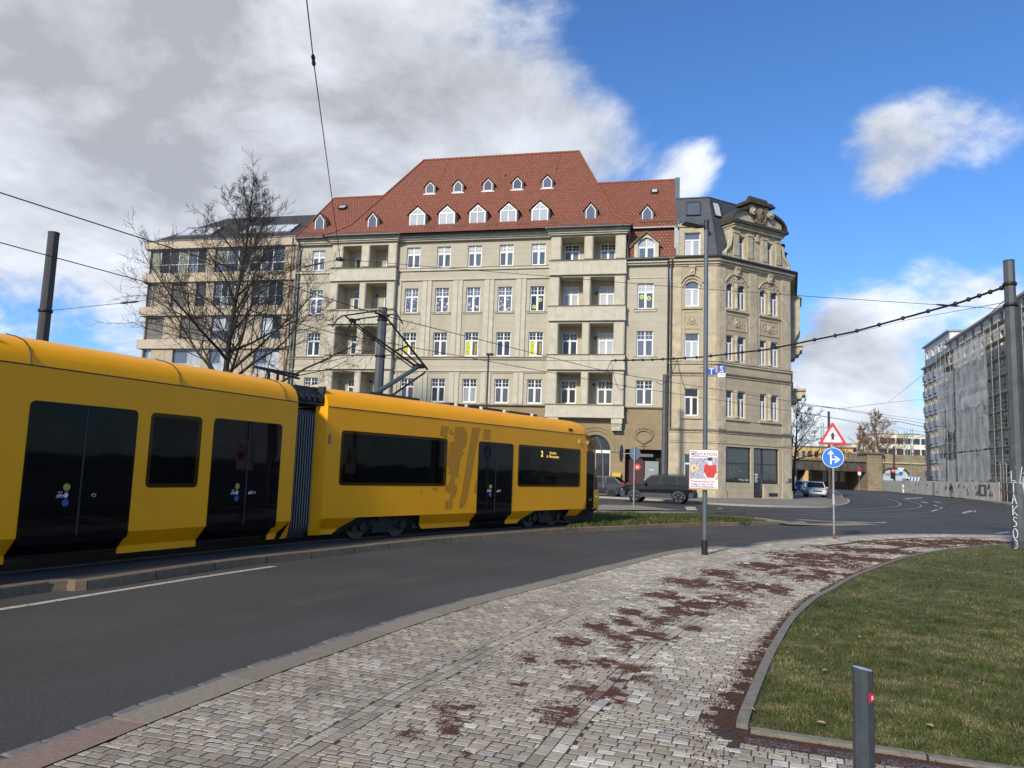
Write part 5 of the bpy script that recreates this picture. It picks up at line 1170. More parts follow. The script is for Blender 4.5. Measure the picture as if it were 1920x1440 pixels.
# recessed wall sections between projecting floor bands (bands reach further left)
bands=[(20.69,21.4),(17.55,18.38),(14.44,15.27),(11.42,12.24),(8.4,9.2),(5.3,6.2)]
wl=-50.75
ro=[(18.40,20.66,[(-50.7,-44.85),(-44.0,-37.05)]),(15.29,17.52,[(-50.72,-49.9),(-48.2,-46.6),(-45.65,-44.65),(-43.85,-41.8),(-40.05,-36.95)]),(12.26,14.42,[(-50.6,-48.7),(-47.0,-44.6),(-43.8,-41.3),(-38.85,-36.9)]),(9.22,11.38,[(-50.6,-49.75),(-47.5,-44.65),(-43.8,-41.7),(-39.4,-36.9)]),(6.25,8.35,[(-50.6,-48.7),(-47.0,-44.6),(-43.8,-41.3),(-39.4,-36.9)])]
for zb,zt_,xs in ro:
    mb=MB(); mb.wall(wl,MR,zb-.05,zt_+.06,.22,[(a,b,zb+.02,zt_-.02) for a,b in xs],.28); mb.build('wall',m_trav,modern)
mb=MB(); mb.wall(wl,MR,0,5.3,.22,[(-49.5+3.4*k,-47.1+3.4*k,.3,4.4) for k in range(4)],.3); mb.build('wall',m_trav,modern)
for zb,zt_ in bands: mb=MB(); mb.box(ML,MR,0,.60,zb,zt_); mb.box(ML,ML+.6,.6,12,zb,zt_); mb.build('floor_band',m_travL,modern)
mb=MB(); mb.box(wl,MR,.62,12,0,21.3); mb.build('core',m_trav,modern)
mb=MB(); mb.box(ML-.05,MR,-.06,.62,21.4,21.5); mb.build('roof_edge',m_gutter,modern)
rm=random.Random(9)
def awin(x0,x1,z0,z1,cols,split,g,shut=False,y=.40):
    mb=MB(); t=.05; mb.box(x0,x0+t,y,y+.08,z0,z1); mb.box(x1-t,x1,y,y+.08,z0,z1); mb.box(x0+t,x1-t,y,y+.08,z0,z0+t); mb.box(x0+t,x1-t,y,y+.08,z1-t,z1)
    zs=[z0+t,z1-t] if not split else [z0+t,z0+(z1-z0)*split,z1-t]; xs=[x0+t+(x1-x0-2*t)*k/cols for k in range(cols+1)]
    for x in xs[1:-1]: mb.box(x-.03,x+.03,y+.005,y+.075,z0+t,z1-t)
    for z in zs[1:-1]: mb.box(x0+t,x1-t,y-.01,y+.07,z-.03,z+.03)
    o=mb.build('window',m_alu if not shut else m_shut,modern)
    for i in range(cols):
        for j in range(len(zs)-1): q=MB(); q.poly([(xs[i],y+.04,zs[j]),(xs[i+1],y+.04,zs[j]),(xs[i+1],y+.04,zs[j+1]),(xs[i],y+.04,zs[j+1])]); q.build('pane',g[(i+j*cols)%len(g)],o)
m_curt2=glassy('pane_green_curtain',(.28,.29,.20),.15,1.5,.2,0,26.,(.16,.17,.13))
m_shutp=coursed('shutter_slats',(.20,.19,.165),(.19,.18,.155),(.08,.075,.07),9.,.09,.02,rough=.6,bump=.6,stain_amt=.1)
awin(-50.7,-44.85,18.42,20.64,6,.38,[m_curt2,m_gdark,m_gdark,m_curt2,m_gblue,m_gdark]); awin(-44.0,-37.05,18.42,20.64,6,.38,[m_gblue,m_gdark,m_curt2,m_gdark,m_gblue,m_gdark,m_curt2])
for a,b,c,s_,g_ in ((-50.72,-49.9,2,0,[m_shutp]),(-48.2,-46.6,1,0,[m_shutp]),(-45.65,-44.65,1,.4,[m_gdark]),(-43.85,-41.8,3,.4,[m_gdark,m_gblue]),(-40.05,-36.95,4,.4,[m_gdark,m_gblue,m_gdark,m_gdark])): awin(a,b,15.31,17.5,c,s_,g_)
for a,b,c,s_,g_ in ((-50.6,-48.7,1,0,[m_shutp]),(-47.0,-44.6,1,0,[m_shutp]),(-43.8,-41.3,2,.4,[m_gblue,m_gdark,m_gpale]),(-38.85,-36.9,2,.4,[m_gpale,m_gdark])): awin(a,b,12.28,14.4,c,s_,g_)
for a,b in ((-50.6,-49.75),(-47.5,-44.65),(-43.8,-41.7),(-39.4,-36.9)): awin(a,b,9.24,11.36,2,.4,[m_gpale,m_gpale,m_gblue])
for a,b in ((-50.6,-48.7),(-47.0,-44.6),(-43.8,-41.3),(-39.4,-36.9)): awin(a,b,6.27,8.33,2,.4,[m_gdark])
# roof: hipped, dark, with roof glazing
mb=MB(); e=21.5; Y0=.3; yr=5.2; zr=25.25
mb.poly([(-50.9,Y0,e),(MR,Y0,e),(MR,yr,zr),(-46.5,yr,zr)]); mb.poly([(-50.9,12,e),(-50.9,Y0,e),(-46.5,yr,zr),(-46.5,8,zr)]); mb.poly([(MR,12,e),(-50.9,12,e),(-46.5,8,zr),(MR,8,zr)]); mb.poly([(-46.5,yr,zr),(MR,yr,zr),(MR,8,zr),(-46.5,8,zr)]); mb.poly([(MR,Y0,e),(MR,12,e),(MR,8,zr),(MR,yr,zr)]); mroof=mb.build('roof',m_rdark,modern)
k=math.atan2(zr-e,yr-Y0)
for x0,x1,n in ((-48.9,-45.2,3),(-42.3,-37.2,4)):
    M2=Matrix.Translation((x0,Y0+.9,e+.9*(zr-e)/(yr-Y0)+.04)) @ Matrix.Rotation(k,4,'X'); w=(x1-x0)/n; h=2.0
    for i in range(n):
        mb=MB(M2); t=.07
        for a,b,c,d in ((i*w,i*w+w-.03,0,t),(i*w,i*w+w-.03,h-t,h),(i*w,i*w+t,t,h-t),(i*w+w-.03-t,i*w+w-.03,t,h-t)): mb.box(a,b,c,d,.0,.12)
        o=mb.build('roof_window',m_alu,mroof); mb=MB(M2); mb.poly([(i*w+t,t,.08),(i*w+w-.03-t,t,.08),(i*w+w-.03-t,h-t,.08),(i*w+t,h-t,.08)]); mb.build('pane',m_gpale,o)
    mb=MB(M2); mb.box(-.1,x1-x0+.1,h+.02,h+.1,.0,.14); mb.build('roof_window_head',m_gutter,mroof)
mb=MB(); mb.tube([(-50.5,.35,21.85),(MR,.35,21.85)],.02,5); [mb.tube([(x,.35,21.5),(x,.35,21.85)],.015,5) for x in [-50.5+1.1*i for i in range(14)]]; mb.build('snow_rail',m_gutter,mroof)
mb=MB(); mb.tube([(-36.2,-.08,21.3),(-36.2,-.08,0.1)],.06,8); mb.build('downpipe',mat('copper_pipe',(.25,.13,.07),.5,.3),modern); mb=MB(); mb.tube([(-35.65,-.16,20.8),(-35.65,-.16,.1)],.07,8); mb.build('downpipe',m_zinc,modern)
# ---------------------------------------------------------------- tram
def yellow_paint():
    m=mat('tram_yellow',(.98,.40,.002),.40,0,var=.08,vscale=.9,detail=6,coat=.06,spec=.22); b=m.node_tree.nodes['Principled BSDF']; return m
m_tram=yellow_paint(); m_tblk=mat('tram_black',(.012,.012,.013),.5,var=.3,vscale=4); m_rub=mat('bellows_rubber',(.010,.010,.011),.75); m_ribe=mat('bellows_edge',(.24,.24,.24),.5,.3)
m_tgl=glassy('tram_glass',(.004,.0045,.005),.02,1.32,0,.42); m_tdoor=glassy('tram_door_glass',(.005,.0055,.006),.03,1.30,0,.12); [setattr(q.node_tree.nodes['Principled BSDF'].inputs['Specular IOR Level'],'default_value',.3) for q in (m_tgl,m_tdoor)]; m_under=mat('underfloor',(.010,.010,.010),.8,var=.5,vscale=6)
m_bog=mat('bogie_frame',(.030,.028,.026),.7,.3,var=.5,vscale=9); m_emb=mat('emblem_ochre',(.55,.235,.012),.42,spec=.22); m_orange=mat('amber_lens',(.45,.10,.02),.3); m_int=mat('interior_grey',(.05,.05,.052),.7); m_seat=mat('seat_cloth',(.03,.03,.035),.85); m_pole=mat('grab_pole',(.35,.35,.33),.3,.6); m_insul=mat('roof_unit',(.035,.037,.04),.6,.2,var=.4,vscale=8)
TZ=.10
m_gask=mat('gasket_black',(.003,.003,.003),.95,spec=.1)
tram=thing('tram','long yellow articulated tram with black doors and grey bellows on the kerbside track','tram',(B0.x,B0.y,TZ))
TL=Matrix.Translation((-B0.x,-B0.y,-TZ))
def frm(o,d): a=math.atan2(d.y,d.x); return TL @ Matrix.Translation((o.x,o.y,0)) @ Matrix.Rotation(a,4,'Z')
FA_,FB_=frm(A0,DA),frm(B0,DB)
A2=A0-DA*1.05; DC=Vector((math.cos(R(65.2)),math.sin(R(65.2)),0)); FC_=frm(A2-DC*8.0,DC)   # next section, mostly outside the picture
ZK,ZS,ZG,ZR=.58,.25,2.76,3.19
def rrect(x0,x1,z0,z1,r,n=5):
    P=[]
    for cx,cz,a0 in ((x1-r,z1-r,0),(x0+r,z1-r,90),(x0+r,z0+r,180),(x1-r,z0+r,270)):
        for k in range(n+1): a=R(a0+90*k/n); P.append((cx+r*math.cos(a),cz+r*math.sin(a)))
    return P
def panel(F,pts,y0,y1,name,m,par=tram):
    mb=MB(F); mb.ext([(x,y0,z) for x,z in pts],(0,y1-y0,0)); return mb.build(name,m,par)
roofp=[(-.001,ZG),(.03,2.88),(.10,3.0),(.22,3.09),(.40,3.15),(.62,ZR),(.80,ZR),(.82,3.08),(TW-.82,3.08),(TW-.80,ZR),(TW-.62,ZR),(TW-.40,3.15),(TW-.22,3.09),(TW-.10,3.0),(TW-.03,2.88),(TW+.001,ZG)]
def car(F,x0,x1,wins,doors,skirts,endl=True,endr=True):
    ops=[(a+.06,b-.06,c+.06,d-.06) for a,b,c,d in wins]+[(a+.03,b-.03,ZK,2.30) for a,b in doors]
    mb=MB(F); mb.wall(x0,x1,ZK,ZG,0,ops,.07); mb.build('side_panel',m_tram,tram)
    mb=MB(F @ Matrix.Translation((0,TW,0)) @ Matrix.Diagonal((1,-1,1,1))); mb.wall(x0,x1,ZK,ZG,0,ops,.07); mb.build('side_panel',m_tram,tram)
    # roof cove
    mb=MB(F); n=len(roofp)
    mb.add([(x0,y,z) for y,z in roofp]+[(x1,y,z) for y,z in roofp],[(i,i+1,n+i+1,n+i) for i in range(n-1)],0,True); mb.add([(x,y,z) for x in (x0,) for y,z in roofp],[tuple(range(n))]); mb.add([(x1,y,z) for y,z in roofp],[tuple(range(n))]); mb.build('roof',m_tram,tram)
    mb=MB(F); mb.box(x0+.005,x1-.005,-.006,.02,ZG-.006,ZG+.010); mb.build('roof_seam',m_tblk,tram)
    # floor and ends
    mb=MB(F); mb.box(x0+.05,x1-.05,.27,TW-.27,.30,.56); mb.build('underframe',m_under,tram)
    mb=MB(F); mb.box(x0+.05,x1-.05,.10,TW-.10,.565,.60); mb.box(x0+.05,x1-.05,.12,TW-.12,2.66,2.70); mb.each('interior_lining',m_int,tram)
    for on,xx,s_ in ((endl,x0,-1),(endr,x1,1)):
        if not on: continue
        mb=MB(F); c=.20
        for y0,y1,k in ((0,c,1),(TW,TW-c,1)):
            mb.poly([(xx,y0,ZK),(xx,y0,ZG),(xx+s_*.14,y1,ZG),(xx+s_*.14,y1,ZK)]); mb.poly([(xx,y0,ZG),(xx+s_*.14,y1,ZG),(xx,y1,ZG)])
        mb.poly([(xx,0,ZK),(xx+s_*.14,c,ZK),(xx+s_*.14,c,ZS),(xx-s_*.10,.15,ZS)]); mb.build('end_corner',m_tram,tram,kind='stuff') if False else mb.each('end_corner',m_tram,tram)
        mb=MB(F); mb.box(min(xx,xx+s_*.13),max(xx,xx+s_*.13),c,c+.25,.3,2.7); mb.box(min(xx,xx+s_*.13),max(xx,xx+s_*.13),TW-c-.25,TW-c,.3,2.7); mb.box(min(xx,xx+s_*.13),max(xx,xx+s_*.13),c+.25,TW-c-.25,2.3,2.7); mb.each('end_wall',m_under,tram)
    # skirts: inward bevel, then a short vertical strip; sloped cut-outs over the bogies
    yb=.20; zb=.355
    for (a0,a1,b0,b1) in skirts:   # a: at kink, b: at the bottom
        segs=[]; cut=sorted([(d0,d1) for d0,d1 in doors if a0<d0 and d1<a1])
        xs=[(a0,b0)]
        for d0,d1 in cut: xs += [(d0,d0),(d1,d1)]
        xs.append((a1,b1))
        for k in range(0,len(xs),2):
            (p0,q0),(p1,q1)=xs[k],xs[k+1]; f=(ZK-zb)/(ZK-ZS); m0=p0+(q0-p0)*f; m1=p1+(q1-p1)*f
            for side in (0,1):
                Y=lambda y: y if not side else TW-y
                mb=MB(F); mb.add([(p0,Y(0),ZK),(p1,Y(0),ZK),(m1,Y(yb),zb),(m0,Y(yb),zb),(q1,Y(yb),ZS),(q0,Y(yb),ZS),(q1,Y(yb+.05),ZS),(q0,Y(yb+.05),ZS)],[(0,1,2,3),(3,2,4,5),(5,4,6,7)]); mb.build('skirt',m_tram,tram)
    # windows and doors
    for i,(a,b,c,d) in enumerate(wins):
        panel(F,rrect(a,b,c,d,.075),-.005,.012,'window',m_tgl)
        mb=MB(F); R0=rrect(a,b,c,d,.075); R1=rrect(a+.055,b-.055,c+.055,d-.055,.05); n=len(R0); mb.add([(x,.014,z) for x,z in R0]+[(x,.014,z) for x,z in R1],[(k,(k+1)%n,n+(k+1)%n,n+k) for k in range(n)]); mb.build('window_gasket',m_gask,tram)
        panel(F,rrect(a,b,c,d,.075),TW-.012,TW+.005,'window',m_tgl)
    for a,b in doors:
        mid=(a+b)/2
        o=panel(F,rrect(a,b,ZK-.10,2.32,.075),-.006,.010,'door',m_tdoor)
        mb=MB(F); mb.add([(a,-.004,ZK),(b,-.004,ZK),(b,yb-.012,zb-.02),(a,yb-.012,zb-.02),(b-.05,yb-.014,.29),(a+.05,yb-.014,.29)],[(0,1,2,3),(3,2,4,5)]); mb.build('door_foot',m_tdoor,o)
        mb=MB(F); mb.box(mid-.012,mid+.012,-.010,-.0065,ZK,2.28); mb.build('door_seal',m_tblk,o)
        mb=MB(F); mb.box(a+.03,b-.03,.014,.05,ZK,.86); mb.box(a+.03,a+.11,.014,.05,.86,2.28); mb.box(b-.11,b-.03,.014,.05,.86,2.28); mb.box(mid-.07,mid+.07,.014,.05,.86,2.28); mb.each('door_frame',m_tblk,o)
        panel(F,rrect(a,b,ZK,2.32,.075),TW-.01,TW+.006,'door',m_tdoor)
        bx=mid-.20; Md=F
        for z,cn,cc in ((1.215,'yellow',(.62,.42,.08)),(1.01,'blue',(.05,.12,.45))):
            mb=MB(Md); mm=mat('button_'+cn,cc,.35); mb.lathe([(.046,-.013),(.046,-.020),(.037,-.020),(.037,-.013)],(bx,0,z),20,0,'y',False); mb.lathe([(.018,-.013),(.018,-.019)],(bx,0,z),14,0,'y'); mb.build('door_button',mm,o)
        mb=MB(Md); y=-.0095; iw=mat('icon_white',(.62,.64,.66),.5)
        for cx in (bx-.105,bx-.045): ring(mb,cx,1.095,.022,y,.3)
        for p,q in (((-.105,1.095),(-.085,1.125)),((-.085,1.125),(-.055,1.122)),((-.055,1.122),(-.045,1.095)),((-.085,1.122),(-.072,1.095)),((-.072,1.095),(-.105,1.095)),((-.055,1.122),(-.072,1.095))):
            mb.bar((bx+p[0],y,p[1]),(bx+q[0],y,q[1]),.005)
        mb.bar((bx-.09,y,1.15),(bx-.045,y,1.15),.006); mb.lathe([(.008,0),(.008,.002)],(bx-.095,y,1.15),8,0,'y')
        mb.box(bx-.015,bx+.025,y-.002,y,1.075,1.14); mb.box(bx-.03,bx+.04,y-.001,y+.001,1.10,1.115); mb.box(bx-.015,bx+.025,y-.003,y-.0021,1.15,1.154)
        ex=mid+.20
        mb.tube([(ex-.03,y,1.10),(ex-.015,y,1.125),(ex+.03,y,1.115),(ex+.025,y,1.09),(ex,y,1.082),(ex-.03,y,1.10)],.005,4)
        if a>2.5: mb.ext([(ex-.15,y,1.08),(ex-.09,y,1.08),(ex-.10,y,1.14)],(0,-.002,0)); mb.box(ex-.075,ex-.05,y-.002,y,1.08,1.12); mb.bar((ex-.08,y,1.13),(ex-.05,y,1.12),.008)
        mb.build('door_icons',iw,o)
sideA=[(1.93,2.87,1.20,2.31)]
car(FA_,-.36,5.04,sideA,[(.15,1.71),(3.11,4.67)],[(-.36,5.04,-.30,4.87)])
car(FB_,0.,9.66,[(.38,3.54,1.22,2.32),(6.34,9.42,1.22,2.32)],[(4.69,6.11)],[(0.,.92,-.05,.44),(2.73,7.18,3.01,6.63),(8.91,9.66,9.0,9.66)],True,False)
car(FC_,0,7.7,[(1,3,1.22,2.31)],[(4.2,5.8)],[(0,7.7,0,7.6)])
# seams on the roof cove, indicator, hatch details
mb=MB(FA_)
for x in (.11,2.40,4.72): mb.tube([(x,y-.004,z+.004) for y,z in roofp[:6]],.008,4)
mb.build('roof_joint',m_tblk,tram)
panel(FB_,rrect(.05,.12,2.02,2.22,.03),-.012,.0,'side_indicator',m_orange); panel(FB_,rrect(9.29,9.36,2.48,2.60,.03),-.03,.0,'marker_lamp',mat('lamp_chrome',(.6,.5,.3),.25,.4)); panel(FB_,rrect(9.76,9.83,2.48,2.60,.03),-.03,.0,'marker_lamp',mat('lamp_chrome',(.6,.5,.3)))
mb=MB(FB_); mb.box(8.76,8.96,.0,.012,2.83,2.90); mb.build('roof_grille',m_tblk,tram)
mb=MB(FB_); text_into(mb,'▭',.0001,Matrix(),0) if False else mb.box(2.72,2.80,-.003,-.001,1.06,1.065); mb.box(2.72,2.725,-.003,-.001,1.066,1.14); mb.each('step_mark',m_tblk,tram)
# destination display behind the front side window
m_led=mat('led_amber',(.9,.52,.12),.5,emit=1.2)
mb=MB(FB_); text_into(mb,'2',.22,Matrix.Translation((7.42,-.0075,2.04)) @ Matrix.Rotation(R(90),4,'X'),0,bold=.004); text_into(mb,'Gorbitz',.105,Matrix.Translation((7.95,-.0075,2.12)) @ Matrix.Rotation(R(90),4,'X'),0); text_into(mb,'A. Merianplatz',.105,Matrix.Translation((7.95,-.0075,2.02)) @ Matrix.Rotation(R(90),4,'X'),0); mb.build('destination_text',m_led,tram)
# city emblem: rampant lion and stripes, traced on the side plane
def bpl(px,py):
    d=ray(px,py); n=Vector((-DB.y,DB.x,0)); t=((Vector((B0.x,B0.y,0))-Vector((0,0,EYE))).dot(n))/d.dot(n); Pw=Vector((0,0,EYE))+d*t; v=Pw-Vector((B0.x,B0.y,0)); return (v.dot(DB),Pw.z)
def dec(pts,name='emblem',yy=-.003): mb=MB(FB_); mb.poly([(lambda q:(q[0],yy,q[1]))(bpl(760+x/6,760+y/6)) for x,y in pts]); mb.build(name,m_emb,tram)
dec([(400,230),(420,225),(436,240),(450,232),(462,245),(482,235),(490,262),(472,290),(466,330),(478,362),(440,360),(385,338),(395,290)])
dec([(548,255),(575,245),(600,238),(630,240),(655,245),(678,275),(690,320),(692,385),(682,440),(655,485),(625,515),(600,530),(588,560),(592,600),(592,690),(578,755),(600,775),(602,798),(585,812),(560,808),(548,850),(556,885),(578,898),(582,940),(572,985),(548,1030),(520,1065),(528,1110),(520,1155),(495,1168),(470,1165),(448,1180),(450,1140),(440,1100),(448,1072),(490,1070),(505,1040),(500,985),(470,980),(445,960),(440,930),(455,905),(480,900),(500,850),(515,790),(500,770),(480,780),(478,760),(495,720),(478,690),(470,640),(490,560),(484,500),(500,420),(540,400),(575,395),(548,375),(540,350),(570,335),(545,320),(515,335),(495,315),(498,285),(520,270),(528,290),(515,305),(540,312),(556,300)])
dec([(596,560),(640,520),(655,520),(640,560),(612,620),(600,700),(588,770),(582,760),(588,690),(598,600)])
dec([(755,250),(838,255),(820,350),(775,580),(742,780),(702,1000),(682,1080),(642,1150),(605,1160),(610,1090),(640,950),(700,560),(740,340)]); dec([(885,268),(962,275),(946,392),(866,378)]); dec([(800,820),(796,985),(768,988),(782,900)]); dec([(290,935),(330,925),(365,928),(350,972),(325,955)])
# nose: lofted front
zs=[.34,.42,.56,.80,1.08,1.13,1.4,1.8,2.2,2.6,ZG,2.9,3.02,3.12,3.19]; xf={.34:10.70,.42:10.86,.56:11.04,.80:11.07,1.08:11.02,1.13:10.86,1.4:10.80,1.8:10.70,2.2:10.58,2.6:10.44,ZG:10.36,2.9:10.24,3.02:10.12,3.12:9.96,3.19:9.72}
ny_=14; V=[]; Fc=[]; mi=[]
def inset(z): return .16 if z<.40 else .13 if z<.5 else .02 if z<.57 else 0. if z<=ZG else {2.9:.06,3.02:.15,3.12:.34,3.19:.62}[z]
def nx_(z,v): return xf[z]-(.30 if z<1.1 else .16)*abs(v)**2.6-(.55 if z<3.1 else .2)*max(0,abs(v)-.93)/.07
for z in zs:
    for j in range(ny_+1):
        v=-1+2*j/ny_; i_=inset(z); V.append((nx_(z,v) ,TW/2+v*(TW/2-i_),z))
m_nose=MB(FB_); ms=[]
w=ny_+1
for k in range(len(zs)-1):
    for j in range(ny_):
        zc_=(zs[k]+zs[k+1])/2; v=abs(-1+2*(j+.5)/ny_); gl=1.13<=zs[k] and zs[k+1]<=ZG+.01 and v<.99
        (m_nose.add([V[k*w+j],V[k*w+j+1],V[(k+1)*w+j+1],V[(k+1)*w+j]],[(0,1,2,3)],1 if gl else (2 if zc_<.5 else 0),False))
# side closing strips between the last panel and the nose
for side in (0,1):
    for k in range(len(zs)-1):
        z0,z1=zs[k],zs[k+1]; y0,y1=inset(z0),inset(z1); Y=(lambda y:y) if not side else (lambda y:TW-y)
        a,b=nx_(z0,1),nx_(z1,1); xs0=9.66
        if z1<=ZG+.01:
            m_nose.add([(xs0,Y(y0),z0),(10.30 if z0>1.1 and z0<2.7 else a,Y(y0),z0),(10.30 if z1>1.1 and z1<2.7 else b,Y(y1),z1),(xs0,Y(y1),z1)],[(0,1,2,3)],0 if z0>=.5 else 2)
            if z0>1.1: m_nose.add([(10.30 if z0<2.7 else a,Y(y0),z0),(a,Y(y0),z0),(b,Y(y1),z1),(10.30 if z1<2.7 else b,Y(y1),z1)],[(0,1,2,3)],1)
        else: m_nose.add([(xs0,Y(y0),z0),(a,Y(y0),z0),(b,Y(y1),z1),(xs0,Y(y1),z1)],[(0,1,2,3)],0)
m_nose.add([(9.66,.62,3.19),(xf[3.19],.62,3.19),(xf[3.19],TW-.62,3.19),(9.66,TW-.62,3.19)],[(0,1,2,3)],0)
m_nose.build('nose',[m_tram,m_tgl,m_tblk],tram)
mb=MB(FB_); mb.box(9.0,10.5,.18,TW-.18,.22,.5); mb.build('front_underframe',m_under,tram)
o=panel(FB_,[(9.80,.60),(10.22,.60),(10.20,2.22),(10.16,2.28),(9.82,2.29),(9.78,2.25)],-.006,.01,'cab_door',m_tdoor); mb=MB(FB_); mb.add([(9.80,-.006,.60),(10.22,-.006,.60),(10.0,.14,.36),(9.55,.14,.36)],[(0,1,2,3)]); mb.build('door_foot',m_tblk,o)
mb=MB(FB_); text_into(mb,'377',.11,Matrix.Translation((10.02,-.009,.80)) @ Matrix.Rotation(R(90),4,'X'),0); mb.build('door_number',mat('number_gold',(.45,.36,.12),.5),o)
mb=MB(FB_); text_into(mb,'2811',.10,Matrix.Translation((9.99,-.006,2.47)) @ Matrix.Rotation(R(90),4,'X'),0,bold=.003); mb.build('car_number',m_tblk,tram)
panel(FB_,rrect(10.36,10.46,.90,.96,.025),-.03,.01,'side_indicator',mat('lamp_chrome',(.6,.5,.3)))
# wiper/mirror strip
mb=MB(FB_); mb.tube([(10.36,.02,2.74),(10.52,-.03,2.5),(10.68,-.03,2.1),(10.74,-.01,1.6),(10.8,.0,1.2)],.018,6); mb.build('mirror_arm',mat('mirror_grey',(.3,.32,.35),.3,.4),tram)
# bellows between the sections
def bellows(Fl,xl,Fr,xr,n=9,ins=.18):
    def sec(k): return [(y,z) for y,z in rrect(ins,TW-ins,.30,2.66,.16,4)]
    S0=sec(0); V=[]; F_=[]; m=len(S0); tub=MB()
    pl=[Fl @ Vector((xl,y,z)) for y,z in S0]; pr=[Fr @ Vector((xr,y,z)) for y,z in S0]; cl=sum(pl,Vector())/m; cr_=sum(pr,Vector())/m
    N2=2*n
    for k in range(N2+1):
        t=k/N2; c=cl.lerp(cr_,t); sc=1.0 if k%2 else .955
        ringp=[c+(pl[i].lerp(pr[i],t)-c)*sc for i in range(m)]; V+=ringp
        if k%2: tub.tube([tuple(p) for p in ringp+ringp[:1]],.011,5,caps=False)
    for k in range(N2):
        for i in range(m): j=(i+1)%m; F_.append((k*m+i,k*m+j,(k+1)*m+j,(k+1)*m+i))
    b=MB(); b.add(V,F_,0,False); o=b.build('bellows',m_rub,tram); tub.build('bellows_rib',m_ribe,o)
bellows(FA_,5.16,FB_,-.13)
for F,x0,x1 in ((FA_,4.95,5.75),(FA_,-1.1,-.3)): mb=MB(F); mb.box(x0,x1,.3,TW-.3,.22,.50); mb.build('sun_gap_block',m_under,tram)  # boxes added under the bellows to block sun coming through the gaps
bellows(FC_,7.72,FA_,-.38,8,.01)  # rear bellows, out of view, widened to keep sun out of the gap
# roof-level articulation units
for F,x0,x1 in ((FB_,-.62,.02),(FA_,-1.0,-.42)):
    mb=MB(F); mb.box(x0,x1,.22,.9,2.78,3.04); mb.box(x0,x1,.16,.24,2.84,3.0); mb.box(x1-.06,x1,.12,.3,2.76,3.16); mb.box(x0,x1+.1,.3,1.9,3.05,3.14)
    for k in range(4): mb.box(x0+.06+.14*k,x0+.13+.14*k,.10,.16,2.85,2.97)
    mb.tube([(x0,.14,2.80),(x1,.14,2.80)],.03,6); mb.each('roof_joint_unit',m_insul,tram) if False else mb.build('roof_joint_unit',m_insul,tram)
mb=MB(FA_); mb.tube([(4.4,.55,3.36),(5.6,.55,3.36)],.025,6); mb.tube([(4.7,.8,3.40),(5.9,.8,3.33)],.025,6); mb.tube([(4.8,.55,3.18),(4.8,.55,3.36)],.03,6); mb.tube([(5.3,.8,3.14),(5.3,.8,3.37)],.03,6); mb.build('roof_cable',m_insul,tram)
# roof equipment on the front section
for a,b in ((4.4,5.6),(5.7,6.7),(6.9,8.2)): mb=MB(FB_); mb.box(a,b,.75,TW-.75,3.19,3.27); mb.build('roof_unit',m_insul,tram)
mb=MB(FB_)
for x in (4.6,5.0,5.6,6.6,7.9): mb.tube([(x,.72,3.18),(x,.72,3.27)],.05,6)
mb.build('roof_fitting',mat('fitting_pale',(.55,.55,.55)),tram)
# bogies
def bogie(F,xc,wb=1.15):
    mb=MB(F); mb.box(xc-.95,xc+.95,.30,.42,.34,.50); mb.box(xc-.30,xc+.30,.24,.36,.22,.46); mb.box(xc-.15,xc+.15,.22,.34,.46,.56)
    for s_ in (-1,1):
        mb.lathe([(.10,.20),(.10,.28)],(xc+s_*wb/2+s_*.0,0,.36),12,0,'y'); mb.box(xc+s_*wb/2-.14,xc+s_*wb/2+.14,.26,.4,.30,.46); mb.lathe([(.09,.32),(.05,.36),(.09,.40),(.05,.44),(.09,.48)],(xc+s_*.35,.28,.05),10); mb.lathe([(.06,.16),(.06,.26)],(xc+s_*.86,0,.33),10,0,'y')
    o=mb.build('bogie',m_bog,tram); 
    for s_ in (-1,1):
        for y in (.42,TW-.54): mb=MB(F); mb.lathe([(.30,0),(.30,.10),(.33,.10),(.33,.13)],(xc+s_*wb/2,y,.30+TZ),20,0,'y'); mb.build('wheel',mat('wheel_steel',(.10,.085,.07),.5,.6,var=.4),o)
bogie(FB_,1.85); bogie(FB_,8.05)
# interior: seats and grab poles seen through the glass
for F,xs in ((FB_,(.9,1.7,2.6,3.3,6.9,7.8,8.6)),(FA_,(2.1,2.7))):
    for x in xs:
        for y in (.5,TW-.55):
            mb=MB(F); mb.bbox(x-.04,x+.05,y-.22,y+.22,1.05,1.50,.04); mb.bbox(x-.42,x-.04,y-.22,y+.22,.95,1.05,.03); mb.build('seat',m_seat,tram)
for F,xs in ((FB_,(.6,2.2,3.4,5.4,6.6,8.1)),(FA_,(.3,1.9,2.9,4.6))):
    for x in xs: mb=MB(F); mb.tube([(x,.45,.6),(x,.45,2.66)],.018,6); mb.build('grab_pole',m_pole,tram)
# pantograph
pg=MB(FB_); yc=TW/2
hb=MB(FB_); hb.box(1.7,3.3,yc-.5,yc+.5,3.20,3.26); hb.build('pantograph_base',m_insul,tram)
K=Vector((3.72,yc,4.12)); m_pan=mat('pantograph_black',(.02,.021,.023),.5,.3); m_parm=mat('pantograph_arm',(.12,.14,.16),.45,.5)
mb=MB(FB_); mb.tube([(2.30,yc,3.28),K],[.06,.05],10); arm=mb.build('pantograph',m_parm,tram)
H1=Vector((1.95,yc+.58,5.02)); H0=Vector((1.95,yc-.58,5.02))
mb=MB(FB_); mb.tube([(2.75,yc-.1,3.28),(3.85,yc-.1,3.98)],.025,6); mb.tube([K+Vector((.08,-.22,-.08)),H0],[.028,.02],6); mb.tube([K+Vector((0,.1,0)),H1],[.028,.02],6); mb.tube([K+Vector((-.1,.02,-.1)),H1+Vector((0,-.12,-.12))],.016,6)
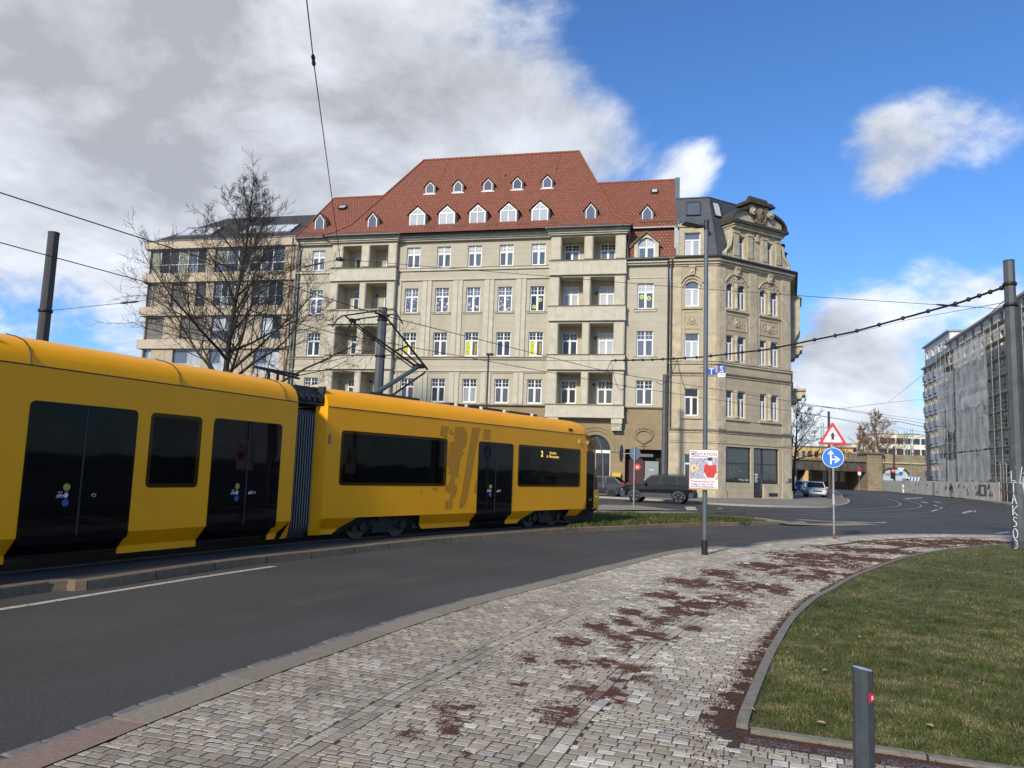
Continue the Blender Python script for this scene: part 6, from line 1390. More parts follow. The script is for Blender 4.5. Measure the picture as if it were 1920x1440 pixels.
a=K.lerp(H0,.42)+Vector((0,-.12,0)); b=K.lerp(H1,.35); mb.tube([a,b],.022,6); mb.tube([a.lerp(b,.6),K+Vector((0,-.05,0))],.02,6); mb.lathe([(.065,-.16),(.065,.16)],(K.x,K.y,K.z),10,0,'y'); mb.build('upper_arm',m_pan,arm)
mb=MB(FB_)
for dx in (-.22,.22):
    c=Vector((1.95+dx,yc,5.08)); mb.tube([c+Vector((0,-.95,-.24)),c+Vector((0,-.80,-.07)),c+Vector((0,-.62,0)),c,c+Vector((0,.62,0)),c+Vector((0,.80,-.07)),c+Vector((0,.95,-.24))],.018,6)
for y in (-.5,.5): mb.tube([(1.73,yc+y,5.06),(1.95,yc+y*1.1,5.0),(2.17,yc+y,5.06)],.02,6); mb.box(1.88,2.02,yc+y-.05,yc+y+.05,4.96,5.04)
mb.build('contact_head',m_pan,arm)
# ---------------------------------------------------------------- masts, lamps, signs, wires
m_mast=mat('mast_grey',(.085,.09,.095),.55,.2,var=.35,vscale=3,bump=.15,bscale=60); m_mastd=mat('mast_dark',(.045,.044,.043),.6,.1,var=.3,vscale=3); m_lampg=mat('lamp_post_paint',(.10,.125,.14),.5,.2,var=.2,vscale=4); m_galv=mat('galvanised',(.36,.38,.38),.45,.6,var=.25,vscale=6); m_blackm=mat('black_metal',(.018,.019,.021),.5,.2); m_wire=mat('wire_black',(.012,.012,.013),.6)
def mast(label,base,ztop,r0,r1,m,n=8,grp='catenary masts',cat='mast'):
    t=thing('catenary_mast',label,cat,base,0,grp); mb=MB(); mb.tube([(0,0,-.02),(0,0,ztop)],[r0,r1],n,smooth=False); mb.build('shaft',m,t)
    mb=MB(); mb.tube([(0,0,.0),(0,0,.22)],r0*1.12,n,smooth=False); mb.build('foot',m_mastd,t)
    mb=MB(); mb.lathe([(r1*1.04,ztop-.02),(r1*1.04,ztop+.02),(0.001,ztop+.04)],(0,0,0),n); mb.build('cap',m_mastd,t); return t
def clamp(t,z,r,m=m_blackm): mb=MB(); mb.lathe([(r,z-.04),(r+.02,z-.04),(r+.02,z+.04),(r,z+.04)],(0,0,0),10); mb.build('clamp',m,t)
bR=gnd(1914,1030,.05); zRt=at(1901,490,bR.y).z
mR=mast('thick grey mast with white graffiti standing at the edge of the lawn',bR,zRt-.05,.175,.135,m_mast,8)
bL=at(77,660,20.3); bL.z=.05; zLt=at(99,437,bL.y).z; mL=mast('plain dark mast rising behind the rear of the tram',bL,zLt-.05,.17,.145,m_mastd,10)
bM=at(708,760,27.0); bM.z=.05; zMt=at(716,578,27.0).z; mM=mast('dark mast rising behind the pantograph of the tram',bM,zMt-.05,.19,.16,m_mast,8)
bF=Vector((11.0,53.4,.11)); zFt=at(1247,703,53.4).z; mF=mast('grey mast on the pavement beside the downpipe of the sandstone house',bF,zFt-.11,.19,.15,m_mast,8)
bC=gnd(1556,938); bC.z=.11; zCt=at(1555,772,bC.y).z; mC=mast('dark mast on the corner pavement beside the parked white car',bC,zCt-.11,.14,.11,m_mastd,8)
for t,zz,r in ((mR,at(1890,533,bR.y).z,.15),(mR,at(1890,572,bR.y).z,.155),(mL,at(85,583,bL.y).z,.16),(mM,at(716,600,27).z,.175),(mM,at(716,668,27).z,.18)): clamp(t,zz-.05,r)
# graffiti, sprayed flat on the mast
mb=MB(); dirc=(-bR).normalized(); ax=Vector((-dirc.y,dirc.x,0)).normalized()
def gp(u,z): # point on the mast surface
    a=math.atan2(dirc.y,dirc.x)+u/.165; rr=.176-(z/zRt)*.04; return (rr*math.cos(a)*1.0,rr*math.sin(a),z)
def stroke(pts,r=.016): mb.tube([gp(u,z) for u,z in pts],r,5)
z=2.05
glyph={'L':[[(0,1),(0,0),(.8,0)]],'T':[[(-.2,1),(1,1)],[(.4,1),(.4,0)]],'A':[[(0,0),(.4,1),(.8,0)],[(.15,.4),(.65,.4)]],'K':[[(.1,1),(.1,0)],[(.9,1),(.1,.45),(.9,0)]],'S':[[(.8,.9),(.3,1),(.1,.75),(.7,.4),(.6,.05),(.1,.05)]],'O':[[(.4+.4*math.cos(a),.5+.5*math.sin(a)) for a in [2*math.pi*k/12 for k in range(13)]]]}
for ch in 'LTAKSO':
    for st in glyph[ch]: stroke([(-.17+x*.15,z-.28+y*.26) for x,y in st])
    z-=.30
stroke([(-.11+.06*math.cos(a),z-.12+.11*math.sin(a)) for a in [2*math.pi*k/12 for k in range(13)]]); stroke([(-.11+.025*math.cos(a),z-.12+.05*math.sin(a)) for a in [2*math.pi*k/8 for k in range(9)]],.01)
for k in range(5): stroke([(rw.uniform(-.05,.15),rw.uniform(1.0,2.2)),(rw.uniform(.0,.2),rw.uniform(1.0,2.2))],.010)
mb.build('graffiti',mat('graffiti_paint',(.52,.60,.66),.6,var=.2,vscale=12),mR)
mb=MB(); mb.box(.12,.22,-.08,.08,2.2,zRt-1.1); mb.build('cable_duct',m_mastd,mR)
# big lamp post with poster
bP=gnd(1321,1040,ZP); zP=at(1316.5,415,bP.y).z; lamp=thing('lamp_post','tall slim grey lamp post with a flat lamp head and poster board','lamp post',bP)
mb=MB(); mb.tube([(0,0,.28),(0,0,zP-bP.z)],[.052,.044],14); mb.build('shaft',m_lampg,lamp); mb=MB(); mb.tube([(0,0,-.02),(0,0,.30)],.062,14); mb.build('sleeve',m_blackm,lamp)
hz=zP-bP.z; mb=MB(Matrix.Translation((0,0,hz-.12)) @ Matrix.Rotation(R(187),4,'Z') @ Matrix.Rotation(R(-6),4,'Y')); mb.ext([(.05,-.05,-.02),(.16,-.13,-.03),(.52,-.13,-.02),(.52,.13,-.02),(.16,.13,-.03),(.05,.05,-.02)],(0,0,.065)); mb.build('lamp_head',m_lampg,lamp)
mb=MB(Matrix.Translation((0,0,hz-.12)) @ Matrix.Rotation(R(187),4,'Z') @ Matrix.Rotation(R(-6),4,'Y')); mb.box(.2,.49,-.10,.10,-.032,-.024); mb.build('lamp_glass',mat('lamp_glass',(.06,.05,.045),.2),lamp); mb=MB(); mb.tube([(0,0,hz-.18),(0,0,hz+.03)],.056,14); mb.build('lamp_collar',m_blackm,lamp)
# poster board: top-level, strapped to the post
pc=at(1319.5,880,bP.y-.09); yaw=math.atan2(pc.x,pc.y); poster=thing('poster_board','white event poster with red sweater figure in a wooden frame on the lamp post','poster',(pc.x,pc.y,at(1319,915.5,bP.y-.09).z),-yaw+R(-9))
pw=.58; ph=.79
mb=MB(); mb.box(-pw/2-.012,pw/2+.012,.0,.02,-.03,ph+.012); mb.build('board',mat('plywood_edge',(.38,.20,.08),.7,var=.2),poster)
mb=MB(); mb.box(-pw/2-.014,pw/2+.014,-.006,.022,-.034,-.004); mb.build('frame_bottom',mat('board_wood',(.50,.30,.12),.6,var=.2),poster)
def flat(pts,name,m,y): mb=MB(); mb.poly([(x*pw/2,y,z*ph) for x,z in pts]); return mb.build(name,m,poster)
flat([(-1,0),(1,0),(1,1),(-1,1)],'poster_sheet',mat('poster_paper',(.72,.70,.74),.5),-.003)
flat([(-.98,.24),(.98,.24),(.98,.82),(.2,.82),(.2,.79),(-.98,.79)],'poster_photo',mat('poster_photo_grey',(.40,.40,.46),.5,var=.75,vscale=22,detail=4,dark=(.10,.10,.13)),-.0045)
ov=lambda cx,cz,rx,rz,n=16:[(cx+rx*math.cos(2*math.pi*k/n),cz+rz*math.sin(2*math.pi*k/n)) for k in range(n)]
flat([(-.02,.42),(.05,.60),(.22,.64),(.45,.645),(.70,.64),(.86,.60),(.92,.42),(.86,.40),(.80,.40),(.72,.27),(.22,.27),(.12,.40)],'poster_figure',mat('poster_red',(.50,.025,.02),.5),-.006)
flat(ov(.47,.635,.20,.028),'poster_figure',mat('poster_skin',(.70,.62,.62),.5),-.007); flat(ov(.45,.70,.15,.055),'poster_figure',mat('poster_face',(.55,.62,.70),.5),-.008); flat(ov(.44,.765,.19,.045),'poster_figure',m_blk,-.009)
for s_ in ((.0,.40,.20,.25),(.92,.40,.74,.25)): flat([(s_[0]-.05,s_[1]),(s_[0]+.07,s_[1]),(s_[2]+.08,s_[3]),(s_[2]-.04,s_[3])],'poster_figure',MT['poster_skin'],-.0075)
flat([(.18,.28),(.78,.28),(.72,.24),(.24,.24)],'poster_figure',MT['poster_skin'],-.0078)
flat(ov(-.70,.52,.22,.09),'poster_disc',mat('poster_cream',(.75,.58,.30),.5),-.006); flat(ov(-.68,.52,.12,.06),'poster_disc',mat('poster_orange',(.60,.22,.06),.5),-.007)
def ptx(t,s,x,z,m,al='LEFT',bold=0): mb=MB(); text_into(mb,t,s,Matrix.Translation((x*pw/2,-.0065,z*ph)) @ Matrix.Rotation(R(90),4,'X'),0,al,bold); mb.build('poster_text',m,poster)
m_mar=mat('poster_maroon',(.28,.03,.06),.5); ptx('MEDITATION',.088,-.90,.855,m_mar,'LEFT',.001); ptx('Programmkino Ost',.062,-.90,.155,mat('poster_pinkred',(.50,.04,.12),.5),'LEFT',.001); ptx('Freitag 16. Febr. 19 Uhr',.048,-.90,.085,m_blk,'LEFT',.0008);
mb=MB()
for (z,xe,h) in ((.945,-.45,.014),(.822,.15,.012),(.045,.55,.010),(.022,.75,.008)):
    x=-.90
    while x<xe: l=rw.uniform(.05,.16); mb.box(x*pw/2,(x+l)*pw/2,-.006,-.0055,z*ph,z*ph+h); x+=l+.03
mb.build('small_print',m_blk,poster,kind='stuff')
mb=MB(); mb.box(-.07,.07,.02,.12,.25,.28); mb.box(-.07,.07,.02,.12,.6,.63); mb.each('strap',m_blackm,poster)
# priority triangle and blue arrows on one post
bS=gnd(1564,1011,ZP); sp=thing('sign_post','slim galvanised sign post at the kerb with triangle and blue arrow signs','sign post',bS)
zS=at(1557,795,bS.y).z-bS.z; mb=MB(); mb.tube([(0,0,-.02),(0,0,zS)],.030,10); mb.build('pole',m_galv,sp); mb=MB(); mb.tube([(0,0,.0),(0,0,.16)],.034,10); mb.build('rusty_foot',mat('rust',(.22,.11,.05),.9,var=.4,vscale=20),sp)
m_sred=mat('sign_red_paint',(.55,.02,.025),.4); m_swht=mat('sign_white',(.72,.73,.74),.4); m_sblu=mat('sign_blue',(.012,.16,.58),.4); m_sblk=mat('sign_black',(.015,.015,.015),.5)
ys=-math.atan2(bS.x,bS.y)
def zpx(px,py,b): return at(px,py,b.y).z-b.z
tri=obj('warning_sign',None,sp,(0,0,zpx(1558,818,bS)),ys)
def rt(h,r,n=5): # rounded triangle outline
    P=[]; 
    for k in range(3):
        a=R(90+120*k); cx,cz=(h-r*2)*math.cos(a)*.667*1.0,(h-r*2)*math.sin(a)*.667
        for j in range(n+1): b=a+R(-60+120*j/n); P.append((cx+r*math.cos(b),cz+r*math.sin(b)))
    return P
H=.62
for hh,r,y,m,nm in ((H,.035,-.036,m_sred,'red_border'),(H*.70,.02,-.044,m_swht,'white_field')): mb=MB(); mb.ext([(x,y,zz-.02) for x,zz in rt(hh,r)],(0,.006,0)); mb.build(nm,m,tri)
mb=MB(); mb.poly([(x,-.046,zz-.02) for x,zz in [(-.035,-.10),(0,-.065),(.035,-.10),(.035,.07),(0,.12),(-.035,.07)]]); mb.poly([(-.095,-.0465,.0),(.095,-.0465,.0),(.095,-.0465,.02),(-.095,-.0465,.02)]); mb.poly([(-.055,-.047,.05),(.055,-.047,.05),(.0,-.047,.115)]); mb.build('symbol',m_sblk,tri)
ar=obj('direction_sign',None,sp,(0,0,zpx(1559,858,bS)),ys); rr_=.285
for r,y,m,nm in ((rr_,-.036,m_swht,'white_rim'),(rr_*.94,-.043,m_sblu,'blue_field')): mb=MB(); mb.lathe([(r,y),(r,y+.006)],(0,0,0),36,0,'y'); mb.build(nm,m,ar)
mb=MB(); yy=-.045
for P in ([(-.075,-.19),(-.035,-.19),(-.035,.17),(-.075,.17)],[(-.14,.10),(-.055,.215),(.03,.10),(.0,.08),(-.055,.15),(-.11,.08)],[(-.036,-.07),(.10,-.07),(.10,-.03),(-.036,-.03)],[(.06,-.155),(.195,-.05),(.06,.055),(.03,.025),(.125,-.05),(.03,-.125)]): mb.poly([(x,yy,zz) for x,zz in P])
mb.build('arrows',m_swht,ar)
mb=MB(); mb.tube([(0,0,.95),(0,0,1.25)],.034,10); mb.build('sticker',mat('sticker_pale',(.5,.5,.5),.6,var=.5,vscale=25),sp)
# post with two signs seen from behind
b2=gnd(1188,952,.1); s2=thing('sign_post','thin post on the traffic island with two road signs seen from behind','sign post',b2); z2=zpx(1189,838,b2)
mb=MB(); mb.tube([(0,0,-.02),(0,0,z2)],.035,8); mb.tube([(0,0,z2-.32),(-.62,.1,z2-.32)],.022,6); mb.build('pole',m_galv,s2)
mb=MB(Matrix.Translation((-.60,.1,z2-.32)) @ Matrix.Rotation(R(68),4,'Z')); mb.lathe([(.42,-.01),(.42,.01)],(0,0,0),8,0,'y',False); mb.build('octagon_sign_back',mat('sign_back_dark',(.10,.12,.14),.5,.4),s2)
mb=MB(Matrix.Translation((.03,.05,z2-.30)) @ Matrix.Rotation(R(25),4,'Z')); mb.lathe([(.30,-.01),(.30,.01)],(0,0,0),20,0,'y'); mb.build('round_sign_back',mat('sign_back',(.28,.32,.35),.45,.5),s2)
# street lamp behind the tram
b3=at(912,770,41.5); b3.z=.1; s3=thing('street_lamp','small slim street lamp standing behind the tram roof','street lamp',b3); z3=zpx(914,666,b3); mb=MB(); mb.tube([(0,0,0),(0,0,z3)],[.06,.05],8); mb.build('shaft',m_mastd,s3); mb=MB(); mb.box(-.12,.28,-.14,.14,z3,z3+.10); mb.build('lamp_head',m_blackm,s3)
# bollard by the lawn corner
tb=at(1617,1254,2.98); bo=thing('bollard','dark grey steel bollard with slanted top and red sticker by the lawn','bollard',(tb.x,tb.y,.02))
hb_=tb.z-.02; r=.0375; n=10; mb=MB(Matrix.Rotation(R(20),4,'Z'))
V=[(r*1.12*math.cos(2*math.pi*k/n),r*1.12*math.sin(2*math.pi*k/n),-.02) for k in range(n)]; Tp=[]
for k in range(n): a=2*math.pi*k/n+R(20); x,y=r*math.cos(a),r*math.sin(a); Tp.append((r*math.cos(2*math.pi*k/n),r*math.sin(2*math.pi*k/n),hb_-x*.16))
mb.add(V+Tp,[(k,(k+1)%n,n+(k+1)%n,n+k) for k in range(n)]); mb.build('post',mat('bollard_paint',(.050,.058,.066),.5,.1,var=.25,vscale=12,bump=.15,bscale=120),bo)
mb=MB(Matrix.Rotation(R(20),4,'Z')); mb.poly([(x*.985,y*.985,z_+.0015) for x,y,z_ in Tp]); mb.build('sky_sheen_top',mat('bollard_top_sky',(.40,.46,.55),.35,.4),bo)  # top face painted pale blue, the sky's sheen put into its colour
mb=MB(); a0=math.atan2(-tb.y,-tb.x)
for (h0,h1,da0,da1,mi,rr2) in ((hb_-.115,hb_-.078,.55,1.25,0,.0385),(hb_-.106,hb_-.09,.85,1.2,1,.0392)):
    for k in range(5): u0=a0+da0+(da1-da0)*k/5; u1=a0+da0+(da1-da0)*(k+1)/5; mb.poly([(rr2*math.cos(u0),rr2*math.sin(u0),h0),(rr2*math.cos(u1),rr2*math.sin(u1),h0),(rr2*math.cos(u1),rr2*math.sin(u1),h1),(rr2*math.cos(u0),rr2*math.sin(u0),h1)],mi)
mb.build('sticker',[m_sred,m_swht],bo)
# letter box on the house wall
HM=Matrix.Translation((P0.x,P0.y,0)) @ Matrix.Rotation(FA,4,'Z')
lb=HM @ Vector((-7.46,-.02,.95)); lbx=thing('letter_box','yellow letter box fixed to the wall beside the entrance','letter box',lb,FA)
m_post=mat('post_yellow',(.72,.48,.02),.4); mb=MB(); mb.bbox(-.30,.30,-.30,.06,0,.62,.03); mb.build('box',m_post,lbx); mb=MB(); mb.ext([(-.33,-.34,.60),(-.33,.06,.68),(-.33,.06,.76),(-.33,-.34,.68)],(.66,0,0)); mb.build('lid',m_post,lbx); mb=MB(); mb.box(-.2,.2,-.306,-.30,.40,.44); mb.build('slot',m_sblk,lbx); mb=MB(); mb.box(-.14,.14,-.304,-.30,.14,.30); mb.build('label_plate',m_swht,lbx)
# ---- overhead wires
def wire(label,pts,r=.011,sag=0.,name='overhead_wire',grp='overhead wires',cat='wire',dots=0,m=m_wire,ins=()):
    P=[]; pts=[Vector(p) for p in pts]
    for a,b in zip(pts[:-1],pts[1:]):
        k=8 if sag else 1
        for i in range(k): t=i/k; p=a.lerp(b,t); p.z-=sag*4*t*(1-t); P.append(p)
    P.append(pts[-1]); o=P[0].copy(); t=thing(name,label,cat,o,0,grp); mb=MB(); mb.tube([p-o for p in P],r,5); mb.build('cable',m,t)
    if dots:
        for i in range(dots):
            f=(i+.5)/dots*(len(P)-1); k=int(f); p=P[k].lerp(P[min(k+1,len(P)-1)],f-k)-o; mb=MB(); mb.ball(p,r*2.1,8); mb.build('clamp',m_blackm,t)
    for (f,rr,ll) in ins:
        f=f*(len(P)-1); k=min(int(f),len(P)-2); p=P[k].lerp(P[k+1],f-k)-o; d=(P[k+1]-P[k]).normalized(); mb=MB(); mb.tube([p-d*ll,p-d*ll*.6,p,p+d*ll*.6,p+d*ll],[rr*.5,rr,rr*.7,rr,rr*.5],8); mb.build('insulator',m_blackm,t)
    return t
ZW=5.17
def over(C,idx): return [(C[i].x,C[i].y,ZW) for i in idx]
ix=lambda C,y:min(range(len(C)),key=lambda i:abs(C[i].y-y))
wire('contact wire strung above the track the tram stands on',over(C1,[0,ix(C1,6),ix(C1,17),ix(C1,26),ix(C1,36),ix(C1,46),ix(C1,62),ix(C1,90)]),.010,grp='contact wires')
wire('contact wire strung above the track behind the tram',over(C2,[0,ix(C2,8),ix(C2,20),ix(C2,30),ix(C2,40),ix(C2,50),ix(C2,64),ix(C2,92)]),.010,grp='contact wires')
ND=at(638,486,20.2)
wire('span wire from the mast behind the tram up to the cable junction',[at(88,583,bL.y),at(260,565,20.2),ND],.008,0,ins=((.45,.035,.25),(.93,.03,.3)))
wire('span wire from the cable junction across to the graffiti mast',[ND,at(1280,539,20.6),at(1520,556,20.5),at(1891,580,bR.y)],.008,0,ins=((.9,.03,.3),))
e=at(575,0,9.2); wire('steep span wire with a turnbuckle rising from the cable junction overhead',[ND,at(588,115,11.2),e,e+(e-at(588,115,11.2))*5],.009,0,ins=((.34,.035,.22),))
mb=MB(); mb.ball((0,0,0),.07,8); mb.tube([(-.12,0,0),(.12,0,0)],.05,8); jn=mb.build('cable_junction',m_blackm,None,ND,label='small black cable junction where the span wires meet',cat='junction')
FE=at(1146,676,37.0); R1=at(1889,536,bR.y); mid_=[at(1800,567,21.5),at(1600,622,25.0),at(1440,655,28.5),at(1310,670,31.8),at(1220,674.5,34.6)]
feed=wire('thick black feeder cable sagging from the graffiti mast across the junction',[R1]+mid_+[FE],.034,0,name='feeder_cable',grp=None,dots=26)
wire('thin span wire from the feeder cable end to the mast behind the pantograph',[FE,at(991,676,32),at(722,672,27)],.010,0)
def onC(C,px,z=ZW): # point of a contact wire nearest to a picture column
    return min(C,key=lambda p:abs(proj((p.x,p.y,z))[0]-px) if p.y>5 else 1e9)
for i,(px0,px1,sg,f) in enumerate(((1146,1110,.4,FE),(1146,1180,.7,FE),(1265,1225,.5,at(1270,672.5,33.2)),(1268,1290,.6,at(1270,672.5,33.2)))):
    q=onC(C2 if i<2 else C1,px1); wire(['straight black dropper at the loose end of the feeder cable','looped black dropper hanging from the loose end of the feeder cable','looped black dropper hanging beside the mast by the downpipe','long looped black dropper between the mast and the lamp post'][i],[f,Vector((q.x,q.y,ZW+.05))],.013,sg,name='dropper_cable',grp='dropper cables',cat='cable')
# T and S signs hanging from a cross wire
cw0=at(1310,690,30.2); cw1=at(1400,676,30.2)
wire('short cross wire carrying the two small blue signs',[cw0,cw1],.008)
for px,py,ch,lb_ in ((1334,696,'T','small blue square sign with white letter T hanging from a wire'),(1353,692,'S','small blue square sign with white letter S above a white plate')):
    c=at(px,py,30.1); t=thing('hanging_sign',lb_,'sign',c,-math.atan2(c.x,c.y)); h=.15
    mb=MB(); mb.box(-h,h,0,.012,-h,h); mb.build('plate',mat('tramsign_blue',(.01,.05,.36),.4),t); mb=MB(); text_into(mb,ch,.36,Matrix.Translation((0,-.004,-.125)) @ Matrix.Rotation(R(90),4,'X'),0,'CENTER',.006); mb.build('letter',mat('letter_pale_blue',(.50,.62,.85),.4),t)
    if ch=='S': mb=MB(); mb.box(-h,h,0,.012,-h-.18,-h-.005); mb.build('white_plate',m_swht,t); mb=MB(); mb.lathe([(.022,-.004),(.022,.0)],(.0,0,-h-.06),10,0,'y'); mb.lathe([(.025,-.004),(.025,.0)],(.09,0,-h-.09),10,0,'y'); mb.each('dot',m_sblk,t) if False else mb.build('dots',m_sblk,t)
    mb=MB(); mb.tube([(0,.006,h),(0,.006,h+.22)],.006,5); mb.build('hanger',m_blackm,t)
# wires over the side street
wire('wire from the graffiti mast down to the wire knot over the side street',[at(1889,558,bR.y),at(1740,695,50),at(1665,755,70)],.012)
wire('wire knot line from the corner house to the building site over the street',[at(1487,757,63),at(1572,767,70),at(1665,755,70),at(1738,748,120)],.016)
wire('upper wire crossing the side street in front of the site building',[at(1492,755,62),at(1575,766,70),at(1740,789,110),at(1800,800,100)],.016)
wire('lower wire crossing the side street above the railway bridge',[at(1500,774,64),at(1640,795,100),at(1742,812,118)],.016)
wire('cross wire between graffiti mast and building site over the kerb',[at(1889,566,bR.y),at(1700,600,34),at(1480,655,60)],.009,0)
# ---------------------------------------------------------------- bare trees
m_bark=mat('bark',(.045,.038,.032),.9,var=.45,vscale=5,bump=.6,bscale=30,stretch=(1,1,.3)); m_twig=mat('twigs',(.032,.026,.021),.9)
def bare_tree(name,label,base,height,fork,rtrunk,seed,limbs=24,spread=1.0,tw=m_twig,dens=1.0,lean=0.,rmin=.010):
    rs=random.Random(seed); t=thing(name,label,'tree',base); wood=MB(); fine=MB()
    def path(p,d,L,n,bend,up):
        P=[Vector(p)]; d=d.normalized()
        for i in range(n):
            d=(d+Vector((rs.gauss(0,bend),rs.gauss(0,bend),rs.gauss(0,bend)+up))).normalized(); P.append(P[-1]+d*(L/n))
        return P,d
    lead,_=path((0,0,-.1),Vector((lean,0,1)),height,14,.03,.03)
    rad=[rtrunk*(1-.93*(i/14)**.8) for i in range(15)]; wood.tube(lead,rad,9)
    def pt(P,f): f=f*(len(P)-1); k=min(int(f),len(P)-2); return P[k].lerp(P[k+1],f-k),(P[k+1]-P[k]).normalized()
    def sub(P,r,L,lvl):
        n=int((8 if lvl==1 else 6)*dens*(.6+.4*min(1.5,L/4)))
        for i in range(n):
            f=.18+.82*(i+rs.random())/n; p,d=pt(P,f); s=Vector((rs.gauss(0,1),rs.gauss(0,1),rs.gauss(0,.8))); s=(s-d*s.dot(d)).normalized()
            dd=(d*.75+s*.8+Vector((0,0,.18))).normalized(); l=L*(.50-.28*f)*rs.uniform(.7,1.3) if lvl==1 else L*.45*rs.uniform(.6,1.2)
            l=max(l,.25); seg=5 if lvl==1 else 3; Q,_=path(p,dd,l,seg,.11,.05); r1=max(rmin,r*(1-f*.75)*.42)
            (wood if lvl==1 and r1>.02 else fine).tube(Q,[r1*(1-.6*k/seg) for k in range(seg+1)],5 if lvl==1 else 3,caps=False)
            if lvl<3: sub(Q,r1,l,lvl+1)
    for i in range(limbs):
        f=(i+.3+rs.random()*.5)/limbs; z=fork+(height*.93-fork)*f; p,d=pt(lead,z/height); az=i*2.4+rs.uniform(-.4,.4); el=R(28+38*f+rs.uniform(-8,8)); L=(height*.46)*(1-.84*f**.75)*rs.uniform(.8,1.15)*spread
        P,_=path(p,Vector((math.cos(az)*math.cos(el),math.sin(az)*math.cos(el),math.sin(el))),L,9,.07,.02); r0=max(.03,rtrunk*.42*(1-.8*f)); wood.tube(P,[max(.010,r0*(1-.9*k/9)) for k in range(10)],6); sub(P,r0,L,1)
    sub(lead[8:],rtrunk*.3,height*.3,1)
    wood.build('trunk',m_bark,t); fine.build('crown',tw,t,kind='stuff'); return t
tb_=at(433,700,46.0); tb_.z=.11
bare_tree('bare_tree','tall bare winter tree standing before the beige apartment block',tb_,at(457,345,46).z-.11,4.4,.30,19,30,1.3,dens=1.4)
t2=at(1487,880,82); t2.z=.11; bare_tree('bare_tree','leafless tree rising behind the corner house by the side street',t2,11.5,3.5,.2,3,18,1.0,dens=1.2,rmin=.014)
t3=at(1655,880,165); t3.z=.0; m_twr=mat('reddish_twigs',(.23,.135,.075),.9)
bare_tree('bare_tree','spreading leafless tree with reddish twigs behind the railway bridge',t3,17.5,3.5,.28,5,20,1.25,m_twr,1.25,rmin=.028)
t4=at(1622,880,175); t4.z=0; bare_tree('bare_tree','bushy leafless tree with russet twigs above the bridge deck',t4,15,3.0,.2,15,20,.85,m_twr,1.35,rmin=.028)
# ---------------------------------------------------------------- building site on the right: block, scaffold, netting, hoarding
FF=Vector((69.5,125,0)); ee=Vector((-12.5,-41,0)).normalized(); SA=math.atan2(ee.y,ee.x)
site=thing('unfinished_block','tall unfinished apartment block with a white attic behind the scaffold','building',FF,SA)
m_sgrey=mat('render_grey',(.60,.57,.50),.9,var=.2,vscale=.7,detail=8); m_stan=mat('render_tan',(.52,.46,.35),.9,var=.15,vscale=.8); m_swh=mat('render_white',(.66,.64,.60),.85,var=.08); m_rail=mat('railing_blue',(.15,.185,.25),.5,.2); m_void=mat('window_void',(.015,.016,.02),.4)
X1=16.7; XE=66.; ops=[]; 
for f in range(7):
    z=2.9+f*2.62
    for k in range(5): ops.append((1.0+3.3*k,1.9+3.3*k,z,z+2.2)); ops.append((2.7+3.3*k,3.15+3.3*k,z+.9,z+1.5))
mb=MB(); mb.wall(0,X1,0,21.0,0,ops,.3); mb.build('wall',m_stan,site)
for o in ops:
    mb=MB(); mb.poly([(o[0],.28,o[2]),(o[1],.28,o[2]),(o[1],.28,o[3]),(o[0],.28,o[3])]); w=mb.build('window',m_void,site)
    if o[1]-o[0]>.6: mb=MB(); mb.box(o[0]-.25,o[1]+.25,-.35,-.30,o[2],o[2]+1.0); mb.box(o[0]-.25,o[0]-.2,-.3,0,o[2],o[2]+1.0); mb.box(o[1]+.2,o[1]+.25,-.3,0,o[2],o[2]+1.0); mb.build('railing',m_rail,w)
for f in range(8): mb=MB(); mb.box(-.1,X1,-.12,-.002,2.45+f*2.62,2.7+f*2.62); mb.build('floor_band',m_swh,site)
ops2=[]
for f in range(8):
    z=2.9+f*2.55
    for k in range(13): ops2.append((X1+1.2+3.7*k,X1+2.5+3.7*k,z,z+1.75))
mb=MB(); mb.wall(X1,XE,0,22.3,-.4,ops2,.3); mb.poly([(X1,-.4,0),(X1,0,0),(X1,0,22.3),(X1,-.4,22.3)]); mb.build('wall',m_sgrey,site)
for o in ops2: mb=MB(); mb.poly([(o[0],-.12,o[2]),(o[1],-.12,o[2]),(o[1],-.12,o[3]),(o[0],-.12,o[3])]); mb.build('window',m_void,site)
# loggia notch near the join
mb=MB(); mb.box(X1+.5,X1+4.2,-.9,-.41,18.2,18.5); mb.build('balcony_slab',m_sgrey,site)
mb=MB(); mb.box(0,X1,.5,12,0,21); mb.box(X1,XE,.2,12,0,22.25); mb.each('core',m_sgrey,site); mb=MB(); mb.poly([(0,0,0),(0,.5,0),(0,.5,21),(0,0,21)]); mb.build('end_wall',m_stan,site)
aops=[]
for k in range(4): aops.append((1.3+3.8*k,2.4+3.8*k,21.45,23.6)); aops.append((3.2+3.8*k,3.6+3.8*k,22.9,23.3))
mb=MB(); mb.wall(.1,15.8,21.0,24.5,.25,aops,.3); mb.poly([(.1,.25,21),(.1,8,21),(.1,8,24.5),(.1,.25,24.5)]); mb.poly([(15.8,.25,21),(15.8,8,21),(15.8,8,24.5),(15.8,.25,24.5)]); mb.build('attic_wall',m_swh,site)
for o in aops:
    mb=MB(); mb.poly([(o[0],.5,o[2]),(o[1],.5,o[2]),(o[1],.5,o[3]),(o[0],.5,o[3])]); w=mb.build('window',m_void,site)
    if o[1]-o[0]>.6: mb=MB(); mb.box(o[0]-.4,o[1]+.4,.08,.14,21.2,22.3); mb.build('railing',m_rail,w)
    else: mb=MB(); mb.box(o[0]-.4,o[1]+.4,.10,.16,21.2,22.2); mb.build('railing',m_rail,w)
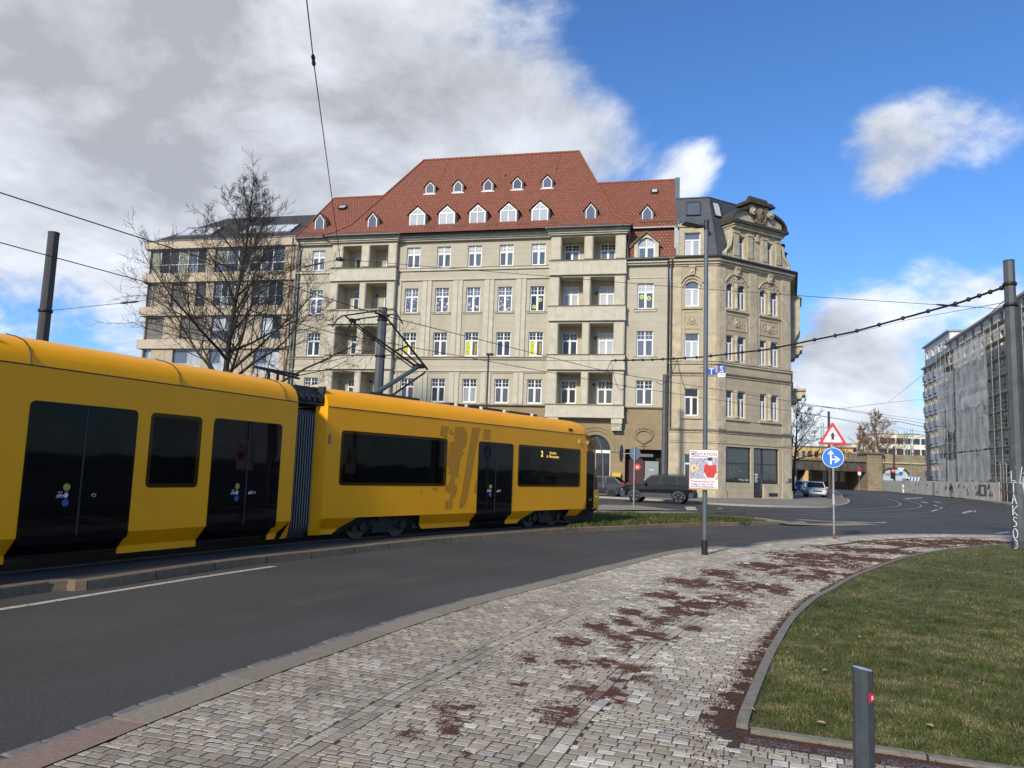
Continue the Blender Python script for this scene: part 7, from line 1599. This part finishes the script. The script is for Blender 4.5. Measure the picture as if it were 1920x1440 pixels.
mb=MB(); mb.box(-.3,16.1,-.1,8.3,24.5,24.75); mb.box(X1-.4,XE,-.8,12,22.3,22.55); mb.box(-.25,X1,-.35,.2,20.85,21.1); mb.each('roof_edge',mat('roof_slab',(.30,.31,.33),.7),site)
# scaffold
sc=thing('scaffold','tall tube scaffold with torn grey netting in front of the unfinished block','scaffold',FF,SA); m_tube=mat('scaffold_tube',(.38,.38,.36),.5,.5,var=.2); m_plank=mat('scaffold_plank',(.36,.33,.27),.85,var=.3)
mbp=MB(); S0,S1=17.3,62.; nlev=10
k=0; x=S0
while x<=S1:
    for y in (-1.1,-2.0): mbp.tube([(x,y,0),(x,y,20.6)],.045,4,caps=False)
    for l in range(nlev): mbp.tube([(x,-1.1,2.1+l*2.0),(x,-2.0,2.1+l*2.0)],.035,4,caps=False)
    if k%3==0:
        for l in range(nlev-1): mbp.tube([(x,-2.02,2.1+l*2.),(x+2.5,-2.02,4.1+l*2.)],.035,4,caps=False)
    x+=2.5; k+=1
for l in range(nlev):
    for dz in (.0,.5,1.0): mbp.tube([(S0,-2.0,2.1+l*2.0+dz),(S1,-2.0,2.1+l*2.0+dz)],.035,4,caps=False)
mbp.build('scaffold_tubes',m_tube,sc,kind='stuff')
for l in range(nlev): mb=MB(); mb.box(S0,S1,-1.95,-1.15,2.03+l*2.0,2.08+l*2.0); mb.build('walkway',m_plank,sc)
# netting: wrinkled translucent sheets
m_net=bpy.data.materials.new('scaffold_net'); m_net.use_nodes=True; t_=m_net.node_tree; b_=t_.nodes['Principled BSDF']; b_.inputs['Base Color'].default_value=(.78,.77,.73,1); b_.inputs['Roughness'].default_value=.9
c_=N(t_,'ShaderNodeTexCoord'); nn_=N(t_,'ShaderNodeTexNoise',inp={'Scale':.5,'Detail':5.}); L(t_,c_.outputs['Object'],nn_.inputs[0]); mr_=N(t_,'ShaderNodeMapRange',inp={'From Min':.3,'From Max':.7,'To Min':.45,'To Max':.80}); L(t_,nn_.outputs[0],mr_.inputs[0])
tr_=N(t_,'ShaderNodeBsdfTransparent'); ms_=N(t_,'ShaderNodeMixShader'); L(t_,mr_.outputs[0],ms_.inputs[0]); L(t_,b_.outputs[0],ms_.inputs[1]); L(t_,tr_.outputs[0],ms_.inputs[2]); L(t_,ms_.outputs[0],t_.nodes['Material Output'].inputs[0])
def net(x0,x1,z0,z1,y=-2.1,ragged=.7,amp=.07):
    nx=int((x1-x0)/.45)+1; nz=int((z1-z0)/.4)+1; V=[]; F=[]
    for j in range(nz+1):
        for i in range(nx+1):
            x=x0+(x1-x0)*i/nx; f=j/nz; zb=z0+ragged*mnoise.noise((x*.8,z0,2)); z=zb+(z1-zb)*f; sag=.18*math.sin(x*1.25*math.pi)**2
            V.append((x,y-amp*mnoise.noise((x*.9,z*.7,1))-sag*.35+.04*mnoise.noise((x*3,z*2.2,6)),z-sag*.25))
    for j in range(nz):
        for i in range(nx): a=j*(nx+1)+i; F.append((a,a+1,a+nx+2,a+nx+1))
    mb=MB(); mb.add(V,F,0,True); mb.build('net_sheet',m_net,sc)
for a,b,c,d in ((17.4,22.0,7.5,12.4),(17.4,22.2,12.2,18.6),(17.4,21.4,2.2,5.4),(22.3,26.8,9.0,17.2),(22.2,26.7,2.2,5.0),(27.2,41.0,2.2,5.9),(27.2,41.0,6.1,10.1),(27.2,41.1,10.0,14.3),(27.2,41.2,13.6,19.8),(30.5,41.1,11.4,12.9),(27.3,41.0,17.0,18.2)): net(a,b,c,d,y=-2.1 if a not in (30.5,27.3) else -2.3)
# hoarding
ho=thing('site_hoarding','long pale wooden site fence with graffiti along the pavement','fence',FF,SA); m_hoard=[mat('hoarding_%d'%i,c,.85,var=.3,vscale=2.5,detail=8) for i,c in enumerate([(.52,.49,.42),(.48,.455,.39),(.55,.515,.43)])]
x=-22.; i=0
while x<45.6:
    w=1.25; mb=MB(); mb.box(x,x+w-.02,-3.0,-2.95,.1,2.15+rng.uniform(-.05,.05)); mb.build('board',m_hoard[i%3],ho); x+=w; i+=1
mg=[mat('tag_red',(.40,.07,.05),.7),mat('tag_ochre',(.42,.33,.10),.7),mat('tag_dark',(.05,.05,.06),.7)]
for k in range(26):
    x=rw.uniform(0,45); z=rw.uniform(.5,1.7); mb=MB(); pts=[(x+.25*math.cos(a*1.7+k)*rw.uniform(.5,1.3)+.05*a,-3.006,z+.3*math.sin(a*2.3+k)*rw.uniform(.5,1.2)) for a in range(7)]; mb.tube(pts,.028,4); mb.build('graffiti_tag',mg[k%3] if x<12 else mg[2],ho)
mb=MB(); mb.box(39.3,42.3,-3.03,-3.005,.55,1.85,0); mb.build('poster_blue',mat('poster_navy',(.03,.055,.16),.5),ho); mb=MB(); mb.box(40.4,41.4,-3.05,-3.035,.75,1.6); mb.build('poster_yellow',m_post,ho); mb=MB(); mb.box(17.6,19.0,-3.03,-3.005,.15,2.0); mb.build('gate',mat('gate_grey',(.24,.26,.28),.6,var=.3),ho)
# site mesh fence beside it
mf=thing('mesh_fence','open metal mesh fence with red tape beside the pale site fence','fence',FF,SA); mb=MB()
for x in (47.,48.8,50.6,52.4,54.2,56.): mb.tube([(x,-2.9,.1),(x,-2.9,4.2)],.05,5)
for z in (1.1,2.1,3.2,4.2): mb.tube([(46.5,-2.9,z),(57,-2.9,z)],.035,5)
mb.build('bars',m_tube,mf); mb=MB(); mb.tube([(46.5,-2.95,1.5),(48.5,-2.95,1.2),(51,-2.95,1.35),(54,-2.95,1.1)],.04,5); mb.build('tape',m_sred,mf)
mb=MB(); mb.box(44.2,60,-1.05,-1.0,.1,6.5); mb.build('dark_sheet',m_void,mf)
# ---------------------------------------------------------------- street beyond: railway bridge, houses, signals
D=150.
def X(px,d=D): return at(px,880,d).x
br=thing('railway_bridge','low railway bridge with dark steel deck and sandstone abutments across the street','bridge',(0,D,0)); m_gird=mat('girder_dark',(.075,.068,.058),.7,var=.5,vscale=.6); m_abut=coursed('abutment_stone',(.32,.26,.165),(.25,.20,.13),(.13,.105,.07),1.1,.5,.02,stain=(.12,.095,.065),stain_amt=.7)
zb_=lambda px,py:at(px,py,D).z
mb=MB(); mb.box(X(1470),X(1652),0,9,zb_(1600,884),zb_(1600,866)); mb.build('deck_girder',m_gird,br)
for k in range(14): x=X(1480)+k*1.45; mb=MB(); mb.box(x,x+.14,-.2,-.001,zb_(1600,882),zb_(1600,867)); mb.build('stiffener',m_gird,br)
mb=MB(); mb.box(X(1470),X(1652),-.35,9,zb_(1600,866),zb_(1600,862)); mb.build('deck_edge',mat('deck_edge',(.16,.14,.10),.8,var=.4),br)
for k in range(22): x=X(1480)+k*.9; mb=MB(); mb.box(x,x+.06,-.3,-.24,zb_(1600,862),zb_(1600,852)); mb.build('rail_post',m_gird,br)
for py in (853,857): mb=MB(); mb.box(X(1480),X(1652),-.28,-.24,zb_(1600,py),zb_(1600,py)+.08); mb.build('rail',m_gird,br)
mb=MB(); mb.box(X(1624),X(1652),-.5,9,0,zb_(1600,848)); mb.build('pier',m_abut,br); mb=MB(); mb.box(X(1620),X(1656),-.8,3,zb_(1600,850),zb_(1600,847)); mb.build('pier_cap',mat('deck_edge',(.16,.14,.10)),br)
mb=MB(); mb.box(X(1652),X(1770),.4,9,0,zb_(1700,853)); mb.build('abutment',m_abut,br); mb=MB(); mb.box(X(1652),X(1770),.1,9,zb_(1700,870),zb_(1700,867)); mb.build('string_course',m_corL,br)
# niche with painted mural
cx_=(X(1656)+X(1704))/2; hw_=(X(1704)-X(1656))/2; zs_=zb_(1680,888); pts=[(cx_-hw_,.38,.1),(cx_+hw_,.38,.1)]+[(cx_+hw_*math.cos(math.pi*k/12),.38,zs_+.42*hw_*math.sin(math.pi*k/12)) for k in range(13)]
mb=MB(); mb.poly(pts); mb.build('mural',mat('mural_pale',(.46,.55,.58),.7,var=.12,vscale=1.2),br); mb=MB(); mb.tube([(x,.3,z) for x,y,z in pts[2:]],.16,6); mb.build('arch_stone',mat('arch_dark',(.05,.045,.04),.8),br); mb=MB(); mb.poly([(cx_-hw_+.3,.36,.3),(cx_+hw_-.3,.36,.3),(cx_+hw_-.3,.36,1.7),(cx_-hw_+.3,.36,2.0)]); mb.build('mural_houses',mat('mural_brick',(.42,.30,.22),.8,var=.6,vscale=1.6),br); mb=MB(); text_into(mb,'DRESDEN',.75,Matrix.Translation((cx_-.8,.35,3.1)) @ Matrix.Rotation(R(90),4,'X')); mb.build('mural_text',m_sblk,br)
# under the bridge: sunny wall with posters
mb=MB(); mb.box(X(1470),X(1500),2,10,0,4.2); mb.box(X(1553),X(1626),8,10,0,4.4); mb.each('underpass_wall',m_abut,br); mb=MB(); mb.poly([(X(1503),1.5,.1),(X(1522),9,.1),(X(1526),9,4.0),(X(1518),1.5,4.0)]); mb.build('wing_wall',m_abut,br)
for a,b,c,d in ((1573,1581,884,905),(1593,1602,883,904),(1607,1616,883,904)): mb=MB(); mb.box(X(a),X(b),7.8,7.95,zb_(1600,d),zb_(1600,c)); mb.build('poster_board',m_swht,br)
mb=MB(); mb.box(X(1582),X(1590),6.5,7.2,.1,zb_(1600,891)); mb.build('yellow_cabinet',m_post,br)
# houses beyond
def far_house(label,px0,px1,d,pyt,m,rows_,cols,wsz,z0=0,roof=None,dep=14):
    x0,x1=at(px0,880,d).x,at(px1,880,d).x; zt=at((px0+px1)/2,pyt,d).z; t=thing('distant_house',label,'building',((x0+x1)/2,d,0)); w=(x1-x0)/2; O=[]
    for r in range(rows_):
        for c in range(cols): xx=-w+(2*w)*(c+.5)/cols; zz=zt-1.2-wsz[1]-r*3.1; O.append((xx-wsz[0]/2,xx+wsz[0]/2,zz,zz+wsz[1]))
    mb=MB(); mb.wall(-w,w,z0,zt,0,O,.3); mb.poly([(-w,0,0),(-w,dep,0),(-w,dep,zt),(-w,0,zt)]); mb.poly([(w,0,0),(w,dep,0),(w,dep,zt),(w,0,zt)]); mb.poly([(-w,0,zt),(w,0,zt),(w,dep,zt),(-w,dep,zt)]); mb.build('wall',m,t)
    for o in O: mb=MB(); mb.poly([(o[0],.25,o[2]),(o[1],.25,o[2]),(o[1],.25,o[3]),(o[0],.25,o[3])]); mb.build('window',m_gdark,t)
    mb=MB(); mb.box(-w-.3,w+.3,-.3,dep,zt+.01,zt+.3); mb.build('roof_edge',roof or m_swh,t)
m_ochre=mat('ochre_plaster',(.55,.36,.13),.85,var=.12,vscale=.5); m_cream=mat('cream_plaster',(.72,.64,.46),.85,var=.08,vscale=.5); m_wplas=mat('white_plaster',(.78,.73,.62),.85,var=.06,vscale=.5)
far_house('ochre house with dark windows beyond the railway bridge',1488,1600,225,839,m_ochre,2,9,(1.2,1.9),roof=mat('dull_roof',(.14,.13,.12),.8))
far_house('low cream house right of the ochre house beyond the bridge',1598,1664,250,833,m_cream,3,6,(1.5,1.6))
far_house('white flat-roofed block with wide windows beyond the bridge',1650,1790,215,815,m_wplas,4,9,(2.1,1.7))
# pale green railway gantries
m_pgreen=mat('gantry_green',(.24,.33,.28),.7)
for px,top,d in ((1543,792,185),(1700,808,190),(1711,804,190),(1502,815,185)):
    b=at(px,880,d); g_=thing('railway_gantry',{1543:'pale green lattice gantry rising above the ochre house beyond the bridge',1700:'pale green lattice mast before the white flat-roofed block',1711:'taller pale green lattice mast before the white flat-roofed block',1502:'pale green lattice mast beside the leafless tree behind the corner house'}[px],'gantry',(b.x,b.y,0),0,'railway gantries'); h=at(px,top,d).z; mb=MB()
    for s_ in (-.45,.45): mb.tube([(s_,0,0),(s_*.6,0,h)],.09,5)
    for k in range(int(h/1.2)): mb.tube([(-.45+.0,0,1.2*k),(.42,0,1.2*k+1.2)],.05,4)
    mb.build('lattice',m_pgreen,g_); mb=MB(); mb.box(-2.2,2.2,-.1,.1,h-1.4,h-1.2); mb.build('arm',m_pgreen,g_)
# signal mast with red light, street masts
def simple(name,label,cat,px,d,top,r,m=m_mastd,grp=None): b=at(px,900,d); t=thing(name,label,cat,(b.x,b.y,0.0),0,grp); h=at(px,top,d).z; mb=MB(); mb.tube([(0,0,0),(0,0,h)],[r,r*.85],8); mb.build('shaft',m,t); return t,h
t,h=simple('traffic_signal','dark mast with a lit red traffic signal before the bridge mural','traffic light',1677,140,837,.20); zz=at(1677,889,140).z
mb=MB(); mb.bbox(-.75,.0,-.35,.0,zz-.9,zz+.95,.06); mb.build('signal_head',m_sblk,t)
for k,(dz,m) in enumerate(((.6,mat('signal_red_lit',(1.,.03,.02),.4,emit=6.)),(0.,m_void),(-.6,m_void))): mb=MB(); mb.lathe([(.24,-.37),(.24,-.351)],(-.38+.0,0,zz+dz),14,0,'y'); mb.build('lens',m,t)
mb=MB(); mb.lathe([(.38,-.02),(.38,.02)],(1.15,-.2,at(1689,888,140).z),18,0,'y'); mb.build('round_sign',m_sblu,t); mb=MB(); mb.ext([(.45,-.2,at(1689,877,140).z),(1.85,-.2,at(1689,877,140).z),(1.15,-.2,at(1689,886,140).z-.15)],(0,.03,0)); mb.build('give_way_sign',m_swht,t); mb=MB(); mb.tube([(0,0,zz),(1.2,0,zz)],.05,6); mb.build('bracket',m_mastd,t)
simple('catenary_mast','thick dark mast at the site fence with a curved bracket','mast',1742,122,815,.27,m_mastd,'catenary masts'); 
t,h=simple('catenary_mast','dark mast leaning on the pavement left of the bridge mural','mast',1650,150,842,.22,m_mastd,'catenary masts')
b=at(1742,815,122); wire('curved bracket wire from the thick dark mast over the side street',[b,b+Vector((-.6,0,1.2)),b+Vector((-5,0,2.0)),b+Vector((-8.5,0,1.6))],.05,name='bracket_arm',grp=None,cat='bracket')
t,h=simple('street_lamp','curved grey street lamp by the bridge wall','street lamp',1709,150,835,.11,m_galv); mb=MB(); mb.tube([(0,0,h),(.4,0,h+.9),(1.3,0,h+1.6),(2.2,0,h+1.8)],.08,6); mb.box(2.2,3.2,-.2,.2,h+1.72,h+1.85); mb.build('arm',m_galv,t)
t,h=simple('road_sign','small no-entry style sign on a thin post before the underpass','sign',1611,140,880,.05,m_galv); mb=MB(); mb.lathe([(.35,-.03),(.35,.03)],(0,-.1,h),16,0,'y'); mb.build('plate',m_sred,t); mb=MB(); mb.box(-.3,.3,-.16,-.14,h-1.1,h-.45); mb.build('sub_plate',m_swht,t)
b=at(1702,900,128); t=thing('site_board','white site board with a red stripe at the end of the fence','board',(b.x,b.y,0)); mb=MB(); mb.box(-.9,.9,0,.1,.1,1.5); mb.build('panel',m_swht,t); mb=MB(); mb.box(-.85,.85,-.02,-.001,.75,1.0); mb.build('stripe',m_mar,t); mb=MB(); mb.box(-.9,.2,-.0,.1,1.5,2.5); mb.build('cabinet',mat('cabinet_grey',(.16,.17,.18),.6),t)
b=at(1713,893,128); t=thing('barrier_board','blue and white striped barrier board above the site fence','barrier',(b.x,b.y,2.2)); mb=MB(); mb.box(-1.2,1.2,0,.06,-.45,.6); mb.build('panel',m_swht,t)
for k in range(4): mb=MB(); x=-.9+.55*k; mb.ext([(x,-.01,-.4),(x+.25,-.01,-.4),(x+.55,-.01,.55),(x+.3,-.01,.55)],(0,.008,0)); mb.build('stripe',m_sblu,t)
mb=MB(); mb.tube([(-1,.05,-2.2),(-1,.05,.0)],.05,6); mb.tube([(1,.05,-2.2),(1,.05,.0)],.05,6); mb.build('legs',m_galv,t)
# roof glimpsed at the far left above the tram
b=at(0,650,75); t=thing('distant_house','dark roof with railing glimpsed above the tram rear at the street end','building',(b.x-3,b.y,0)); h=at(0,627,75).z; mb=MB(); mb.ext([(-9,0,0),(3.0,0,0),(3.0,0,h-1.6),(-1.0,0,h+.3),(-9,0,h+.6)],(0,10,0)); mb.build('wall',m_sgrey,t); mb=MB(); mb.ext([(-9,-.3,h+.6),(-1.0,-.3,h+.3),(3.3,-.3,h-1.75),(3.3,-.3,h-1.4),(-1.0,-.3,h+.75),(-9,-.3,h+1.0)],(0,10.6,0)); mb.build('roof',m_rdark,t); mb=MB(); mb.tube([(-1.2,0,h+.7),(-1.2,0,h+2.6)],.05,5); mb.tube([(-9,0,h+2.4),(-4,0,h+2.2),(-1.2,0,h+1.6)],.04,5); mb.build('roof_railing',m_blackm,t)
# ---------------------------------------------------------------- vehicles and the walker
m_tyre=mat('tyre',(.015,.015,.016),.85); m_alloy=mat('alloy_rim',(.55,.56,.57),.3,.7); m_rimb=mat('black_rim',(.02,.02,.022),.4,.4); m_cglass=glassy('car_glass',(.02,.025,.03),.03,1.6,.2,.25); m_clad=mat('cladding',(.030,.033,.038),.6); m_hl=mat('headlight_glass',(.62,.63,.60),.15,.2); m_tl=mat('tail_light',(.30,.015,.015),.25)
def make_car(label,group,paint,Lh,W,H,prof,cab,glassx,wheels,wr,rim,clad=None,front_detail=True,name='parked_car'):
    # x forward; prof: (x,z0,z1,wf) stations rear..front of the lower body; cab: base/roof outline
    t=thing(name,label,'car',(0,0,0),0,group); w=W/2; mb=MB(); n=len(prof); ring=[]
    for x,z0,z1,wf in prof:
        a=w*wf; ring.append([(x,-a*.90,z0),(x,-a*.985,z0+(z1-z0)*.25),(x,-a,z0+(z1-z0)*.62),(x,-a*.965,z1-.05),(x,-a*.90,z1),(x,a*.90,z1),(x,a*.965,z1-.05),(x,a,z0+(z1-z0)*.62),(x,a*.985,z0+(z1-z0)*.25),(x,a*.90,z0)])
    V=[p for r in ring for p in r]; m=10; F=[(k*m+i,k*m+(i+1)%m,(k+1)*m+(i+1)%m,(k+1)*m+i) for k in range(n-1) for i in range(m)]+[tuple(range(m)),tuple(range((n-1)*m,n*m))]; mb.add(V,F,0,False); mb.build('body',paint,t)
    # cabin
    (rx0,zr0),(rx1,zr1),(fx1,zf1),(fx0,zf0)=cab; wb,wr_=w*.94,w*.83; zm=(zr1+zf1)/2+.03; xm=(rx1+fx1)/2
    O=[(rx0,zr0,wb),(rx1,zr1,wr_),(xm,zm,wr_*1.02),(fx1,zf1,wr_),(fx0,zf0,wb)]
    V=[(x,-y,z) for x,z,y in O]+[(x,y,z) for x,z,y in O]; mb=MB(); mb.add(V,[(0,1,2,3,4),(9,8,7,6,5),(0,5,6,1),(1,6,7,2),(2,7,8,3),(3,8,9,4)],0,False); mb.build('cabin',paint,t)
    def ysd(z): return wb+(wr_-wb)*(z-zr0)/(zm-zr0)
    def xl(z,front): (a,za),(b,zb)=((fx0,zf0),(fx1,zf1)) if front else ((rx0,zr0),(rx1,zr1)); return a+(b-a)*(z-za)/(zb-za)
    zb_,zt_=zr0+.03,zr1-.07
    for s_ in (-1,1):
        for k,(g0,g1) in enumerate(glassx):
            P=[]
            for z,(u,v) in ((zb_,(g0,g1)),(zt_,(g0,g1))):
                u=max(u,xl(z,False)+.10); v=min(v,xl(z,True)-.12); P.append((u,v,z))
            (u0,v0,z0),(u1,v1,z1)=P; mb=MB(); mb.ext([(u0,s_*(ysd(z0)+.004),z0),(v0,s_*(ysd(z0)+.004),z0),(v1,s_*(ysd(z1)+.004),z1),(u1,s_*(ysd(z1)+.004),z1)],(0,s_*.006,0)); mb.build('side_window',m_cglass,t)
    for nm,(xa,za),(xb,zb2),dx in (('windscreen',(fx0,zf0),(fx1,zf1),1),('rear_window',(rx0,zr0),(rx1,zr1),-1)):
        ya,yb=wb-.10,wr_-.08; a=.08; b=.90; p=lambda f:(xa+(xb-xa)*f,za+(zb2-za)*f,ya+(yb-ya)*f); x0,z0,y0=p(a); x1,z1,y1=p(b); mb=MB(); mb.ext([(x0+dx*.012,-y0,z0+.006),(x0+dx*.012,y0,z0+.006),(x1+dx*.012,y1,z1+.006),(x1+dx*.012,-y1,z1+.006)],(dx*.006,0,.004)); mb.build(nm,m_cglass,t)
    # wheels and arches
    for x in wheels:
        for s_ in (-1,1):
            mb=MB(); Y=s_*(w-.10); mb.lathe([(wr*.60,-.10),(wr*.92,-.10),(wr,-.06),(wr,.06),(wr*.92,.10),(wr*.60,.10)],(x,Y,wr),20,0,'y'); wh=mb.build('wheel',m_tyre,t)
            mb=MB(); mb.lathe([(wr*.62,.02),(wr*.60,.05),(wr*.50,.03),(.001,.03)] if s_>0 else [(wr*.62,-.02),(wr*.60,-.05),(wr*.50,-.03),(.001,-.03)],(x,Y,wr),20,1,'y')
            for k in range(5):
                a=2*math.pi*k/5+.3; mb.bar((x+.05*math.cos(a),Y+s_*.055,wr+.05*math.sin(a)),(x+wr*.60*math.cos(a),Y+s_*.07,wr+wr*.60*math.sin(a)),.07,.04,0)
            mb.build('rim',[rim,m_rimb],wh)
            mb=MB(); pts=[(x+wr*1.20*math.cos(math.pi*k/12),s_*(w*.995+.004),wr+wr*1.20*math.sin(math.pi*k/12)) for k in range(13)]; mb.ext([(x+wr*1.2,s_*(w*.99+.003),.28)]+pts+[(x-wr*1.2,s_*(w*.99+.003),.28)],(0,-s_*.05,0)); mb.build('wheel_arch',m_clad,t)
    if clad:
        for s_ in (-1,1): mb=MB(); mb.box(wheels[0]+wr*1.2,wheels[1]-wr*1.2,min(s_*w*.99,s_*(w+.015)),max(s_*w*.99,s_*(w+.015)),.34,.60); mb.build('side_cladding',m_clad,t)
        for x0,x1 in ((prof[0][0]-.06,prof[0][0]+.30),(prof[-1][0]-.30,prof[-1][0]+.06)): mb=MB(); mb.bbox(x0,x1,-w*.97,w*.97,.36,.72,.06); mb.build('bumper',m_clad,t)
    xf=prof[-1][0]; zf=prof[-2][2]
    for s_ in (-1,1):
        mb=MB(); mb.ball((xf-.10,s_*w*.66,zf-.20),.16,10,0,(.8,1.3,.75)); mb.build('headlight',m_hl,t)
        mb=MB(); mb.bbox(prof[0][0]-.01,prof[0][0]+.12,min(s_*w*.72,s_*w*.93),max(s_*w*.72,s_*w*.93),.78,1.08,.02); mb.build('tail_light',m_tl,t)
        mb=MB(); mb.ball((fx0-.42,s_*(w+.10),zf0+.06),.10,8,0,(.7,1.2,.8)); mb.build('mirror',paint,t)
    mb=MB(); mb.box(xf-.03,xf+.035,-w*.42,w*.42,.62,.74); mb.build('grille',m_clad,t); mb=MB(); mb.box(xf+.0,xf+.05,-.26,.26,.46,.57); mb.build('number_plate',m_swht,t)
    return t
def place(t,c,d,z=.0): t.location=(c.x,c.y,z); t.rotation_euler=(0,0,math.atan2(d.y,d.x))
def paintm(nm,c,r=.3): return mat(nm,c,r,0.,spec=.10)
SUVP=[(-2.12,.48,1.02,.88),(-2.0,.40,1.10,.97),(-1.3,.36,1.12,1.),(0,.36,1.10,1.),(1.0,.36,1.06,1.),(1.6,.38,1.00,.98),(1.98,.42,.92,.92),(2.12,.48,.80,.82)]
HP=[(-2.02,.45,.95,.86),(-1.9,.34,1.0,.96),(-1.2,.28,.97,1.),(0,.28,.95,1.),(.95,.28,.93,1.),(1.55,.30,.84,.98),(1.95,.34,.76,.90),(2.08,.42,.62,.80)]
suv=make_car('black compact off-road car parked beside the poster and corner house',None,paintm('paint_black',(.010,.011,.014)),4.3,1.76,1.70,SUVP,[(-2.06,1.08),(-1.70,1.64),(.30,1.63),(1.02,1.05)],[(-1.95,-1.22),(-1.12,-.28),(-.18,.9)],(-1.28,1.28),.345,m_alloy,True)
wf_,wr2=gnd(1190,941.5),gnd(1272,945.5); ctr_=(wf_+wr2)/2; dv=(wf_-wr2).normalized(); nrm=Vector((-dv.y,dv.x,0)); 
if nrm.y<0: nrm=-nrm
place(suv,ctr_+nrm*.78,dv)
for s_ in (-.55,.55): mb=MB(); mb.tube([(-1.5,s_,1.70),(-.6,s_,1.735),(.15,s_,1.70)],.022,6); mb.build('roof_rail',m_clad,suv)
dark=make_car('dark grey hatchback with black rims parked behind the tram nose',None,paintm('paint_grey',(.035,.040,.050)),4.1,1.76,1.5,HP,[(-1.95,.98),(-1.35,1.44),(.15,1.45),(1.05,.93)],[(-1.7,-.85),(-.75,.0),(.08,.95)],(-1.25,1.28),.33,m_rimb)
wq=gnd(1147,934.5); place(dark,wq+dv*1.25+nrm*.82,dv)
kd=Vector((-.36,-.93,0)).normalized(); kn=Vector((-.93,.36,0))
white=make_car('silver white hatchback parked at the corner kerb facing the crossing','cars parked along the side street',paintm('paint_white',(.55,.56,.58)),4.2,1.8,1.55,HP,[(-1.95,.98),(-1.45,1.50),(.1,1.52),(1.05,.93)],[(-1.7,-.85),(-.75,.0),(.08,.95)],(-1.25,1.28),.33,m_alloy)
place(white,Vector((29.0,71.2,0)),Vector((-.28,-.96,0)))
blue=make_car('dark blue hatchback parked behind the silver white hatchback','cars parked along the side street',paintm('paint_blue',(.03,.07,.20)),4.2,1.78,1.5,HP,[(-1.95,.98),(-1.35,1.46),(.15,1.47),(1.05,.93)],[(-1.7,-.85),(-.75,.0),(.08,.95)],(-1.25,1.28),.33,m_alloy)
pb=at(1525,905,86); place(blue,Vector((pb.x,pb.y,0)),kd)
c2_=copy_tree(blue,None,'dark blue car parked farthest back before the railway bridge'); pb=at(1503,905,101); c2_.location=(pb.x,pb.y,0)
c3_=copy_tree(white,None,'pale car parked between the two dark blue cars'); pb=at(1513,905,93.5); c3_.location=(pb.x+.3,pb.y,0); c3_.rotation_euler=(0,0,math.atan2(kd.y,kd.x))
# ---- the walker by the hoarding
def skin(V,E,Rd,sub=1):
    me=bpy.data.meshes.new('s'); me.from_pydata(V,E,[]); o=bpy.data.objects.new('s',me); COL.objects.link(o); md=o.modifiers.new('k','SKIN'); 
    for i,r in enumerate(Rd): me.skin_vertices[0].data[i].radius=(r,r)
    me.skin_vertices[0].data[0].use_root=True; ss=o.modifiers.new('u','SUBSURF'); ss.levels=sub; ss.render_levels=sub
    dg=bpy.context.evaluated_depsgraph_get(); m2=bpy.data.meshes.new_from_object(o.evaluated_get(dg)); bpy.data.objects.remove(o); return m2
pw_=at(1783,915,96.5); person=thing('person','person in a dark jacket and grey trousers walking along the site fence','person',(pw_.x,pw_.y,.1),R(20))
m_skin=mat('skin_tone',(.42,.26,.19),.6); m_jack=mat('jacket_dark',(.015,.016,.020),.8); m_trou=mat('trousers_grey',(.10,.10,.11),.85); m_hair=mat('hair_dark',(.02,.017,.015),.7)
V=[(0,0,.95),(0,0,1.2),(0,.0,1.42),(0,0,1.52),(0,-.01,1.66),(.17,0,1.42),(.24,.03,1.15),(.24,-.06,.92),(-.17,0,1.42),(-.24,-.03,1.15),(-.25,.06,.92),(.09,0,.9),(.11,.14,.5),(.12,.06,.08),(.12,-.10,.04),(-.09,0,.9),(-.11,-.04,.5),(-.12,-.22,.10),(-.12,-.36,.07)]
E=[(0,1),(1,2),(2,3),(3,4),(2,5),(5,6),(6,7),(2,8),(8,9),(9,10),(0,11),(11,12),(12,13),(13,14),(0,15),(15,16),(16,17),(17,18)]
bm_=skin(V,E,[.10,.11,.09,.05,.10,.05,.04,.045,.05,.04,.045,.06,.045,.035,.03,.06,.045,.035,.03]); bm_.materials.append(m_skin); obj('body',bm_,person)
jk=skin(V[:11],E[:10],[.17,.18,.16,.08,.02,.09,.075,.055,.09,.075,.055]); jk.materials.append(m_jack); obj('jacket',jk,person)
tr=skin([V[0]]+V[11:],[(0,1),(1,2),(2,3),(3,4),(0,5),(5,6),(6,7),(7,8)],[.16,.11,.085,.075,.06,.11,.085,.075,.06]); tr.materials.append(m_trou); obj('trousers',tr,person)
mb=MB(); mb.ball((0,.0,1.70),.115,10,0,(1,1.05,1.0)); mb.build('hair',m_hair,person)
